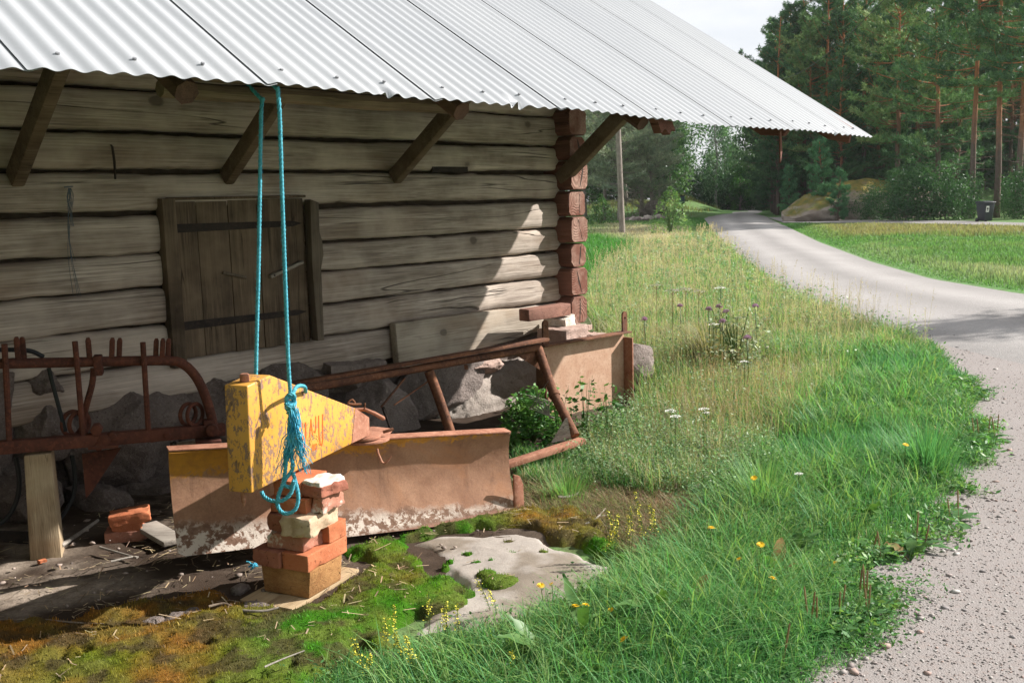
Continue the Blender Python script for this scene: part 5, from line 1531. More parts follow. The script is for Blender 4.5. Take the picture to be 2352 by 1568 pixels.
def tufts(poly, n, h0, h1, dens=None, width=(.0022, .0042), palette=None, bend=(.15, 1.0), name='lawn_grass', tag_=('', 'grass'), clump=7, spread=.03, tip=None):
    nc = n // clump
    c0 = clear(sample_tri(poly, nc, dens))
    m = len(c0)
    p = np.repeat(c0, clump, 0) + rng.normal(0, spread, (m * clump, 2))
    kk = np.repeat(np.arange(m), clump)
    n_ = len(p)
    hs = (h0 + (h1 - h0) * vnoise(p[:, 0], p[:, 1], 1.6, 3, 50)) * rng.uniform(.55, 1.2, n_)
    # lower near the gravel edge and on thin soil
    ed = polydist(p[:, 0], p[:, 1], YARD_POLY)
    hs *= np.clip(.40 + (-ed) / .7, .22, 1)
    if poly is NEAR: hs *= np.clip(.35 + polydist(p[:, 0], p[:, 1], NEAR) / .45, .3, 1)
    d = np.hypot(p[:, 0], p[:, 1])
    w = rng.uniform(*width, n_) * np.clip(d / 3.6, 1, 12)
    az = np.repeat(rng.uniform(0, 6.28, m), clump) + rng.normal(0, .9, n_)
    patch = vnoise(p[:, 0], p[:, 1], 1.1, 4, 51)
    P_ = np.array([q_[0] for q_ in palette]); wt_ = np.array([q_[1] for q_ in palette]); wt_ = wt_ / wt_.sum()
    ix = np.searchsorted(np.cumsum(wt_), np.clip(rng.random(n_) * .72 + (patch - .36) * .9, 0, .999))
    ix = np.clip(ix, 0, len(P_) - 1)
    c = P_[ix] * rng.uniform(.65, 1.3, (n_, 1)) * (1 + rng.uniform(-.1, .1, (n_, 3)))
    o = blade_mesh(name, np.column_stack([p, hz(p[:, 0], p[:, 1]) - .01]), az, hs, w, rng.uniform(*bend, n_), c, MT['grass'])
    return tag(o, tag_[0], tag_[1], kind='stuff')
nearD = lambda x, y: np.clip((3.6 / np.hypot(x, y)) ** 1.6, .05, 1) * np.clip(.35 + 1.0 * vnoise(x, y, 2.2, 3, 60), 0, 1)
tufts(NEAR, 100000, .06, .21, nearD, (.0022, .0050), [(GR_A, .34), (GR_B, .36), (GR_Y, .19), (DRY, .11)], (.1, 1.1), 'lawn_grass', ('lush green grass of the verge between mossy rock and gravel', 'grass'))
# longer blades, thinner stand
tufts(NEAR, 16000, .16, .36, lambda x, y: np.clip((3.6 / np.hypot(x, y)) ** 1.3, .05, 1) * (vnoise(x, y, 1.0, 3, 61) > .5), (.0036, .0066), [(GR_B, .5), (GR_Y, .35), (GR_A, .2)], (.4, 1.5), 'tall_grass', ('long arching grass blades in the green verge', 'grass'), 9, .035)
tufts(MEADOW, 75000, .14, .34, lambda x, y: np.clip((6.5 / np.hypot(x, y)) ** 1.5, .03, 1), (.0020, .0036), [(GR_A, .12), (GR_B, .24), (GR_Y, .30), ((0.36, .35, .19), .30), (DRY, .26)], (.1, 1.0), 'meadow_grass', ('tall mixed green and straw coloured meadow grass beyond the barn corner', 'grass'))
# seed haze: fine dry panicles above the meadow
def panicles(poly, n, dens, h0, h1, col, name, lab):
    c0 = clear(sample_tri(poly, n, dens)); m = len(c0)
    h = rng.uniform(h0, h1, m); az = rng.uniform(0, 6.28, m); d = np.hypot(c0[:, 0], c0[:, 1])
    lean = rng.uniform(.02, .35, m)
    top = np.column_stack([c0 + np.stack([np.sin(az), np.cos(az)], 1) * (h * lean)[:, None], h])
    base = np.column_stack([c0, np.zeros(m)])
    w = np.clip(d / 4.5, 1, 9)[:, None] * .0006
    s_ = np.stack([np.cos(az), -np.sin(az), np.zeros(m)], 1) * w
    st = np.stack([base - s_, base + s_, top + s_ * .6, top - s_ * .6], 1).reshape(-1, 3)
    sq = np.arange(m * 4).reshape(-1, 4)
    K_ = 16
    f = rng.random((m, K_)); ctr = base[:, None] + (top - base)[:, None] * (.72 + .28 * f)[..., None]
    off = rng.normal(0, 1, (m, K_, 3)) * (np.array((.016, .016, .006)) * (1.15 - f)[..., None])
    ctr = ctr + off
    sz = rng.uniform(.0022, .0045, (m, K_, 1)) * np.clip(d / 5.0, 1, 8)[:, None, None]
    dr = rng.normal(0, 1, (m, K_, 3)); dr /= np.linalg.norm(dr, axis=2)[..., None]
    d2 = rng.normal(0, 1, (m, K_, 3)); d2 /= np.linalg.norm(d2, axis=2)[..., None]
    tr = np.stack([ctr - dr * sz, ctr + d2 * sz * .6, ctr + dr * sz], 2).reshape(-1, 3)
    cs_ = np.repeat(np.array(col)[None] * rng.uniform(.6, 1.25, (m, 1)), 4, 0)
    ct = np.repeat(np.array(col)[None] * rng.uniform(.6, 1.3, (m, 1)), K_ * 3, 0)
    o = np_mesh(name, np.concatenate([st, tr]), sq, m * 4 + np.arange(len(tr)).reshape(-1, 3), np.concatenate([cs_, ct]), MT['grass'])
    return tag(o, lab, 'grass', kind='stuff')
panicles(MEADOW, 1800, lambda x, y: np.clip((6.5 / np.hypot(x, y)) ** 1.3, .05, 1) * (vnoise(x, y, .8, 3, 62) > .42), .30, .58, (0.48, .41, .27), 'seed_heads', 'fine straw coloured grass panicles hanging over the meadow')
panicles(gpoly([(1500, 985), (1640, 900), (1850, 930), (1800, 1050), (1640, 1080), (1500, 1060)]), 420, None, .22, .40, (0.42, .29, .20), 'seed_heads', 'reddish brown grass panicles in the middle of the meadow')
# dead thatch by the blade end
TH = gpoly([(1190, 1200), (1195, 1090), (1330, 1085), (1450, 1110), (1600, 1120), (1640, 1180), (1540, 1270), (1460, 1280), (1400, 1230), (1300, 1190)])
tufts(TH, 12000, .04, .13, None, (.0018, .0034), [((0.46, .36, .23), .5), ((0.30, .20, .13), .3), ((0.20, .24, .08), .2)], (.6, 1.9), 'dead_grass', ('flattened brown dead grass between blade and meadow', 'dead grass'), 8, .04)
# a bank of low green behind the frame and along the wall foot
tufts(gpoly([(1190, 1110), (1190, 1040), (1300, 1060), (1340, 1015), (1480, 1010), (1560, 1080), (1500, 1140), (1330, 1120)]), 12000, .07, .17, None, (.0022, .0040), [(GR_A, .45), (GR_B, .3), (GR_Y, .2), (DRY, .15)], (.1, .9), 'weed_grass', ('green weedy grass round the foot of the rusty frame', 'grass'))
# isolated tussock on the brown moss
def tussock(x, y, n, h, label, cols=(GR_B, GR_Y), w=(.002, .0035), r=.05, name='grass_tussock', group=None, bend=(.1, .9)):
    c0 = G(x, y)
    p = np.column_stack([c0[:2] + rng.normal(0, r, (n, 2)), np.zeros(n)])
    d = p[:, :2] - c0[:2]
    az = np.arctan2(d[:, 0], d[:, 1]) + rng.normal(0, .4, n)
    k = np.clip(np.hypot(*d.T) / (r * 2), 0, 1)
    ci = rng.integers(0, len(cols), n)
    o = blade_mesh(name, p - c0, az, h * rng.uniform(.5, 1.1, n), rng.uniform(*w, n) * max(1, c0[1] / 4), bend[0] + (bend[1] - bend[0]) * k * rng.uniform(.6, 1.3, n), np.array(cols)[ci] * rng.uniform(.7, 1.3, (n, 1)), MT['grass'])
    o.location = tuple(c0)
    return tag(o, label, 'grass tussock', group)
TG = 'grass tussocks'
tussock(1303, 1150, 420, .17, 'small round yellow green tussock at the edge of the brown moss', group=TG)
tussock(1640, 850, 900, .55, 'large grey green arching tussock in the middle of the meadow', ((0.10, .13, .06), (0.20, .21, .09), (0.30, .27, .15)), (.003, .005), .12, group=TG, bend=(.2, 1.3))
tussock(2130, 1090, 500, .34, 'tall dark tussock by the gravel edge', (GR_A, GR_B), (.003, .0048), .07, group=TG)
tussock(1760, 1170, 400, .30, 'loose tall tussock in the bright verge grass', (GR_B, GR_Y), (.003, .0045), .07, group=TG)

# far verges and fields
FAR_L = gpoly([(1230, 700), (1150, 530), (1420, 512), (1560, 505), (1615, 500), (1650, 547), (1690, 592), (1740, 642), (1640, 690), (1450, 690)])
FAR_R = gpoly([(1778, 512), (1850, 514), (2000, 518), (2352, 525), (2700, 535), (2800, 700), (2600, 700), (2352, 668), (2140, 636), (2000, 596), (1880, 552), (1805, 519)])
def far_grass(poly, n, h0, h1, name, lab, wsc=1.0):
    p = clear(sample_tri(poly, n, lambda x, y: np.clip((16 / np.hypot(x, y)) ** 1.3, .05, 1)))
    k = ~(polydist(p[:, 0], p[:, 1], SIDE_POLY) > 0); p = p[k]
    n_ = len(p); d = np.hypot(p[:, 0], p[:, 1])
    c = zonecol(p[:, 0], p[:, 1]) * rng.uniform(.7, 1.35, (n_, 1)) * (1 + rng.uniform(-.1, .1, (n_, 3)))
    tall = np.clip(polydist(p[:, 0], p[:, 1], FIELD_BROWN) + 1.2, 0, 1) * .5 + .8
    edge = np.clip(-polydist(p[:, 0], p[:, 1], ROAD_POLY) / 1.0, .25, 1)
    h = (h0 + (h1 - h0) * vnoise(p[:, 0], p[:, 1], .6, 3, 70)) * rng.uniform(.6, 1.2, n_) * tall * edge
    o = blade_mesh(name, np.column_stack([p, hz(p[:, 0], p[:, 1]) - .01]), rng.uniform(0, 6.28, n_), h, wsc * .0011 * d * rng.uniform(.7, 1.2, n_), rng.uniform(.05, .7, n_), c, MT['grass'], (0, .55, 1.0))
    return tag(o, lab, 'grass', kind='stuff')
far_grass(FAR_L, 72000, .13, .32, 'field_grass', 'tall straw coloured and green grass left of the gravel road')
far_grass(FAR_R, 60000, .08, .22, 'field_grass', 'green and straw coloured field grass right of the gravel road')
MB_L = gpoly([(1560, 470), (1640, 470), (1668, 486), (1620, 503), (1540, 508)])
pq = np.concatenate([np.array(c_)[None] + rng.normal(0, r_ * .45, (1500, 2)) for c_, r_, a_ in MOUNDS[:3]]); pq = clear(pq)
n_ = len(pq)
tag(blade_mesh('bank_grass', np.column_stack([pq, hz(pq[:, 0], pq[:, 1])]), rng.uniform(0, 6.28, n_), rng.uniform(.15, .42, n_), rng.uniform(.04, .08, n_), rng.uniform(.1, .7, n_), gcol(n_, (0.20, .23, .09), .4, .15), MT['grass'], (0, .55, 1)), 'rough yellowish grass on the bank beside the far road', 'grass', kind='stuff')

# herb layer: tiny leaves of bedstraw, clover and vetch, beyond counting
def herb(poly, n, name, lab, h=(.03, .21), sz=(.005, .011), cols=((0.14, .28, .12), (0.20, .34, .15), (0.28, .37, .21)), dens=None, clump=40, sp=.07):
    nc = n // clump
    c0 = clear(sample_tri(poly, nc, dens)); m = len(c0)
    p = np.repeat(c0, clump, 0); N = len(p); kk = np.repeat(np.arange(m), clump)
    hh = np.repeat(rng.uniform(h[0], h[1], m), clump)
    f = rng.random(N) ** .7
    pos = np.column_stack([p + rng.normal(0, 1, (N, 2)) * (sp * (.35 + .65 * f))[:, None], hh * f])
    d = np.hypot(p[:, 0], p[:, 1])
    s_ = rng.uniform(*sz, N) * np.clip(d / 5.0, 1, 5)
    a = rng.normal(0, 1, (N, 3)); a[:, 2] *= .5; a /= np.linalg.norm(a, axis=1)[:, None]
    up = np.array((0, 0, 1.0)) + rng.normal(0, .5, (N, 3)); b_ = np.cross(a, up); b_ /= np.linalg.norm(b_, axis=1)[:, None]
    q_ = np.stack([pos - a * s_[:, None], pos + b_ * s_[:, None] * .42, pos + a * s_[:, None], pos - b_ * s_[:, None] * .42], 1).reshape(-1, 3)
    c = np.array(cols)[rng.integers(0, len(cols), m)][kk] * rng.uniform(.6, 1.35, (N, 1))
    return tag(np_mesh(name, q_, np.arange(N * 4).reshape(-1, 4), None, np.repeat(c, 4, 0), MT['leaf']), lab, 'weeds', kind='stuff')
herb(gpoly([(1330, 1110), (1340, 1000), (1480, 960), (1600, 1000), (1760, 1050), (1800, 1100), (1600, 1160), (1450, 1140)]), 34000, 'herb_leaves', 'pale green bedstraw and small leaved weeds in front of the steel box')
herb(MEADOW, 26000, 'herb_leaves', 'small leaved herbs among the meadow grass', (.08, .36), dens=lambda x, y: np.clip((6.5 / np.hypot(x, y)) ** 1.5, .03, 1))
herb(NEAR, 20000, 'herb_leaves', 'clover and small leaved herbs in the verge', (.02, .10), (.005, .011), ((0.06, .17, .05), (0.10, .22, .06)), nearD)

EDGE = np.concatenate([gpoly([(x - 170, y) for x, y in YARD_EDGE[1:9]]), gpoly([(x + 30, y) for x, y in YARD_EDGE[1:9]])[::-1]])
herb(EDGE, 9000, 'herb_leaves', 'broad low leaves of clover and plantain creeping over the gravel edge', (.015, .07), (.008, .020), ((0.075, .21, .055), (0.11, .27, .07), (0.17, .30, .08)), lambda x, y: np.clip((vnoise(x, y, 2.4, 3, 66) - .42) * 5, 0, 1), 14, .05)
# ------------------------------------------------------------------ single plants
def leaf_geo(mb, base, dirv, L_, W_, curl=.25, up=(0, 0, 1), wav=0.0, n=7, fold=.18):
    d = np.array(dirv, float); d /= np.linalg.norm(d)
    s_ = np.cross(d, up); s_ /= np.linalg.norm(s_); u_ = np.cross(s_, d)
    vs = []
    for i in range(n + 1):
        f = i / n
        w_ = W_ * (math.sin(math.pi * min(1, f * .93 + .05)) ** .75) * (1 - .15 * f)
        c_ = np.array(base) + d * L_ * f - u_ * curl * L_ * f * f
        r_ = wav * math.sin(f * 17)
        vs += [c_ - s_ * w_ + u_ * (fold * w_ + r_), c_, c_ + s_ * w_ + u_ * (fold * w_ - r_)]
    fs = []
    for i in range(n): fs += [(i * 3, i * 3 + 1, i * 3 + 4, i * 3 + 3), (i * 3 + 1, i * 3 + 2, i * 3 + 5, i * 3 + 4)]
    mb.add(vs, fs)
def solidleaf(name, col, col2, vein=True):
    t = NT(name)
    c = t.mix(t.rng(t.noise((30, 30, 30), 5, .6, rnd=True), .35, .65), col, col2)
    t.l(c, t.b.inputs['Base Color']); t.b.inputs['Roughness'].default_value = .45; t.b.inputs['Specular IOR Level'].default_value = .35
    tr = t.n('ShaderNodeBsdfTranslucent'); t.l(t.mix(1.0, c, (1.3, 1.3, .8), 'MULTIPLY'), tr.inputs['Color'])
    ms = t.n('ShaderNodeMixShader'); ms.inputs[0].default_value = .35
    t.l(t.b.outputs[0], ms.inputs[1]); t.l(tr.outputs[0], ms.inputs[2]); t.l(ms.outputs[0], t.t.nodes['Material Output'].inputs['Surface'])
    return t.m
MT['dock'] = solidleaf('dock_leaf', (0.065, 0.165, 0.040), (0.11, 0.215, 0.05))
MT['dock_brown'] = solidleaf('withered_leaf', (0.36, 0.20, 0.085), (0.22, 0.24, 0.07))
MT['plantain'] = solidleaf('plantain_leaf', (0.055, 0.155, 0.040), (0.085, 0.20, 0.055))
MT['stem'] = solidleaf('green_stem', (0.08, 0.17, 0.05), (0.14, 0.18, 0.06))
MT['stem_dry'] = solidleaf('dry_stem', (0.26, 0.17, 0.10), (0.34, 0.25, 0.15))
MT['petal'] = NT('yellow_petal').done((0.80, 0.52, 0.015), .6)
MT['petal_w'] = NT('white_petal').done((0.78, 0.76, 0.72), .7)
MT['petal_p'] = NT('mauve_petal').done((0.58, 0.40, 0.52), .7)
MT['petal_ly'] = NT('lemon_petal').done((0.62, 0.56, 0.06), .7)

def dock(x, y, n, L_, W_, label, mat='dock', group='broad leaved docks in the verge', upright=.8, seed=0, name='dock_plant', brown=0):
    c0 = G(x, y); r_ = random.Random(seed)
    e = empty(name, c0, 0, label, 'plant', group)
    for k in range(n):
        a = r_.uniform(0, 6.28); tilt = r_.uniform(.35, 1.0) * upright + .12
        b = MB(); l_ = L_ * r_.uniform(.5, .85); wl_ = W_ * .72
        d_ = np.array((math.cos(a), math.sin(a), tilt * 1.6))
        d_ /= np.linalg.norm(d_)
        st = c0 + (0, 0, .0)
        pt_ = st + d_ * l_ * .35
        b.tube([st, st + d_ * l_ * .2, pt_ + d_ * .01], .0028, 5)
        leaf_geo(b, pt_, d_, l_ * .75, wl_ * r_.uniform(.8, 1.1), r_.uniform(.2, .7), wav=.007, up=(r_.uniform(-.2, .2), r_.uniform(-.2, .2), 1))
        b.build('leaf', MT['dock_brown'] if k < brown else MT[mat], e, smooth=True, auto=False)
    return e
DK = [(1520, 1440, 4, .26, .035, 'dock with two tall upright leaves at the middle of the lower verge', 1.5, 0), (1576, 1432, 4, .22, .045, 'broad leaved dock beside a curled brown leaf', 1.2, 1), (1345, 1500, 3, .34, .030, 'narrow leaved dock leaning over the lower grass', 1.3, 0),
      (1436, 1448, 3, .26, .028, 'thin upright dock between the two broad docks and the slab', 1.4, 0), (1790, 1330, 5, .20, .036, 'dock with orange brown withered leaves below the yellow flowers', 1.0, 3), (1250, 1530, 3, .24, .035, 'grey green dock at the lower left of the verge', 1.2, 0),
      (1990, 1195, 5, .20, .04, 'pale broad leaved dock catching sun near the gravel', 1.0, 0), (2090, 1290, 5, .16, .035, 'yellowing low dock at the gravel edge', .7, 1), (1830, 1290, 4, .20, .034, 'yellow green dock just above the withered one', 1.1, 0),
      (2140, 1105, 4, .20, .032, 'dark dock half buried in the tall edge grass', .8, 0), (1640, 1420, 3, .22, .040, 'dark green dock right of the broad docks', 1.1, 1)]
for i, (x, y, n, l_, w_, lab, up_, br) in enumerate(DK): dock(x, y, n, l_, w_, lab, upright=up_, seed=i, brown=br)
PLT = [(1935, 1425, 12, 'dense plantain spilling onto the gravel, the largest one'), (1975, 1400, 9, 'plantain rosette just above the largest one'), (1870, 1460, 8, 'plantain rosette with upright seed spikes below the largest one'), (2195, 1200, 7, 'small plantain rosette alone on the gravel'),
       (2240, 1020, 9, 'plantain cluster on the gravel beside the dark edge grass'), (2275, 1012, 7, 'flat plantain rosette farthest out on the gravel'), (1980, 1425, 8, 'plantain rosette at the very tip of the grass tongue'), (2020, 1220 + 60, 7, 'plantain rosette in the yellow green corner of the edge'), (2105, 1262, 7, 'plantain rosette below the yellowing dock'), (1800, 1530, 7, 'low plantain rosette at the lower gravel edge')]
for i, (x, y, n, lab) in enumerate(PLT):
    c0 = G(x, y); r_ = random.Random(90 + i)
    e = empty('plantain', c0, 0, lab, 'plant', 'plantains along the gravel edge')
    for k in range(n):
        a = k * 2.4 + r_.uniform(-.3, .3); b = MB(); d_ = np.array((math.cos(a), math.sin(a), r_.uniform(.25, .9))); d_ /= np.linalg.norm(d_)
        leaf_geo(b, c0 + d_ * .02, d_, r_.uniform(.07, .125), r_.uniform(.016, .028), r_.uniform(.3, .6))
        b.build('leaf', MT['plantain'], e, smooth=True, auto=False)
    for k in range(r_.randint(1, 4)):
        b = MB(); q_ = c0 + (r_.uniform(-.03, .03), r_.uniform(-.03, .03), 0); tp = q_ + (r_.uniform(-.02, .02), r_.uniform(-.02, .02), r_.uniform(.10, .17))
        b.tube([q_, q_ + (tp - q_) * .45, q_ + (tp - q_) * .5, q_ + (tp - q_) * .95, tp], [.0012, .0012, .0035, .003, .001], 6)
        b.build('seed_spike', MT['stem_dry'], e, smooth=True)

def flower_mesh():
    b = MB()
    for ring_, (nn, r0, lift) in enumerate(((14, .021, .0), (11, .015, .004), (8, .009, .006))):
        for k in range(nn):
            a = 2 * math.pi * (k + ring_ * .4) / nn
            d_ = np.array((math.cos(a), math.sin(a), .18 + .25 * ring_)); s_ = np.array((-math.sin(a), math.cos(a), 0))
            b.add([np.array((0, 0, lift)) + d_ * .002 - s_ * .0012, np.array((0, 0, lift)) + d_ * .002 + s_ * .0012, np.array((0, 0, lift)) + d_ * r0 + s_ * .0026, np.array((0, 0, lift)) + d_ * r0 - s_ * .0026], [(0, 1, 2, 3)])
    return b
FL = [(1699, 1285, .20, 'yellow hawkbit on its own in the verge left of the withered dock'), (1747, 1251, .24, 'yellow hawkbit highest of the three near the withered dock'), (1774, 1329, .18, 'yellow hawkbit beside the withered brown leaves'), (1634, 1205 + 8, .25, 'orange yellow hawkbit above the lemon bedstraw'), (1321, 1393, .16, 'two toned yellow hawkbit left one of the pair near the slab'),
      (1344, 1391, .15, 'yellow hawkbit right one of the pair near the slab'), (1434, 1468, .14, 'yellow hawkbit lowest in the verge, seen from the side'), (1403, 1400, .15, 'orange flower bud beside the hawkbit pair'), (2080, 1022, .30, 'yellow hawkbit in the tall grass near the gravel'), (1732, 1098, .30, 'yellow hawkbit at the far bright verge beside white yarrow'),
      (1918, 1292, .10, 'small orange bud hawkbit under the pale dock'), (1242, 1345, .15, 'yellow hawkbit at the rim of the bare slab'), (1268, 1343, .15, 'second yellow hawkbit at the rim of the bare slab, the right one')]
f0 = None
for i, (x, y, h_, lab) in enumerate(FL):
    Q = G(x, y, h_ * .8)
    r_ = random.Random(i + 200)
    c0 = np.array((Q[0] + r_.uniform(-.02, .02), Q[1] + r_.uniform(-.01, .03), 0))
    e = empty('hawkbit', c0, 0, lab, 'flower', 'yellow hawkbits in the verge')
    b = MB(); b.tube([c0, c0 + (Q - c0) * .5 + (.006, 0, 0), Q], .0013, 5); b.build('stem', MT['stem'], e, smooth=True)
    b = flower_mesh(); sc_ = .5 if 'bud' in lab else .72
    R_ = rotz(r_.uniform(0, 6)) @ frame((1, r_.uniform(-.2, .2), r_.uniform(-.1, .1)), (r_.uniform(-.1, .5), r_.uniform(-.7, -.1), 1))
    b.v = [tuple(Q + R_ @ (np.array(p) * sc_)) for p in b.v]
    b.build('flower_head', MT['petal'], e)

# lemon bedstraw spikes
def spike_plant(name, x, y, h_, label, cat, petal, group, n=1, rad=.012, cnt=50, frac=.45, psz=.0035, seed=0, leafy=True):
    c0 = G(x, y); r_ = random.Random(seed); e = empty(name, c0, 0, label, cat, group)
    sc_ = max(1.0, c0[1] / 5.0)
    for k in range(n):
        q_ = c0 + (r_.uniform(-.04, .04) * (n > 1), r_.uniform(-.04, .04) * (n > 1), 0); tp = q_ + (r_.uniform(-.05, .05), r_.uniform(-.05, .05), h_ * r_.uniform(.75, 1.1))
        b = MB(); b.tube([q_, (q_ + tp) / 2 + (.006, 0, 0), tp], .0013 * sc_, 5)
        if leafy:
            for w_ in range(9):
                f = w_ / 9
                for l_ in range(5):
                    a = l_ * 1.256 + w_; d_ = np.array((math.cos(a), math.sin(a), .3)); p = q_ + (tp - q_) * f; s_ = np.array((-math.sin(a), math.cos(a), 0)) * .0014 * sc_
                    b.add([p - s_, p + s_, p + d_ * .016 * sc_], [(0, 1, 2)])
        b.build('stem', MT['stem'], e)
        b = MB()
        for m_ in range(cnt):
            f = 1 - frac * r_.random(); p = q_ + (tp - q_) * f + np.array((r_.gauss(0, rad), r_.gauss(0, rad), r_.gauss(0, rad * .6))) * (1.25 - f)
            dd_ = np.array((r_.gauss(0, 1), r_.gauss(0, 1), r_.gauss(0, 1))); dd_ /= np.linalg.norm(dd_); s_ = np.cross(dd_, (.3, .2, 1)); s_ /= np.linalg.norm(s_)
            z_ = psz * sc_ * r_.uniform(.6, 1.3)
            b.add([p - dd_ * z_, p + s_ * z_, p + dd_ * z_, p - s_ * z_], [(0, 1, 2, 3)])
        b.build('flower_spike', petal, e)
    return e
LB = [(1420, 1290, .22, 'left of the dense group'), (1450, 1296, .24, 'in the middle of the dense group'), (1478, 1278, .24, 'at the upper right of the dense group'), (1502, 1262, .22, 'right of the dense group'), (1400, 1310, .20, 'lowest of the dense group'),
      (900, 1520, .20, 'tall lone spike at the left moss edge'), (935, 1545, .16, 'beside the tall lone spike'), (1010, 1480, .17, 'at the lower rim of the slab moss'), (1045, 1500, .15, 'lower down by the slab moss'), (985, 1560, .17, 'at the bottom edge left'), (1190, 1560, .12, 'at the bottom edge among dark grass'),
      (830, 1570, .15, 'leftmost at the bottom edge'), (1120, 1410, .13, 'on the slab rim by the dark cushions')]
for i, (x, y, h_, lab) in enumerate(LB): spike_plant('bedstraw', x, y, h_, 'lemon yellow bedstraw ' + lab, 'flower', MT['petal_ly'], 'lemon bedstraw spikes', 2, .012, 60, .5, .0032, i + 300)
# thistles, yarrow and umbels in the meadow
TH_ = [(1735, 705, .62, 'mauve thistle alone close to the road verge'), (1628, 712, .60, 'mauve thistle leftmost of the pink group'), (1652, 706, .62, 'mauve thistle in the middle of the pink group'), (1668, 718, .58, 'mauve thistle right of the pink group'), (1562, 705, .55, 'pale mauve thistle left of the pink group'), (1716, 778, .50, 'mauve thistle on the slope beside the tussock'), (1660, 740, .55, 'mauve thistle just above the grey tussock'), (1480, 735, .5, 'mauve thistle near the barn corner')]
for i, (x, y, h_, lab) in enumerate(TH_):
    Q = G(x, y, h_ * .9)
    gx = 1176 + FPX * (Q @ CRT - CPOS @ CRT) / ((np.array((Q[0], Q[1], 0)) - CPOS) @ CFW)
    c0 = np.array((Q[0], Q[1], 0)); r_ = random.Random(400 + i)
    e = empty('thistle', c0, 0, lab, 'flower', 'mauve thistles in the meadow')
    b = MB(); b.tube([c0, (c0 + Q) / 2 + (.01, 0, 0), Q], .004, 6)
    for k in range(10):
        a = k * 2.4; p = c0 + (Q - c0) * (.1 + .08 * k); leaf_geo(b, p, (math.cos(a), math.sin(a), .35), .11 * (1.1 - .07 * k), .014, .3)
    b.build('stem', MT['stem'], e, smooth=True, auto=False)
    b = MB()
    for k in range(40):
        d_ = np.array((r_.gauss(0, .6), r_.gauss(0, .6), abs(r_.gauss(.6, .4)))); d_ /= np.linalg.norm(d_); s_ = np.cross(d_, (0.2, 1, .1)); s_ /= np.linalg.norm(s_)
        b.add([Q - s_ * .003, Q + s_ * .003, Q + d_ * .030 + s_ * .004, Q + d_ * .030 - s_ * .004], [(0, 1, 2, 3)])
    b.build('flower_head', MT['petal_p'], e)
UM = [(1541, 940, .42, 'white yarrow left of the two front clusters', .030), (1552, 953, .40, 'white yarrow lower of the left front cluster', .028), (1617, 936, .42, 'white yarrow right of the two front clusters', .028), (1622, 945, .40, 'small white yarrow under the right front cluster', .020), (1640, 742, .55, 'white yarrow on the far slope', .04), (1710, 828, .42, 'white yarrow above the tussock', .03),
      (1545, 663, .70, 'pale dry umbel leftmost of the far meadow row', .07), (1575, 660, .70, 'pale dry umbel second in the far meadow row', .08), (1605, 665, .68, 'pale dry umbel third in the far meadow row', .07), (1508, 652, .68, 'pale dry umbel beside the barn post', .07), (1655, 658, .62, 'greenish white umbel at the right end of the far row', .06), (1835, 1085, .22, 'white clover head near the bright verge', .02)]
for i, (x, y, h_, lab, rad_) in enumerate(UM):
    Q = G(x, y, h_ * .92); c0 = np.array((Q[0], Q[1], 0)); r_ = random.Random(500 + i)
    e = empty('umbel_flower', c0, 0, lab, 'flower', 'white flower umbels')
    w_ = max(.0016, .0006 * Q[1] / 2)
    b = MB(); b.tube([c0, (c0 + Q) / 2, Q - (0, 0, rad_ * .8)], w_, 5)
    fl_ = MB()
    for k in range(26):
        a = k * 2.4; rr2 = rad_ * math.sqrt(k / 26); p = Q + np.array((math.cos(a) * rr2, math.sin(a) * rr2, -.25 * rr2))
        if k % 3 == 0: b.tube([Q - (0, 0, rad_ * .8), p], w_ * .5, 4)
        z_ = rad_ * .17
        fl_.add([p + (-z_, 0, 0), p + (0, -z_, r_.uniform(-.3, .3) * z_), p + (z_, 0, 0), p + (0, z_, r_.uniform(-.3, .3) * z_)], [(0, 1, 2, 3)])
    b.build('stem', MT['stem'] if 'dry' not in lab else MT['stem_dry'], e); fl_.build('flower_head', MT['petal_w'] if 'dry' not in lab else MT['grey_board'], e)

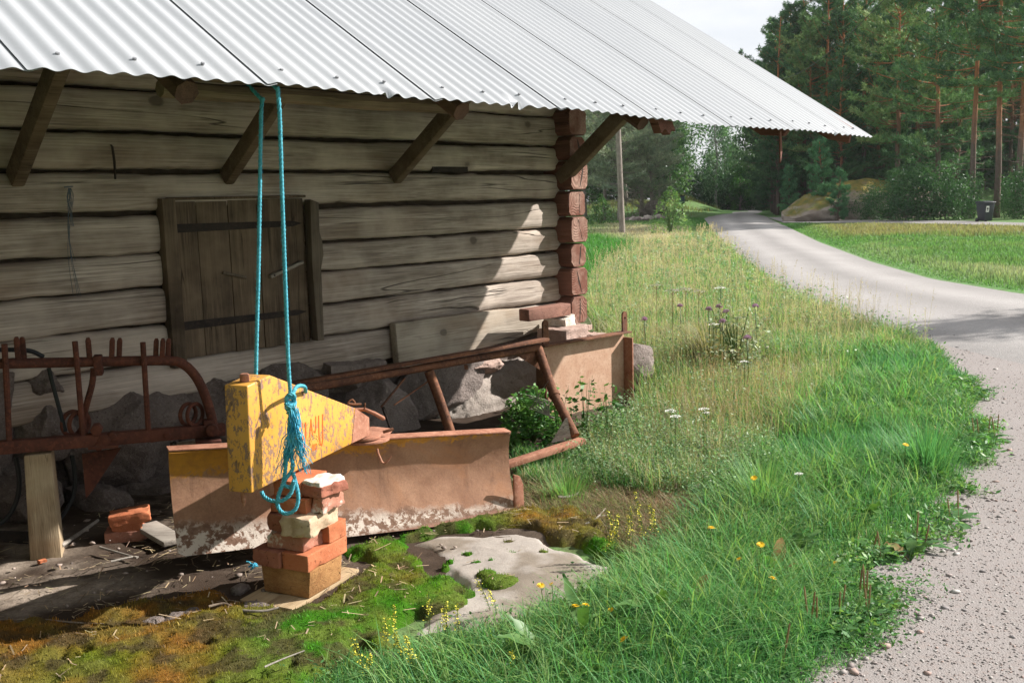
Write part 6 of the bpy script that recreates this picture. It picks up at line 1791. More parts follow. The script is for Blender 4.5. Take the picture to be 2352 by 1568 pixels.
# leafy plants
def leafy(name, c0, r, h, n, lsz, cols, label, cat, group=None, stems=8, seed=0, droop=.2, colstem='stem', tri=False, shape='dome'):
    e = empty(name, c0, 0, label, cat, group); R_ = np.random.default_rng(seed)
    b = MB()
    for k in range(stems):
        a = R_.uniform(0, 6.28); d_ = r * R_.uniform(.2, .8)
        b.tube([np.array(c0), np.array(c0) + (math.cos(a) * d_ * .4, math.sin(a) * d_ * .4, h * .5), np.array(c0) + (math.cos(a) * d_, math.sin(a) * d_, h * R_.uniform(.7, .95))], [.006 * r / .2, .004 * r / .2, .0015 * r / .2], 5)
    b.build('stem', MT[colstem], e, smooth=True)
    u_ = R_.normal(0, 1, (n, 3)); u_ /= np.linalg.norm(u_, axis=1)[:, None]; u_[:, 2] = np.abs(u_[:, 2]) if shape == 'dome' else u_[:, 2]
    rad_ = R_.uniform(.35, 1, n) ** .6
    if shape == 'dome': pos = u_ * rad_[:, None] * np.array((r, r, h))
    elif shape == 'cone':
        f = R_.random(n) ** 1.3; ang_ = R_.uniform(0, 6.28, n); q_ = r * (1 - f) ** .7 * rad_
        pos = np.stack([np.cos(ang_) * q_, np.sin(ang_) * q_, .06 * h + h * f], 1)
    else: pos = u_ * rad_[:, None] * np.array((r, r, h * .5)) + (0, 0, h * .5)
    bl_ = np.array([fbm(p * (2.2 / r), 1.0, 2) for p in pos]); k = bl_ > -.25
    pos = pos[k]; bl_ = bl_[k]; n = len(pos)
    a = R_.normal(0, 1, (n, 3)); a[:, 2] = a[:, 2] * .4 - droop; a /= np.linalg.norm(a, axis=1)[:, None]
    up_ = np.array((0, 0, 1.)) + R_.normal(0, .55, (n, 3)); s_ = np.cross(a, up_); s_ /= np.linalg.norm(s_, axis=1)[:, None]
    z_ = R_.uniform(.6, 1.2, (n, 1)) * lsz
    nn = np.cross(s_, a)
    q_ = np.stack([pos - a * z_ * .8, pos + s_ * z_ * .5 - nn * z_ * .1, pos + a * z_, pos - s_ * z_ * .5 - nn * z_ * .1], 1).reshape(-1, 3)
    ci = np.clip(((bl_ + .25) * 1.3 * len(cols)).astype(int), 0, len(cols) - 1)
    c = np.array(cols)[ci] * R_.uniform(.7, 1.35, (n, 1)) * (1 + R_.uniform(-.08, .08, (n, 3)))
    np_mesh('foliage', q_, np.arange(n * 4).reshape(-1, 4), None, np.repeat(c, 4, 0), MT['leaf'], e)
    return e
GC = ((0.045, .125, .030), (0.075, .175, .040), (0.12, .23, .055))
leafy('columbine', G(1226, 1020), .23, .36, 2200, .024, ((0.075, .20, .05), (0.12, .28, .065), (0.18, .35, .085)), 'bright green bushy leafy plant growing between blade and rusty frame leg', 'plant', seed=1, stems=12)
leafy('willowherb', G(1690, 880), .26, .66, 700, .022, ((0.22, .28, .16), (0.30, .35, .21), (0.38, .42, .28)), 'tall grey green weed beside the big tussock in the meadow', 'plant', seed=2, stems=9, shape='oval')
leafy('birch_sapling', V(1540, 545, 36) * np.array((1, 1, 0)), .95, 1.65, 1700, .055, ((0.085, .185, .05), (0.14, .26, .075), (0.22, .33, .12)), 'bright young birch bush at the end of the straw field', 'bush', seed=3, shape='cone', stems=7)
leafy('roadside_bush', V(1380, 520, 50) * np.array((1, 1, 0)), .9, 1.5, 1200, .08, ((0.05, .12, .035), (0.09, .19, .05)), 'small green bush left of the utility pole', 'bush', seed=4, shape='cone')
for i, (x, y, h_, n, lab) in enumerate(((1285, 960, .42, 130, 'leaning weed stems before the shaded side of the steel box'), (1345, 1000, .45, 150, 'tall dark weed casting its shadow on the rusty box panel'), (1400, 1000, .40, 130, 'green weed at the right flange of the steel box'))):
    leafy('tall_weed', G(x, 1030), .10, h_, n, .024, GC, lab, 'plant', 'weeds in front of the steel box', seed=20 + i, shape='oval', stems=5)
b = MB(); c0 = G(1262, 1010)
for k in range(7):
    b.tube([V(1262 + k * 2, 960, 5.5), V(1240 - k * 7 + 20, 920 + k * 3, 5.48), V(1205 + k * 9, 905 + (k % 3) * 12 - k * 5, 5.45)], [.004, .003, .0012], 5)
tag(b.build('dry_branch', MT['grey_board'], None, smooth=True), 'bare pale dead branch sticking up behind the green leafy plant', 'branch')
# ================================================================== TREES AND THE FAR SIDE
t = NT('pine_bark'); z_ = t.sep()
nb = t.noise((3, 3, 1.2), 5, .6, rnd=True)
c = t.mix(t.rng(t.mul(z_[2], t.mul(nb, 4.0), 'ADD'), 5.0, 8.5), (0.14, 0.105, 0.088), (0.46, 0.19, 0.085))
c = t.mix(t.rng(t.noise((14, 14, 5), 5, .7), .45, .7, 0, .55), c, (0.07, 0.045, 0.035))
MT['pine_bark'] = t.done(c, .9, nb, .5, .03, .1)
MT['grey_bark'] = wood('grey_dead_bark', (0.36, 0.31, 0.27), (0.17, 0.14, 0.12), 2, 1.2, .3, False)
MT['birch_bark'] = wood('birch_bark', (0.55, 0.52, 0.48), (0.16, 0.14, 0.13), 0, 1.5, .3, False)

def pine_geo(seed, H, base, spread, ntuft=22, whorls=20, gaps=.2, dead=6, tuft=.23, flat=.34, pal=((0.050, 0.127, 0.056), (0.076, 0.180, 0.075), (0.118, 0.236, 0.093), (0.181, 0.301, 0.111))):
    R_ = np.random.default_rng(seed)
    tb = MB()
    lean = R_.normal(0, .012, 2)
    nz = 14
    zz = np.linspace(0, H * .97, nz)
    wob = np.cumsum(R_.normal(0, .05, (nz, 2)), 0) * .6
    trunk = np.column_stack([lean[0] * zz + wob[:, 0] - wob[0, 0], lean[1] * zz + wob[:, 1] - wob[0, 1], zz])
    tr0 = .0085 * H + .02
    tb.tube(trunk, tr0 * (1 - zz / H) ** .75 + .012, 9)
    P_, D_, C_ = [], [], []
    def at(h): return np.array([np.interp(h, zz, trunk[:, k]) for k in range(3)])
    for w in range(whorls):
        f = (w + R_.random() * .8) / whorls
        h = H * (base + (1 - base) * f * .97)
        prof_ = (math.sin(math.pi * min(1, (f * .82 + .18))) ** .8) * (1 - .35 * f)
        for k in range(R_.integers(3, 6)):
            if R_.random() < gaps: continue
            a = R_.uniform(0, 6.28); L_ = spread * prof_ * R_.uniform(.55, 1.15) + .25
            p0_ = at(h + R_.uniform(-.15, .15))
            rise = R_.uniform(-.10, .35) + .5 * f
            n = 5
            br = []
            for i in range(n + 1):
                g = i / n
                br.append(p0_ + np.array((math.cos(a + g * .15), math.sin(a + g * .15), 0)) * L_ * g + np.array((0, 0, L_ * (rise * g - .25 * g * (1 - g)))))
            br = np.array(br)
            tb.tube(br, np.linspace(.018 + .008 * L_, .006, n + 1), 5, cap=False)
            nt = int(ntuft * (.35 + L_ / spread))
            g = R_.uniform(.30, 1.05, nt) ** .8
            ctr = np.stack([np.interp(g, np.linspace(0, 1, n + 1), br[:, k2]) for k2 in range(3)], 1)
            side = np.array((-math.sin(a), math.cos(a), 0))
            ctr = ctr + side[None] * (R_.normal(0, .20, nt) * L_ * (1.15 - .6 * g))[:, None] + np.array((0, 0, 1.))[None] * np.abs(R_.normal(0, flat * .35, nt))[:, None]
            P_.append(ctr); D_.append(np.tile(np.array((math.cos(a) * .5, math.sin(a) * .5, .55)), (nt, 1)))
            ci = R_.integers(0, len(pal), 1)[0]
            base_c = np.array(pal[ci]) * .5 + np.array(pal)[R_.integers(0, len(pal), nt)] * .5
            C_.append(base_c * R_.uniform(.75, 1.3, (nt, 1)))
    for k in range(dead):
        h = H * base * R_.uniform(.35, 1.0); a = R_.uniform(0, 6.28); L_ = R_.uniform(.5, 1.6); p0_ = at(h)
        tb.tube([p0_, p0_ + (math.cos(a) * L_ * .6, math.sin(a) * L_ * .6, -.05), p0_ + (math.cos(a + .2) * L_, math.sin(a + .2) * L_, R_.uniform(-.3, .2))], [.018, .011, .004], 4, cap=False)
    P_ = np.concatenate(P_); D_ = np.concatenate(D_); C_ = np.concatenate(C_)
    return tb, needle_tris(R_, P_, D_, C_, tuft)
def needle_tris(R_, P_, D_, C_, tuft, m=8, wid=.13):
    N = len(P_)
    d = R_.normal(0, 1, (N, m, 3)) * .8 + D_[:, None, :]
    d /= np.linalg.norm(d, axis=2)[..., None]
    s_ = np.cross(d, R_.normal(0, 1, (N, m, 3))); s_ /= np.linalg.norm(s_, axis=2)[..., None]
    L_ = R_.uniform(.55, 1.1, (N, m, 1)) * tuft
    o_ = P_[:, None, :] + R_.normal(0, tuft * .18, (N, m, 3))
    tri = np.stack([o_ - s_ * L_ * wid, o_ + s_ * L_ * wid, o_ + d * L_], 2).reshape(-1, 3)
    col = np.repeat(C_, m * 3, 0)
    return tri, col
def make_tree(name, geo, bark, mat, loc, sc=1.0, rz=0.0, label=None, cat='tree', group=None):
    tb, (tri, col) = geo
    e = empty(name, loc, rz, label, cat, group)
    e.scale = (sc, sc, sc)
    o = tb.build('trunk', bark, None, smooth=True, auto=False); o.parent = e
    np_mesh('crown', tri, None, np.arange(len(tri)).reshape(-1, 3), col, mat, e)
    return e
PROTO = {}
def place(kind, x, Y, sc, rz, label, group, name, y=None):
    """x: where it stands across the picture, Y: metres away"""
    p = V(x, 470, Y); loc = (p[0], p[1], float(hz(p[0], p[1])) - .05)
    if kind not in PROTO:
        g, bark, mat = KINDS[kind]()
        PROTO[kind] = make_tree(name, g, bark, mat, loc, sc, rz, label, 'tree', group)
        return PROTO[kind]
    o = copy_tree(PROTO[kind])
    o.name = name
    o.location = loc; o.rotation_euler = (0, 0, rz); o.scale = (sc, sc, sc * random.uniform(.95, 1.06))
    o['label'] = label; o['group'] = group
    return o
def leaf_crown(seed, H, base, r, n, lsz, pal, droop=.5, clumps=26, trunk_r=.10, bark=None, gap=1.0):
    R_ = np.random.default_rng(seed); tb = MB()
    zz = np.linspace(0, H * .95, 10); wob = np.cumsum(R_.normal(0, .06, (10, 2)), 0)
    tr_ = np.column_stack([wob, zz]); tb.tube(tr_, trunk_r * (1 - zz / H) ** .8 + .012, 8)
    P_, C_ = [], []
    for k in range(clumps):
        f = R_.random(); h = H * (base + (1 - base) * f); a = R_.uniform(0, 6.28)
        q_ = r * math.sin(math.pi * (.18 + .80 * f)) ** .8 * R_.uniform(.25, 1.0)
        c_ = np.array((math.cos(a) * q_, math.sin(a) * q_, h)) + np.append(wob[int(f * 9)], 0)
        p0_ = np.append(wob[int(f * 8)], max(h - q_ * .8, H * .12))
        tb.tube([p0_, (p0_ + c_) / 2 + (0, 0, .1), c_], [.03, .018, .006], 4, cap=False)
        m = n // clumps
        cr_ = r * R_.uniform(.22, .42)
        pp_ = c_ + R_.normal(0, 1, (m, 3)) * np.array((cr_ * .55, cr_ * .55, cr_ * .55))
        pp_[:, 2] -= np.abs(R_.normal(0, 1, m)) * droop * cr_
        P_.append(pp_); C_.append(np.array(pal)[R_.integers(0, len(pal))] * R_.uniform(.7, 1.35, (m, 1)))
    P_ = np.concatenate(P_); C_ = np.concatenate(C_); N = len(P_)
    a = R_.normal(0, 1, (N, 3)); a[:, 2] -= droop; a /= np.linalg.norm(a, axis=1)[:, None]
    s_ = np.cross(a, R_.normal(0, 1, (N, 3))); s_ /= np.linalg.norm(s_, axis=1)[:, None]
    z_ = R_.uniform(.6, 1.2, (N, 1)) * lsz
    tri = np.stack([P_ - a * z_, P_ + s_ * z_ * .55, P_ + a * z_, P_ - a * z_, P_ + a * z_, P_ - s_ * z_ * .55], 1).reshape(-1, 3)
    return tb, (tri, np.repeat(C_, 6, 0))
DKP = ((0.045, 0.111, 0.051), (0.065, 0.149, 0.063), (0.091, 0.186, 0.075))
LTP = ((0.104, 0.212, 0.077), (0.162, 0.294, 0.098), (0.247, 0.321, 0.127))
GYP = ((0.181, 0.242, 0.163), (0.254, 0.314, 0.203), (0.324, 0.365, 0.232))
KINDS = {
    'pine_a': lambda: (pine_geo(1, 13.5, .38, 2.5, whorls=22, ntuft=38, gaps=.28, dead=14), MT['pine_bark'], MT['needle']),
    'pine_b': lambda: (pine_geo(2, 14.5, .42, 2.3, whorls=21, gaps=.32, ntuft=38, dead=16), MT['pine_bark'], MT['needle']),
    'pine_c': lambda: (pine_geo(3, 12.5, .14, 2.6, whorls=25, ntuft=38), MT['pine_bark'], MT['needle']),
    'pine_d': lambda: (pine_geo(4, 13.0, .10, 2.4, whorls=29, pal=DKP, ntuft=34), MT['pine_bark'], MT['needle']),
    'pine_light': lambda: (pine_geo(5, 12.0, .30, 2.5, whorls=22, pal=LTP, ntuft=36), MT['pine_bark'], MT['needle']),
    'pine_grey': lambda: (pine_geo(6, 9.0, .24, 2.7, whorls=22, gaps=.12, dead=22, pal=GYP, ntuft=34), MT['grey_bark'], MT['needle']),
    'young_pine': lambda: (pine_geo(7, 6.0, .06, 1.1, whorls=20, gaps=.1, dead=0, tuft=.24, pal=((0.065, 0.182, 0.085), (0.098, 0.247, 0.111), (0.130, 0.299, 0.130))), MT['pine_bark'], MT['needle']),
    'spruce': lambda: (pine_geo(8, 11.0, .05, 2.0, whorls=30, gaps=.05, dead=0, flat=.2, pal=DKP), MT['pine_bark'], MT['needle']),
    'birch': lambda: (leaf_crown(9, 11.5, .22, 2.1, 5200, .11, ((0.085, 0.182, 0.091), (0.117, 0.234, 0.117), (0.156, 0.273, 0.143)), 1.2, 44), MT['birch_bark'], MT['leaf']),
    'alder': lambda: (leaf_crown(10, 8.5, .10, 2.5, 6500, .13, ((0.046, 0.114, 0.045), (0.071, 0.156, 0.055), (0.100, 0.195, 0.067)), .3, 44), MT['grey_bark'], MT['leaf']),
    'shrub': lambda: (leaf_crown(11, 2.8, .02, 1.9, 5200, .075, ((0.026, 0.085, 0.029), (0.040, 0.110, 0.037), (0.059, 0.139, 0.046)), -.5, 40, .03), MT['grey_bark'], MT['leaf']),
    'rowan': lambda: (leaf_crown(12, 4.5, .12, 1.5, 2600, .12, ((0.05, .16, .035), (0.08, .21, .045)), .2, 26), MT['grey_bark'], MT['leaf']),
}
GP = 'pines along the forest edge'
R = random.Random(11)
front = [('pine_a', 2232, 47, 1.0, 'tall front pine with a bare orange trunk left of the dark bin'), ('pine_b', 2290, 46, .98, 'tall straight front pine rising behind the dark bin'), ('pine_b', 2335, 45, 1.0, 'slim front pine right of the dark bin'), ('pine_a', 2362, 44, 1.03, 'slim orange trunked pine at the right picture edge'),
         ('pine_c', 2150, 50, 1.03, 'broad dark front pine above the dark thicket'), ('pine_light', 2060, 52, 1.02, 'yellow green pine behind the moss topped outcrop'), ('pine_a', 1985, 58, 1.03, 'orange limbed pine over the eave tip'), ('pine_c', 2105, 55, 1.05, 'dense pine between the outcrop and the thicket'),
         ('pine_b', 1905, 62, 1.03, 'high crowned pine with a pale top left of the cable end'), ('pine_light', 1865, 60, .98, 'pale crowned pine above the middle of the roof edge'), ('pine_light', 1800, 64, .96, 'leftmost bright pine on the skyline beside the open sky'), ('pine_a', 1775, 66, .80, 'pine with a leaning brown trunk at the right of the road'),
         ('pine_d', 1935, 56, .70, 'small dark pine behind the young pine'), ('pine_b', 1832, 63, .80, 'thin brown trunked pine behind the roadside bush'), ('pine_d', 2195, 54, .95, 'dark low branched pine behind the thicket'), ('pine_d', 2020, 56, .85, 'dark low branched pine behind the outcrop')]
for k, x, Y, sc, lab in front: place(k, x, Y, sc, R.uniform(0, 6.28), lab, GP, 'pine_tree')
place('young_pine', 1888, 49, .66, 0, 'small conical young pine in front of the outcrop', 'young pines', 'young_pine')
place('young_pine', 1925, 47.5, .42, 2, 'knee high young pine right of the conical one', 'young pines', 'young_pine')
place('young_pine', 1812, 58, .50, 1, 'little young pine at the road junction', 'young pines', 'young_pine')
back = 'dark conifer deep in the forest behind the front pines'
for i in range(46):
    x = 1760 + i * 16.5 + R.uniform(-14, 14); Y = R.uniform(60, 92) if i % 2 else R.uniform(58, 72)
    place(R.choice(['pine_d', 'pine_c', 'pine_d', 'spruce', 'pine_a']), x, Y, R.uniform(.85, 1.12), R.uniform(0, 6.28), back, 'conifers deep in the forest', 'forest_conifer')
for i in range(26):
    place(R.choice(['spruce', 'pine_d']), 1790 + i * 27 + R.uniform(-12, 12), R.uniform(66, 84), R.uniform(.42, .62), R.uniform(0, 6.28), 'low dark conifer filling the gaps under the forest', 'low conifers in the forest', 'understorey_conifer')
# dark thicket of willow
for i, (x, Y, sc) in enumerate(((2040, 46, .58), (2085, 45, .68), (2130, 45, .72), (2172, 45, .66), (2208, 46, .58), (1996, 47.0, .48), (2330, 47, .55), (2356, 44, .6))):
    place('shrub', x, Y, sc, i * 1.3, 'dark green willow shrub, ' + ('leftmost of the thicket', 'left of the middle of the thicket', 'tallest in the middle of the thicket', 'right of the middle of the thicket', 'right end of the thicket', 'small one against the outcrop', 'half hidden behind the dark bin', 'right of the dark bin at the picture edge')[i], 'willow shrubs in the thicket', 'willow_shrub')
# far end of the road
for i, (k, x, Y, sc, lab, nm) in enumerate((('birch', 1648, 82, .98, 'airy birch standing in the gap of sky above the road', 'birch_tree'), ('birch', 1665, 90, .85, 'birch half hidden behind the airy one', 'birch_tree'), ('alder', 1538, 78, 1.05, 'dark leafy tree with drooping edge left of the sky gap', 'alder_tree'), ('alder', 1495, 80, 1.10, 'dark leafy tree behind the birch bush', 'alder_tree'),
        ('alder', 1748, 88, 1.25, 'dark leafy tree right of the birch over the road', 'alder_tree'), ('alder', 1775, 84, 1.2, 'dark leafy tree leaning over the road bend', 'alder_tree'), ('alder', 1690, 95, .65, 'low dark leafy tree closing the far road', 'alder_tree'), ('alder', 1640, 96, .62, 'low dark leafy tree beneath the sky gap', 'alder_tree'),
        ('alder', 1566, 92, .80, 'leafy tree on the bank behind the letter box', 'alder_tree'), ('rowan', 1702, 82, .75, 'small bright green tree at the road bend', 'rowan_tree'), ('alder', 1740, 96, .8, 'dark leafy tree behind the bend', 'alder_tree'), ('alder', 1668, 99, .55, 'distant low tree straight up the road', 'alder_tree'), ('alder', 1710, 100, .6, 'distant low tree right of straight up the road', 'alder_tree'))):
    place(k, x, Y, sc, i * .9, lab, 'leafy trees at the end of the road', nm)
for i, (x, Y, sc, lab) in enumerate(((1420, 58, .85, 'pale grey green pine just behind the utility pole'), (1500, 60, .75, 'short pale pine behind the brushwood'), (1388, 62, 1.05, 'grey needled pine with bare branches left of the utility pole'), (1470, 66, .95, 'ragged grey pine right of the utility pole'), (1440, 72, 1.12, 'grey pine behind the utility pole'), (1345, 66, 1.1, 'grey pine half hidden by the barn corner'))):
    place('pine_grey', x, Y, sc, i * 1.9, lab, 'ragged grey pines left of the road', 'ragged_pine')
for i in range(27):
    place(R.choice(['pine_d', 'spruce', 'pine_c', 'alder']), (1285 + i * 18 if i < 15 else 1270 - (i - 14) * 30) + R.uniform(-8, 8), R.uniform(78, 96), R.uniform(.75, 1.0) * .95, R.uniform(0, 6.28), 'dark tree behind the ragged grey pines', 'trees behind the grey pines', 'backdrop_tree')
for i, (x, Y, sc) in enumerate(((1655, 84, .9), (1672, 83, .8), (1690, 85, .85), (1708, 83, .8), (1724, 84, .9), (1742, 82, .9), (1758, 81, .8), (1640, 86, .9), (1775, 80, .7), (1600, 86, 1.0), (1622, 88, 1.0))):
    place('shrub', x, Y, sc, i * 1.1, 'dark roadside shrub closing the far end of the road', 'shrubs at the far end of the road', 'roadside_shrub')
# dead bent tree and brushwood
t_ = MB(); base_ = V(1488, 500, 60) * np.array((1, 1, 0))
Rr = np.random.default_rng(5)
def twigs(mb, p, d, L_, r, depth):
    n = 4; q_ = [p]
    for i in range(n):
        d = d + Rr.normal(0, .22, 3); d /= np.linalg.norm(d); q_.append(q_[-1] + d * L_ / n)
    mb.tube(q_, np.linspace(r, r * .45, n + 1), 4, cap=False)
    if depth:
        for k in range(4):
            i = Rr.integers(1, n + 1); twigs(mb, q_[i], d + Rr.normal(0, .6, 3), L_ * .6, r * .45, depth - 1)
for k in range(7): twigs(t_, base_ + (0, 0, .4), np.array((Rr.normal(-.5, .6), Rr.normal(0, .3), .5)), 1.7, .035, 3)
tag(t_.build('brushwood', MT['grey_bark'], None, smooth=True, auto=False), 'heap of grey dead brushwood at the edge of the straw field', 'brushwood')
t_ = MB(); base_ = V(1425, 505, 63) * np.array((1, 1, 0))
for k in range(5): twigs(t_, base_ + (0, 0, 1.0 + k * .8), np.array((.9, Rr.normal(0, .3), .25 + .12 * k)), 3.0, .05, 3)
t_.tube([base_, base_ + (.1, 0, 2.5), base_ + (.0, 0, 6)], [.16, .13, .06], 8)
tag(t_.build('dead_tree', MT['grey_bark'], None, smooth=True, auto=False), 'bare dead tree with long pale side branches behind the utility pole', 'tree')
SGp = 'stones at the field edge'
for i in range(9):
    p = V(1445 + i * 9 + R.uniform(-4, 4), 508 + R.uniform(-4, 8), 56 + R.uniform(-2, 2)); p[2] = .12
    o = rock('field_edge_stone', p, (R.uniform(.35, .8), .5, R.uniform(.25, .5)), MT['granite_pale'] if i % 2 else MT['granite'], None, 120 + i, None, 2, .15, True, .5)
    tag(o, 'half buried stone below the grey brushwood', 'stone', SGp)
o = rock('boulder', V(1502, 482, 62), (1.5, 1.2, 1.1), MT['granite'], None, 140, None, 3, .14, True, .6); tag(o, 'rounded grey boulder behind the birch bush', 'boulder')

# moss topped rock outcrop
t = NT('mossy_outcrop'); geo_ = t.n('ShaderNodeNewGeometry'); sp_ = t.n('ShaderNodeSeparateXYZ'); t.l(geo_.outputs['Normal'], sp_.inputs[0]); sp_ = sp_.outputs
nn_ = t.noise((1.2, 1.2, 1.2), 6, .65)
c = t.mix(t.rng(nn_, .35, .65), (0.21, 0.17, 0.14), (0.33, 0.285, 0.24))
c = t.mix(t.rng(t.mul(sp_[2], t.mul(nn_, .9), 'ADD'), 1.08, 1.28), c, t.mix(t.rng(t.noise((3, 3, 3), 5), .4, .6), (0.19, 0.145, 0.035), (0.11, 0.115, 0.035)))
MT['outcrop'] = t.done(c, .95, nn_, .7, .15, .1)
def outc(x, y, Y, size, seed, lab):
    p = V(x, y, Y); o = rock('rock_outcrop', p, size, MT['outcrop'], None, seed, rotz(.3), 4, .16, True, .55); tag(o, lab, 'rock', 'rock outcrops by the forest'); return o
outc(2010, 486, 51, (8.5, 4.0, 2.9), 151, 'large moss topped rock outcrop sloping down behind the young pine')
outc(1880, 488, 49, (3.4, 2.6, 1.7), 152, 'lower ledge of bare rock beside the side road')
outc(1850, 500, 50, (2.0, 1.8, .7), 153, 'smallest bare rock ledge nearest the road junction')

# utility pole and cable
pole = empty('utility_pole', V(1430, 540, 37) * np.array((1, 1, 0)), 0, 'slim grey wooden utility pole at the edge of the straw field', 'pole')
pb_ = np.array(pole.location); 
b = MB(); b.tube([pb_ + (0, 0, -.2), pb_ + (-.11, 0, 3.4), pb_ + (-.22, 0, 7.2)], [.11, .10, .085], 12); b.build('post', MT['grey_bark'], pole, smooth=True)
b = MB(); b.bar(pb_ + (-.55, 0, 6.9), pb_ + (.15, .3, 6.9), .09, .09); b.build('crossarm', MT['grey_bark'], pole)
for d_ in (-.5, .1):
    b = MB(); b.tube([pb_ + (d_, .15, 6.94), pb_ + (d_, .15, 7.06)], [.03, .045], 8); b.build('insulator', MT['petal_w'], pole, smooth=True)
b = MB(); A_ = V(1745, 182, 34.0); Z_ = V(2060, -30, 16.0)
b.tube([A_ + (Z_ - A_) * f - np.array((0, 0, .5 * math.sin(math.pi * f))) for f in np.linspace(-.55, 1.08, 40)], .006, 5)
tag(b.build('overhead_cable', MT['hose'], None, smooth=True), 'thin dark overhead cable crossing the forest above the roof edge', 'cable')

# twine caught on a nail in the wall
b = MB(); Rt = random.Random(4)
for k in range(16):
    x0 = 160 + Rt.uniform(-4, 4); y1 = Rt.choice((470, 490, 520, 600, 680))
    b.tube(spline([Wp(x0, 432, WT - .03), Wp(x0 + Rt.uniform(-9, 9), 455, WT - .035), Wp(x0 + Rt.uniform(-7, 7), (455 + y1) / 2, WT - .03), Wp(x0 + Rt.uniform(-4, 30) * (y1 - 432) / 250, y1, WT - .02)], 14), .0011, 4)
b.tube([Wp(148, 430, WT - .04), Wp(172, 428, WT + .02)], .003, 6)
tag(b.build('twine_tangle', NT('grey_blue_twine').done((0.10, 0.13, 0.16), .8), None, smooth=True, auto=False), 'thin tangle of grey blue twine hanging from a nail on the left logs', 'twine')

# letter box on a post
lb = empty('letter_box', V(1567, 497, 56) * np.array((1, 1, 0)) + np.array((0, 0, float(hz(*V(1567, 497, 56)[:2])))), 0, 'small dark letter box on a short post at the far road bank', 'letter box')
p = np.array(lb.location)
b = MB(); b.tube([p, p + (0, 0, .95)], .035, 8); b.build('post', MT['iron'], lb, smooth=True)
b = MB(); b.box(p + (0, 0, 1.15), (.26, .22, .42)); b.build('box', NT('dark_green_box').done((0.025, 0.05, 0.05), .5), lb, bevel=.04)
b = MB(); b.box(p + (0, -.02, 1.38), (.30, .28, .05)); b.build('lid', MT['iron'], lb, bevel=.02)

# wheelie bin
bp_ = V(2262, 509, 41) * np.array((1, 1, 0))
bn_ = empty('wheelie_bin', bp_, .25, 'dark grey wheelie bin with a white sticker standing by the side road', 'bin')
MT['bin'] = NT('dark_grey_plastic').done((0.030, 0.034, 0.040), .45)
S_ = .80
def BP(x, y, z): return bp_ + rotz(.25) @ np.array((x, y, z)) * S_
b = MB()
lo_ = [(-.24, -.25, .05), (.24, -.25, .05), (.24, .25, .05), (-.24, .25, .05)]; hi_ = [(-.31, -.33, .95), (.31, -.33, .95), (.31, .33, .95), (-.31, .33, .95)]
b.add([BP(*q_) for q_ in lo_ + hi_], [(0, 3, 2, 1), (4, 5, 6, 7), (0, 1, 5, 4), (1, 2, 6, 5), (2, 3, 7, 6), (3, 0, 4, 7)]); b.build('body', MT['bin'], bn_, bevel=.03)
b = MB(); pl_ = [(-.37, 0), (-.37, .05), (-.2, .09), (.25, .11), (.36, .08), (.36, .0)]
b.prism(pl_, BP(-.34, 0, .955), rotz(.25) @ np.array((0, S_, 0)), (0, 0, S_), rotz(.25) @ np.array((.68 * S_, 0, 0))); b.build('lid', MT['bin'], bn_, bevel=.01)
b = MB(); b.tube([BP(-.3, .38, .99), BP(.3, .38, .99)], .018, 8); b.build('handle', MT['bin'], bn_, smooth=True)
for x in (-.26, .26):
    b = MB(); b.disc(BP(x, .26, .10), rotz(.25) @ np.array((1, 0, 0)), .085, .05, 18); b.build('wheel', MT['hose'], bn_, bevel=.008)
b = MB(); b.prism([(-.085, -.15), (.085, -.15), (.085, .15), (-.085, .15)], BP(-.12, -.308, .66), rotz(.25) @ np.array((S_, 0, 0)), rotz(.25) @ np.array((0, -.088 * S_, S_)), rotz(.25) @ np.array((0, -.006, 0)))
stk = b.build('sticker', MT['petal_w'], bn_)
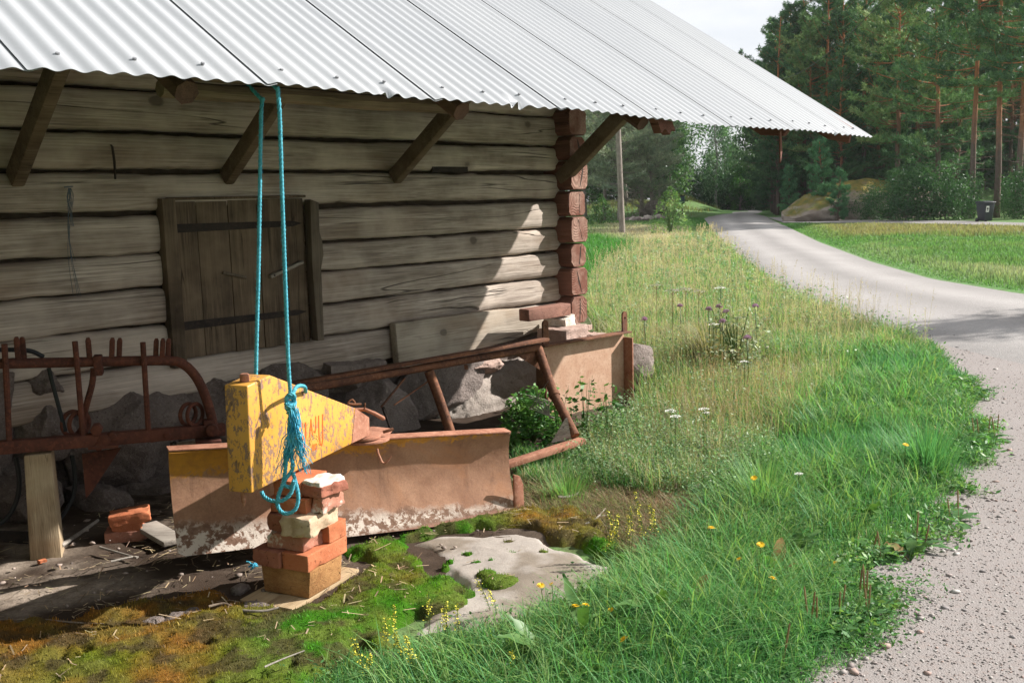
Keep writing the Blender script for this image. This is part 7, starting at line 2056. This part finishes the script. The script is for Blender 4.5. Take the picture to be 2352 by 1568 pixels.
b = MB(); b.prism([(-.04, -.06), (.02, -.07), (.05, .0), (.03, .05), (-.02, .07), (-.045, .02)], BP(-.12, -.318, .68), rotz(.25) @ np.array((S_, 0, 0)), rotz(.25) @ np.array((0, -.088 * S_, S_)), rotz(.25) @ np.array((0, -.004, 0)))
b.prism([(-.05, -.12), (.05, -.12), (.05, -.09), (-.05, -.09)], BP(-.12, -.318, .68), rotz(.25) @ np.array((S_, 0, 0)), rotz(.25) @ np.array((0, -.088 * S_, S_)), rotz(.25) @ np.array((0, -.004, 0)))
b.build('sticker_mark', MT['hose'], stk)

# unseen leafy trees, added behind the camera to shade the barn front
for i, (x, y, sc) in enumerate(((-6.2, .6, 1.0), (-4.6, -3.0, 1.1), (-1.6, -5.4, 1.15), (2.2, -7.5, 1.1))):
    o = copy_tree(PROTO['alder']); o.name = 'alder_tree'; o.location = (x, y, 0); o.scale = (sc, sc, sc); o.rotation_euler = (0, 0, i * 1.7)
    o['label'] = 'unseen leafy tree added to shade the barn front, ' + ('nearest the barn', 'second from the barn', 'third from the barn', 'farthest from the barn')[i]; o['group'] = 'leafy trees facing the barn'

o = copy_tree(PROTO['birch']); o.name = 'birch_tree'; o.location = (13.6, 12.4, 0); o.scale = (.62, .62, .62)
o['label'] = 'young birch on the far side of the road, its shadow crossing the gravel'; o['group'] = 'leafy trees facing the barn'
# the air: a faint even haze that softens the far forest
HZ = MB(); HZ.box((0, 0, 9.5), (640, 640, 23.0))
hm = bpy.data.materials.new('pale_air'); hm.use_nodes = True
ht = hm.node_tree; ht.nodes.clear()
ho = ht.nodes.new('ShaderNodeOutputMaterial'); hv = ht.nodes.new('ShaderNodeVolumePrincipled')
hv.inputs['Color'].default_value = (0.93, 0.96, 1.0, 1); hv.inputs['Density'].default_value = 0.00025; hv.inputs['Anisotropy'].default_value = 0.2
ht.links.new(hv.outputs[0], ho.inputs['Volume'])
hz_o = HZ.build('haze', hm)
tag(hz_o, 'thin pale haze filling the air over the whole place', 'haze', kind='stuff')
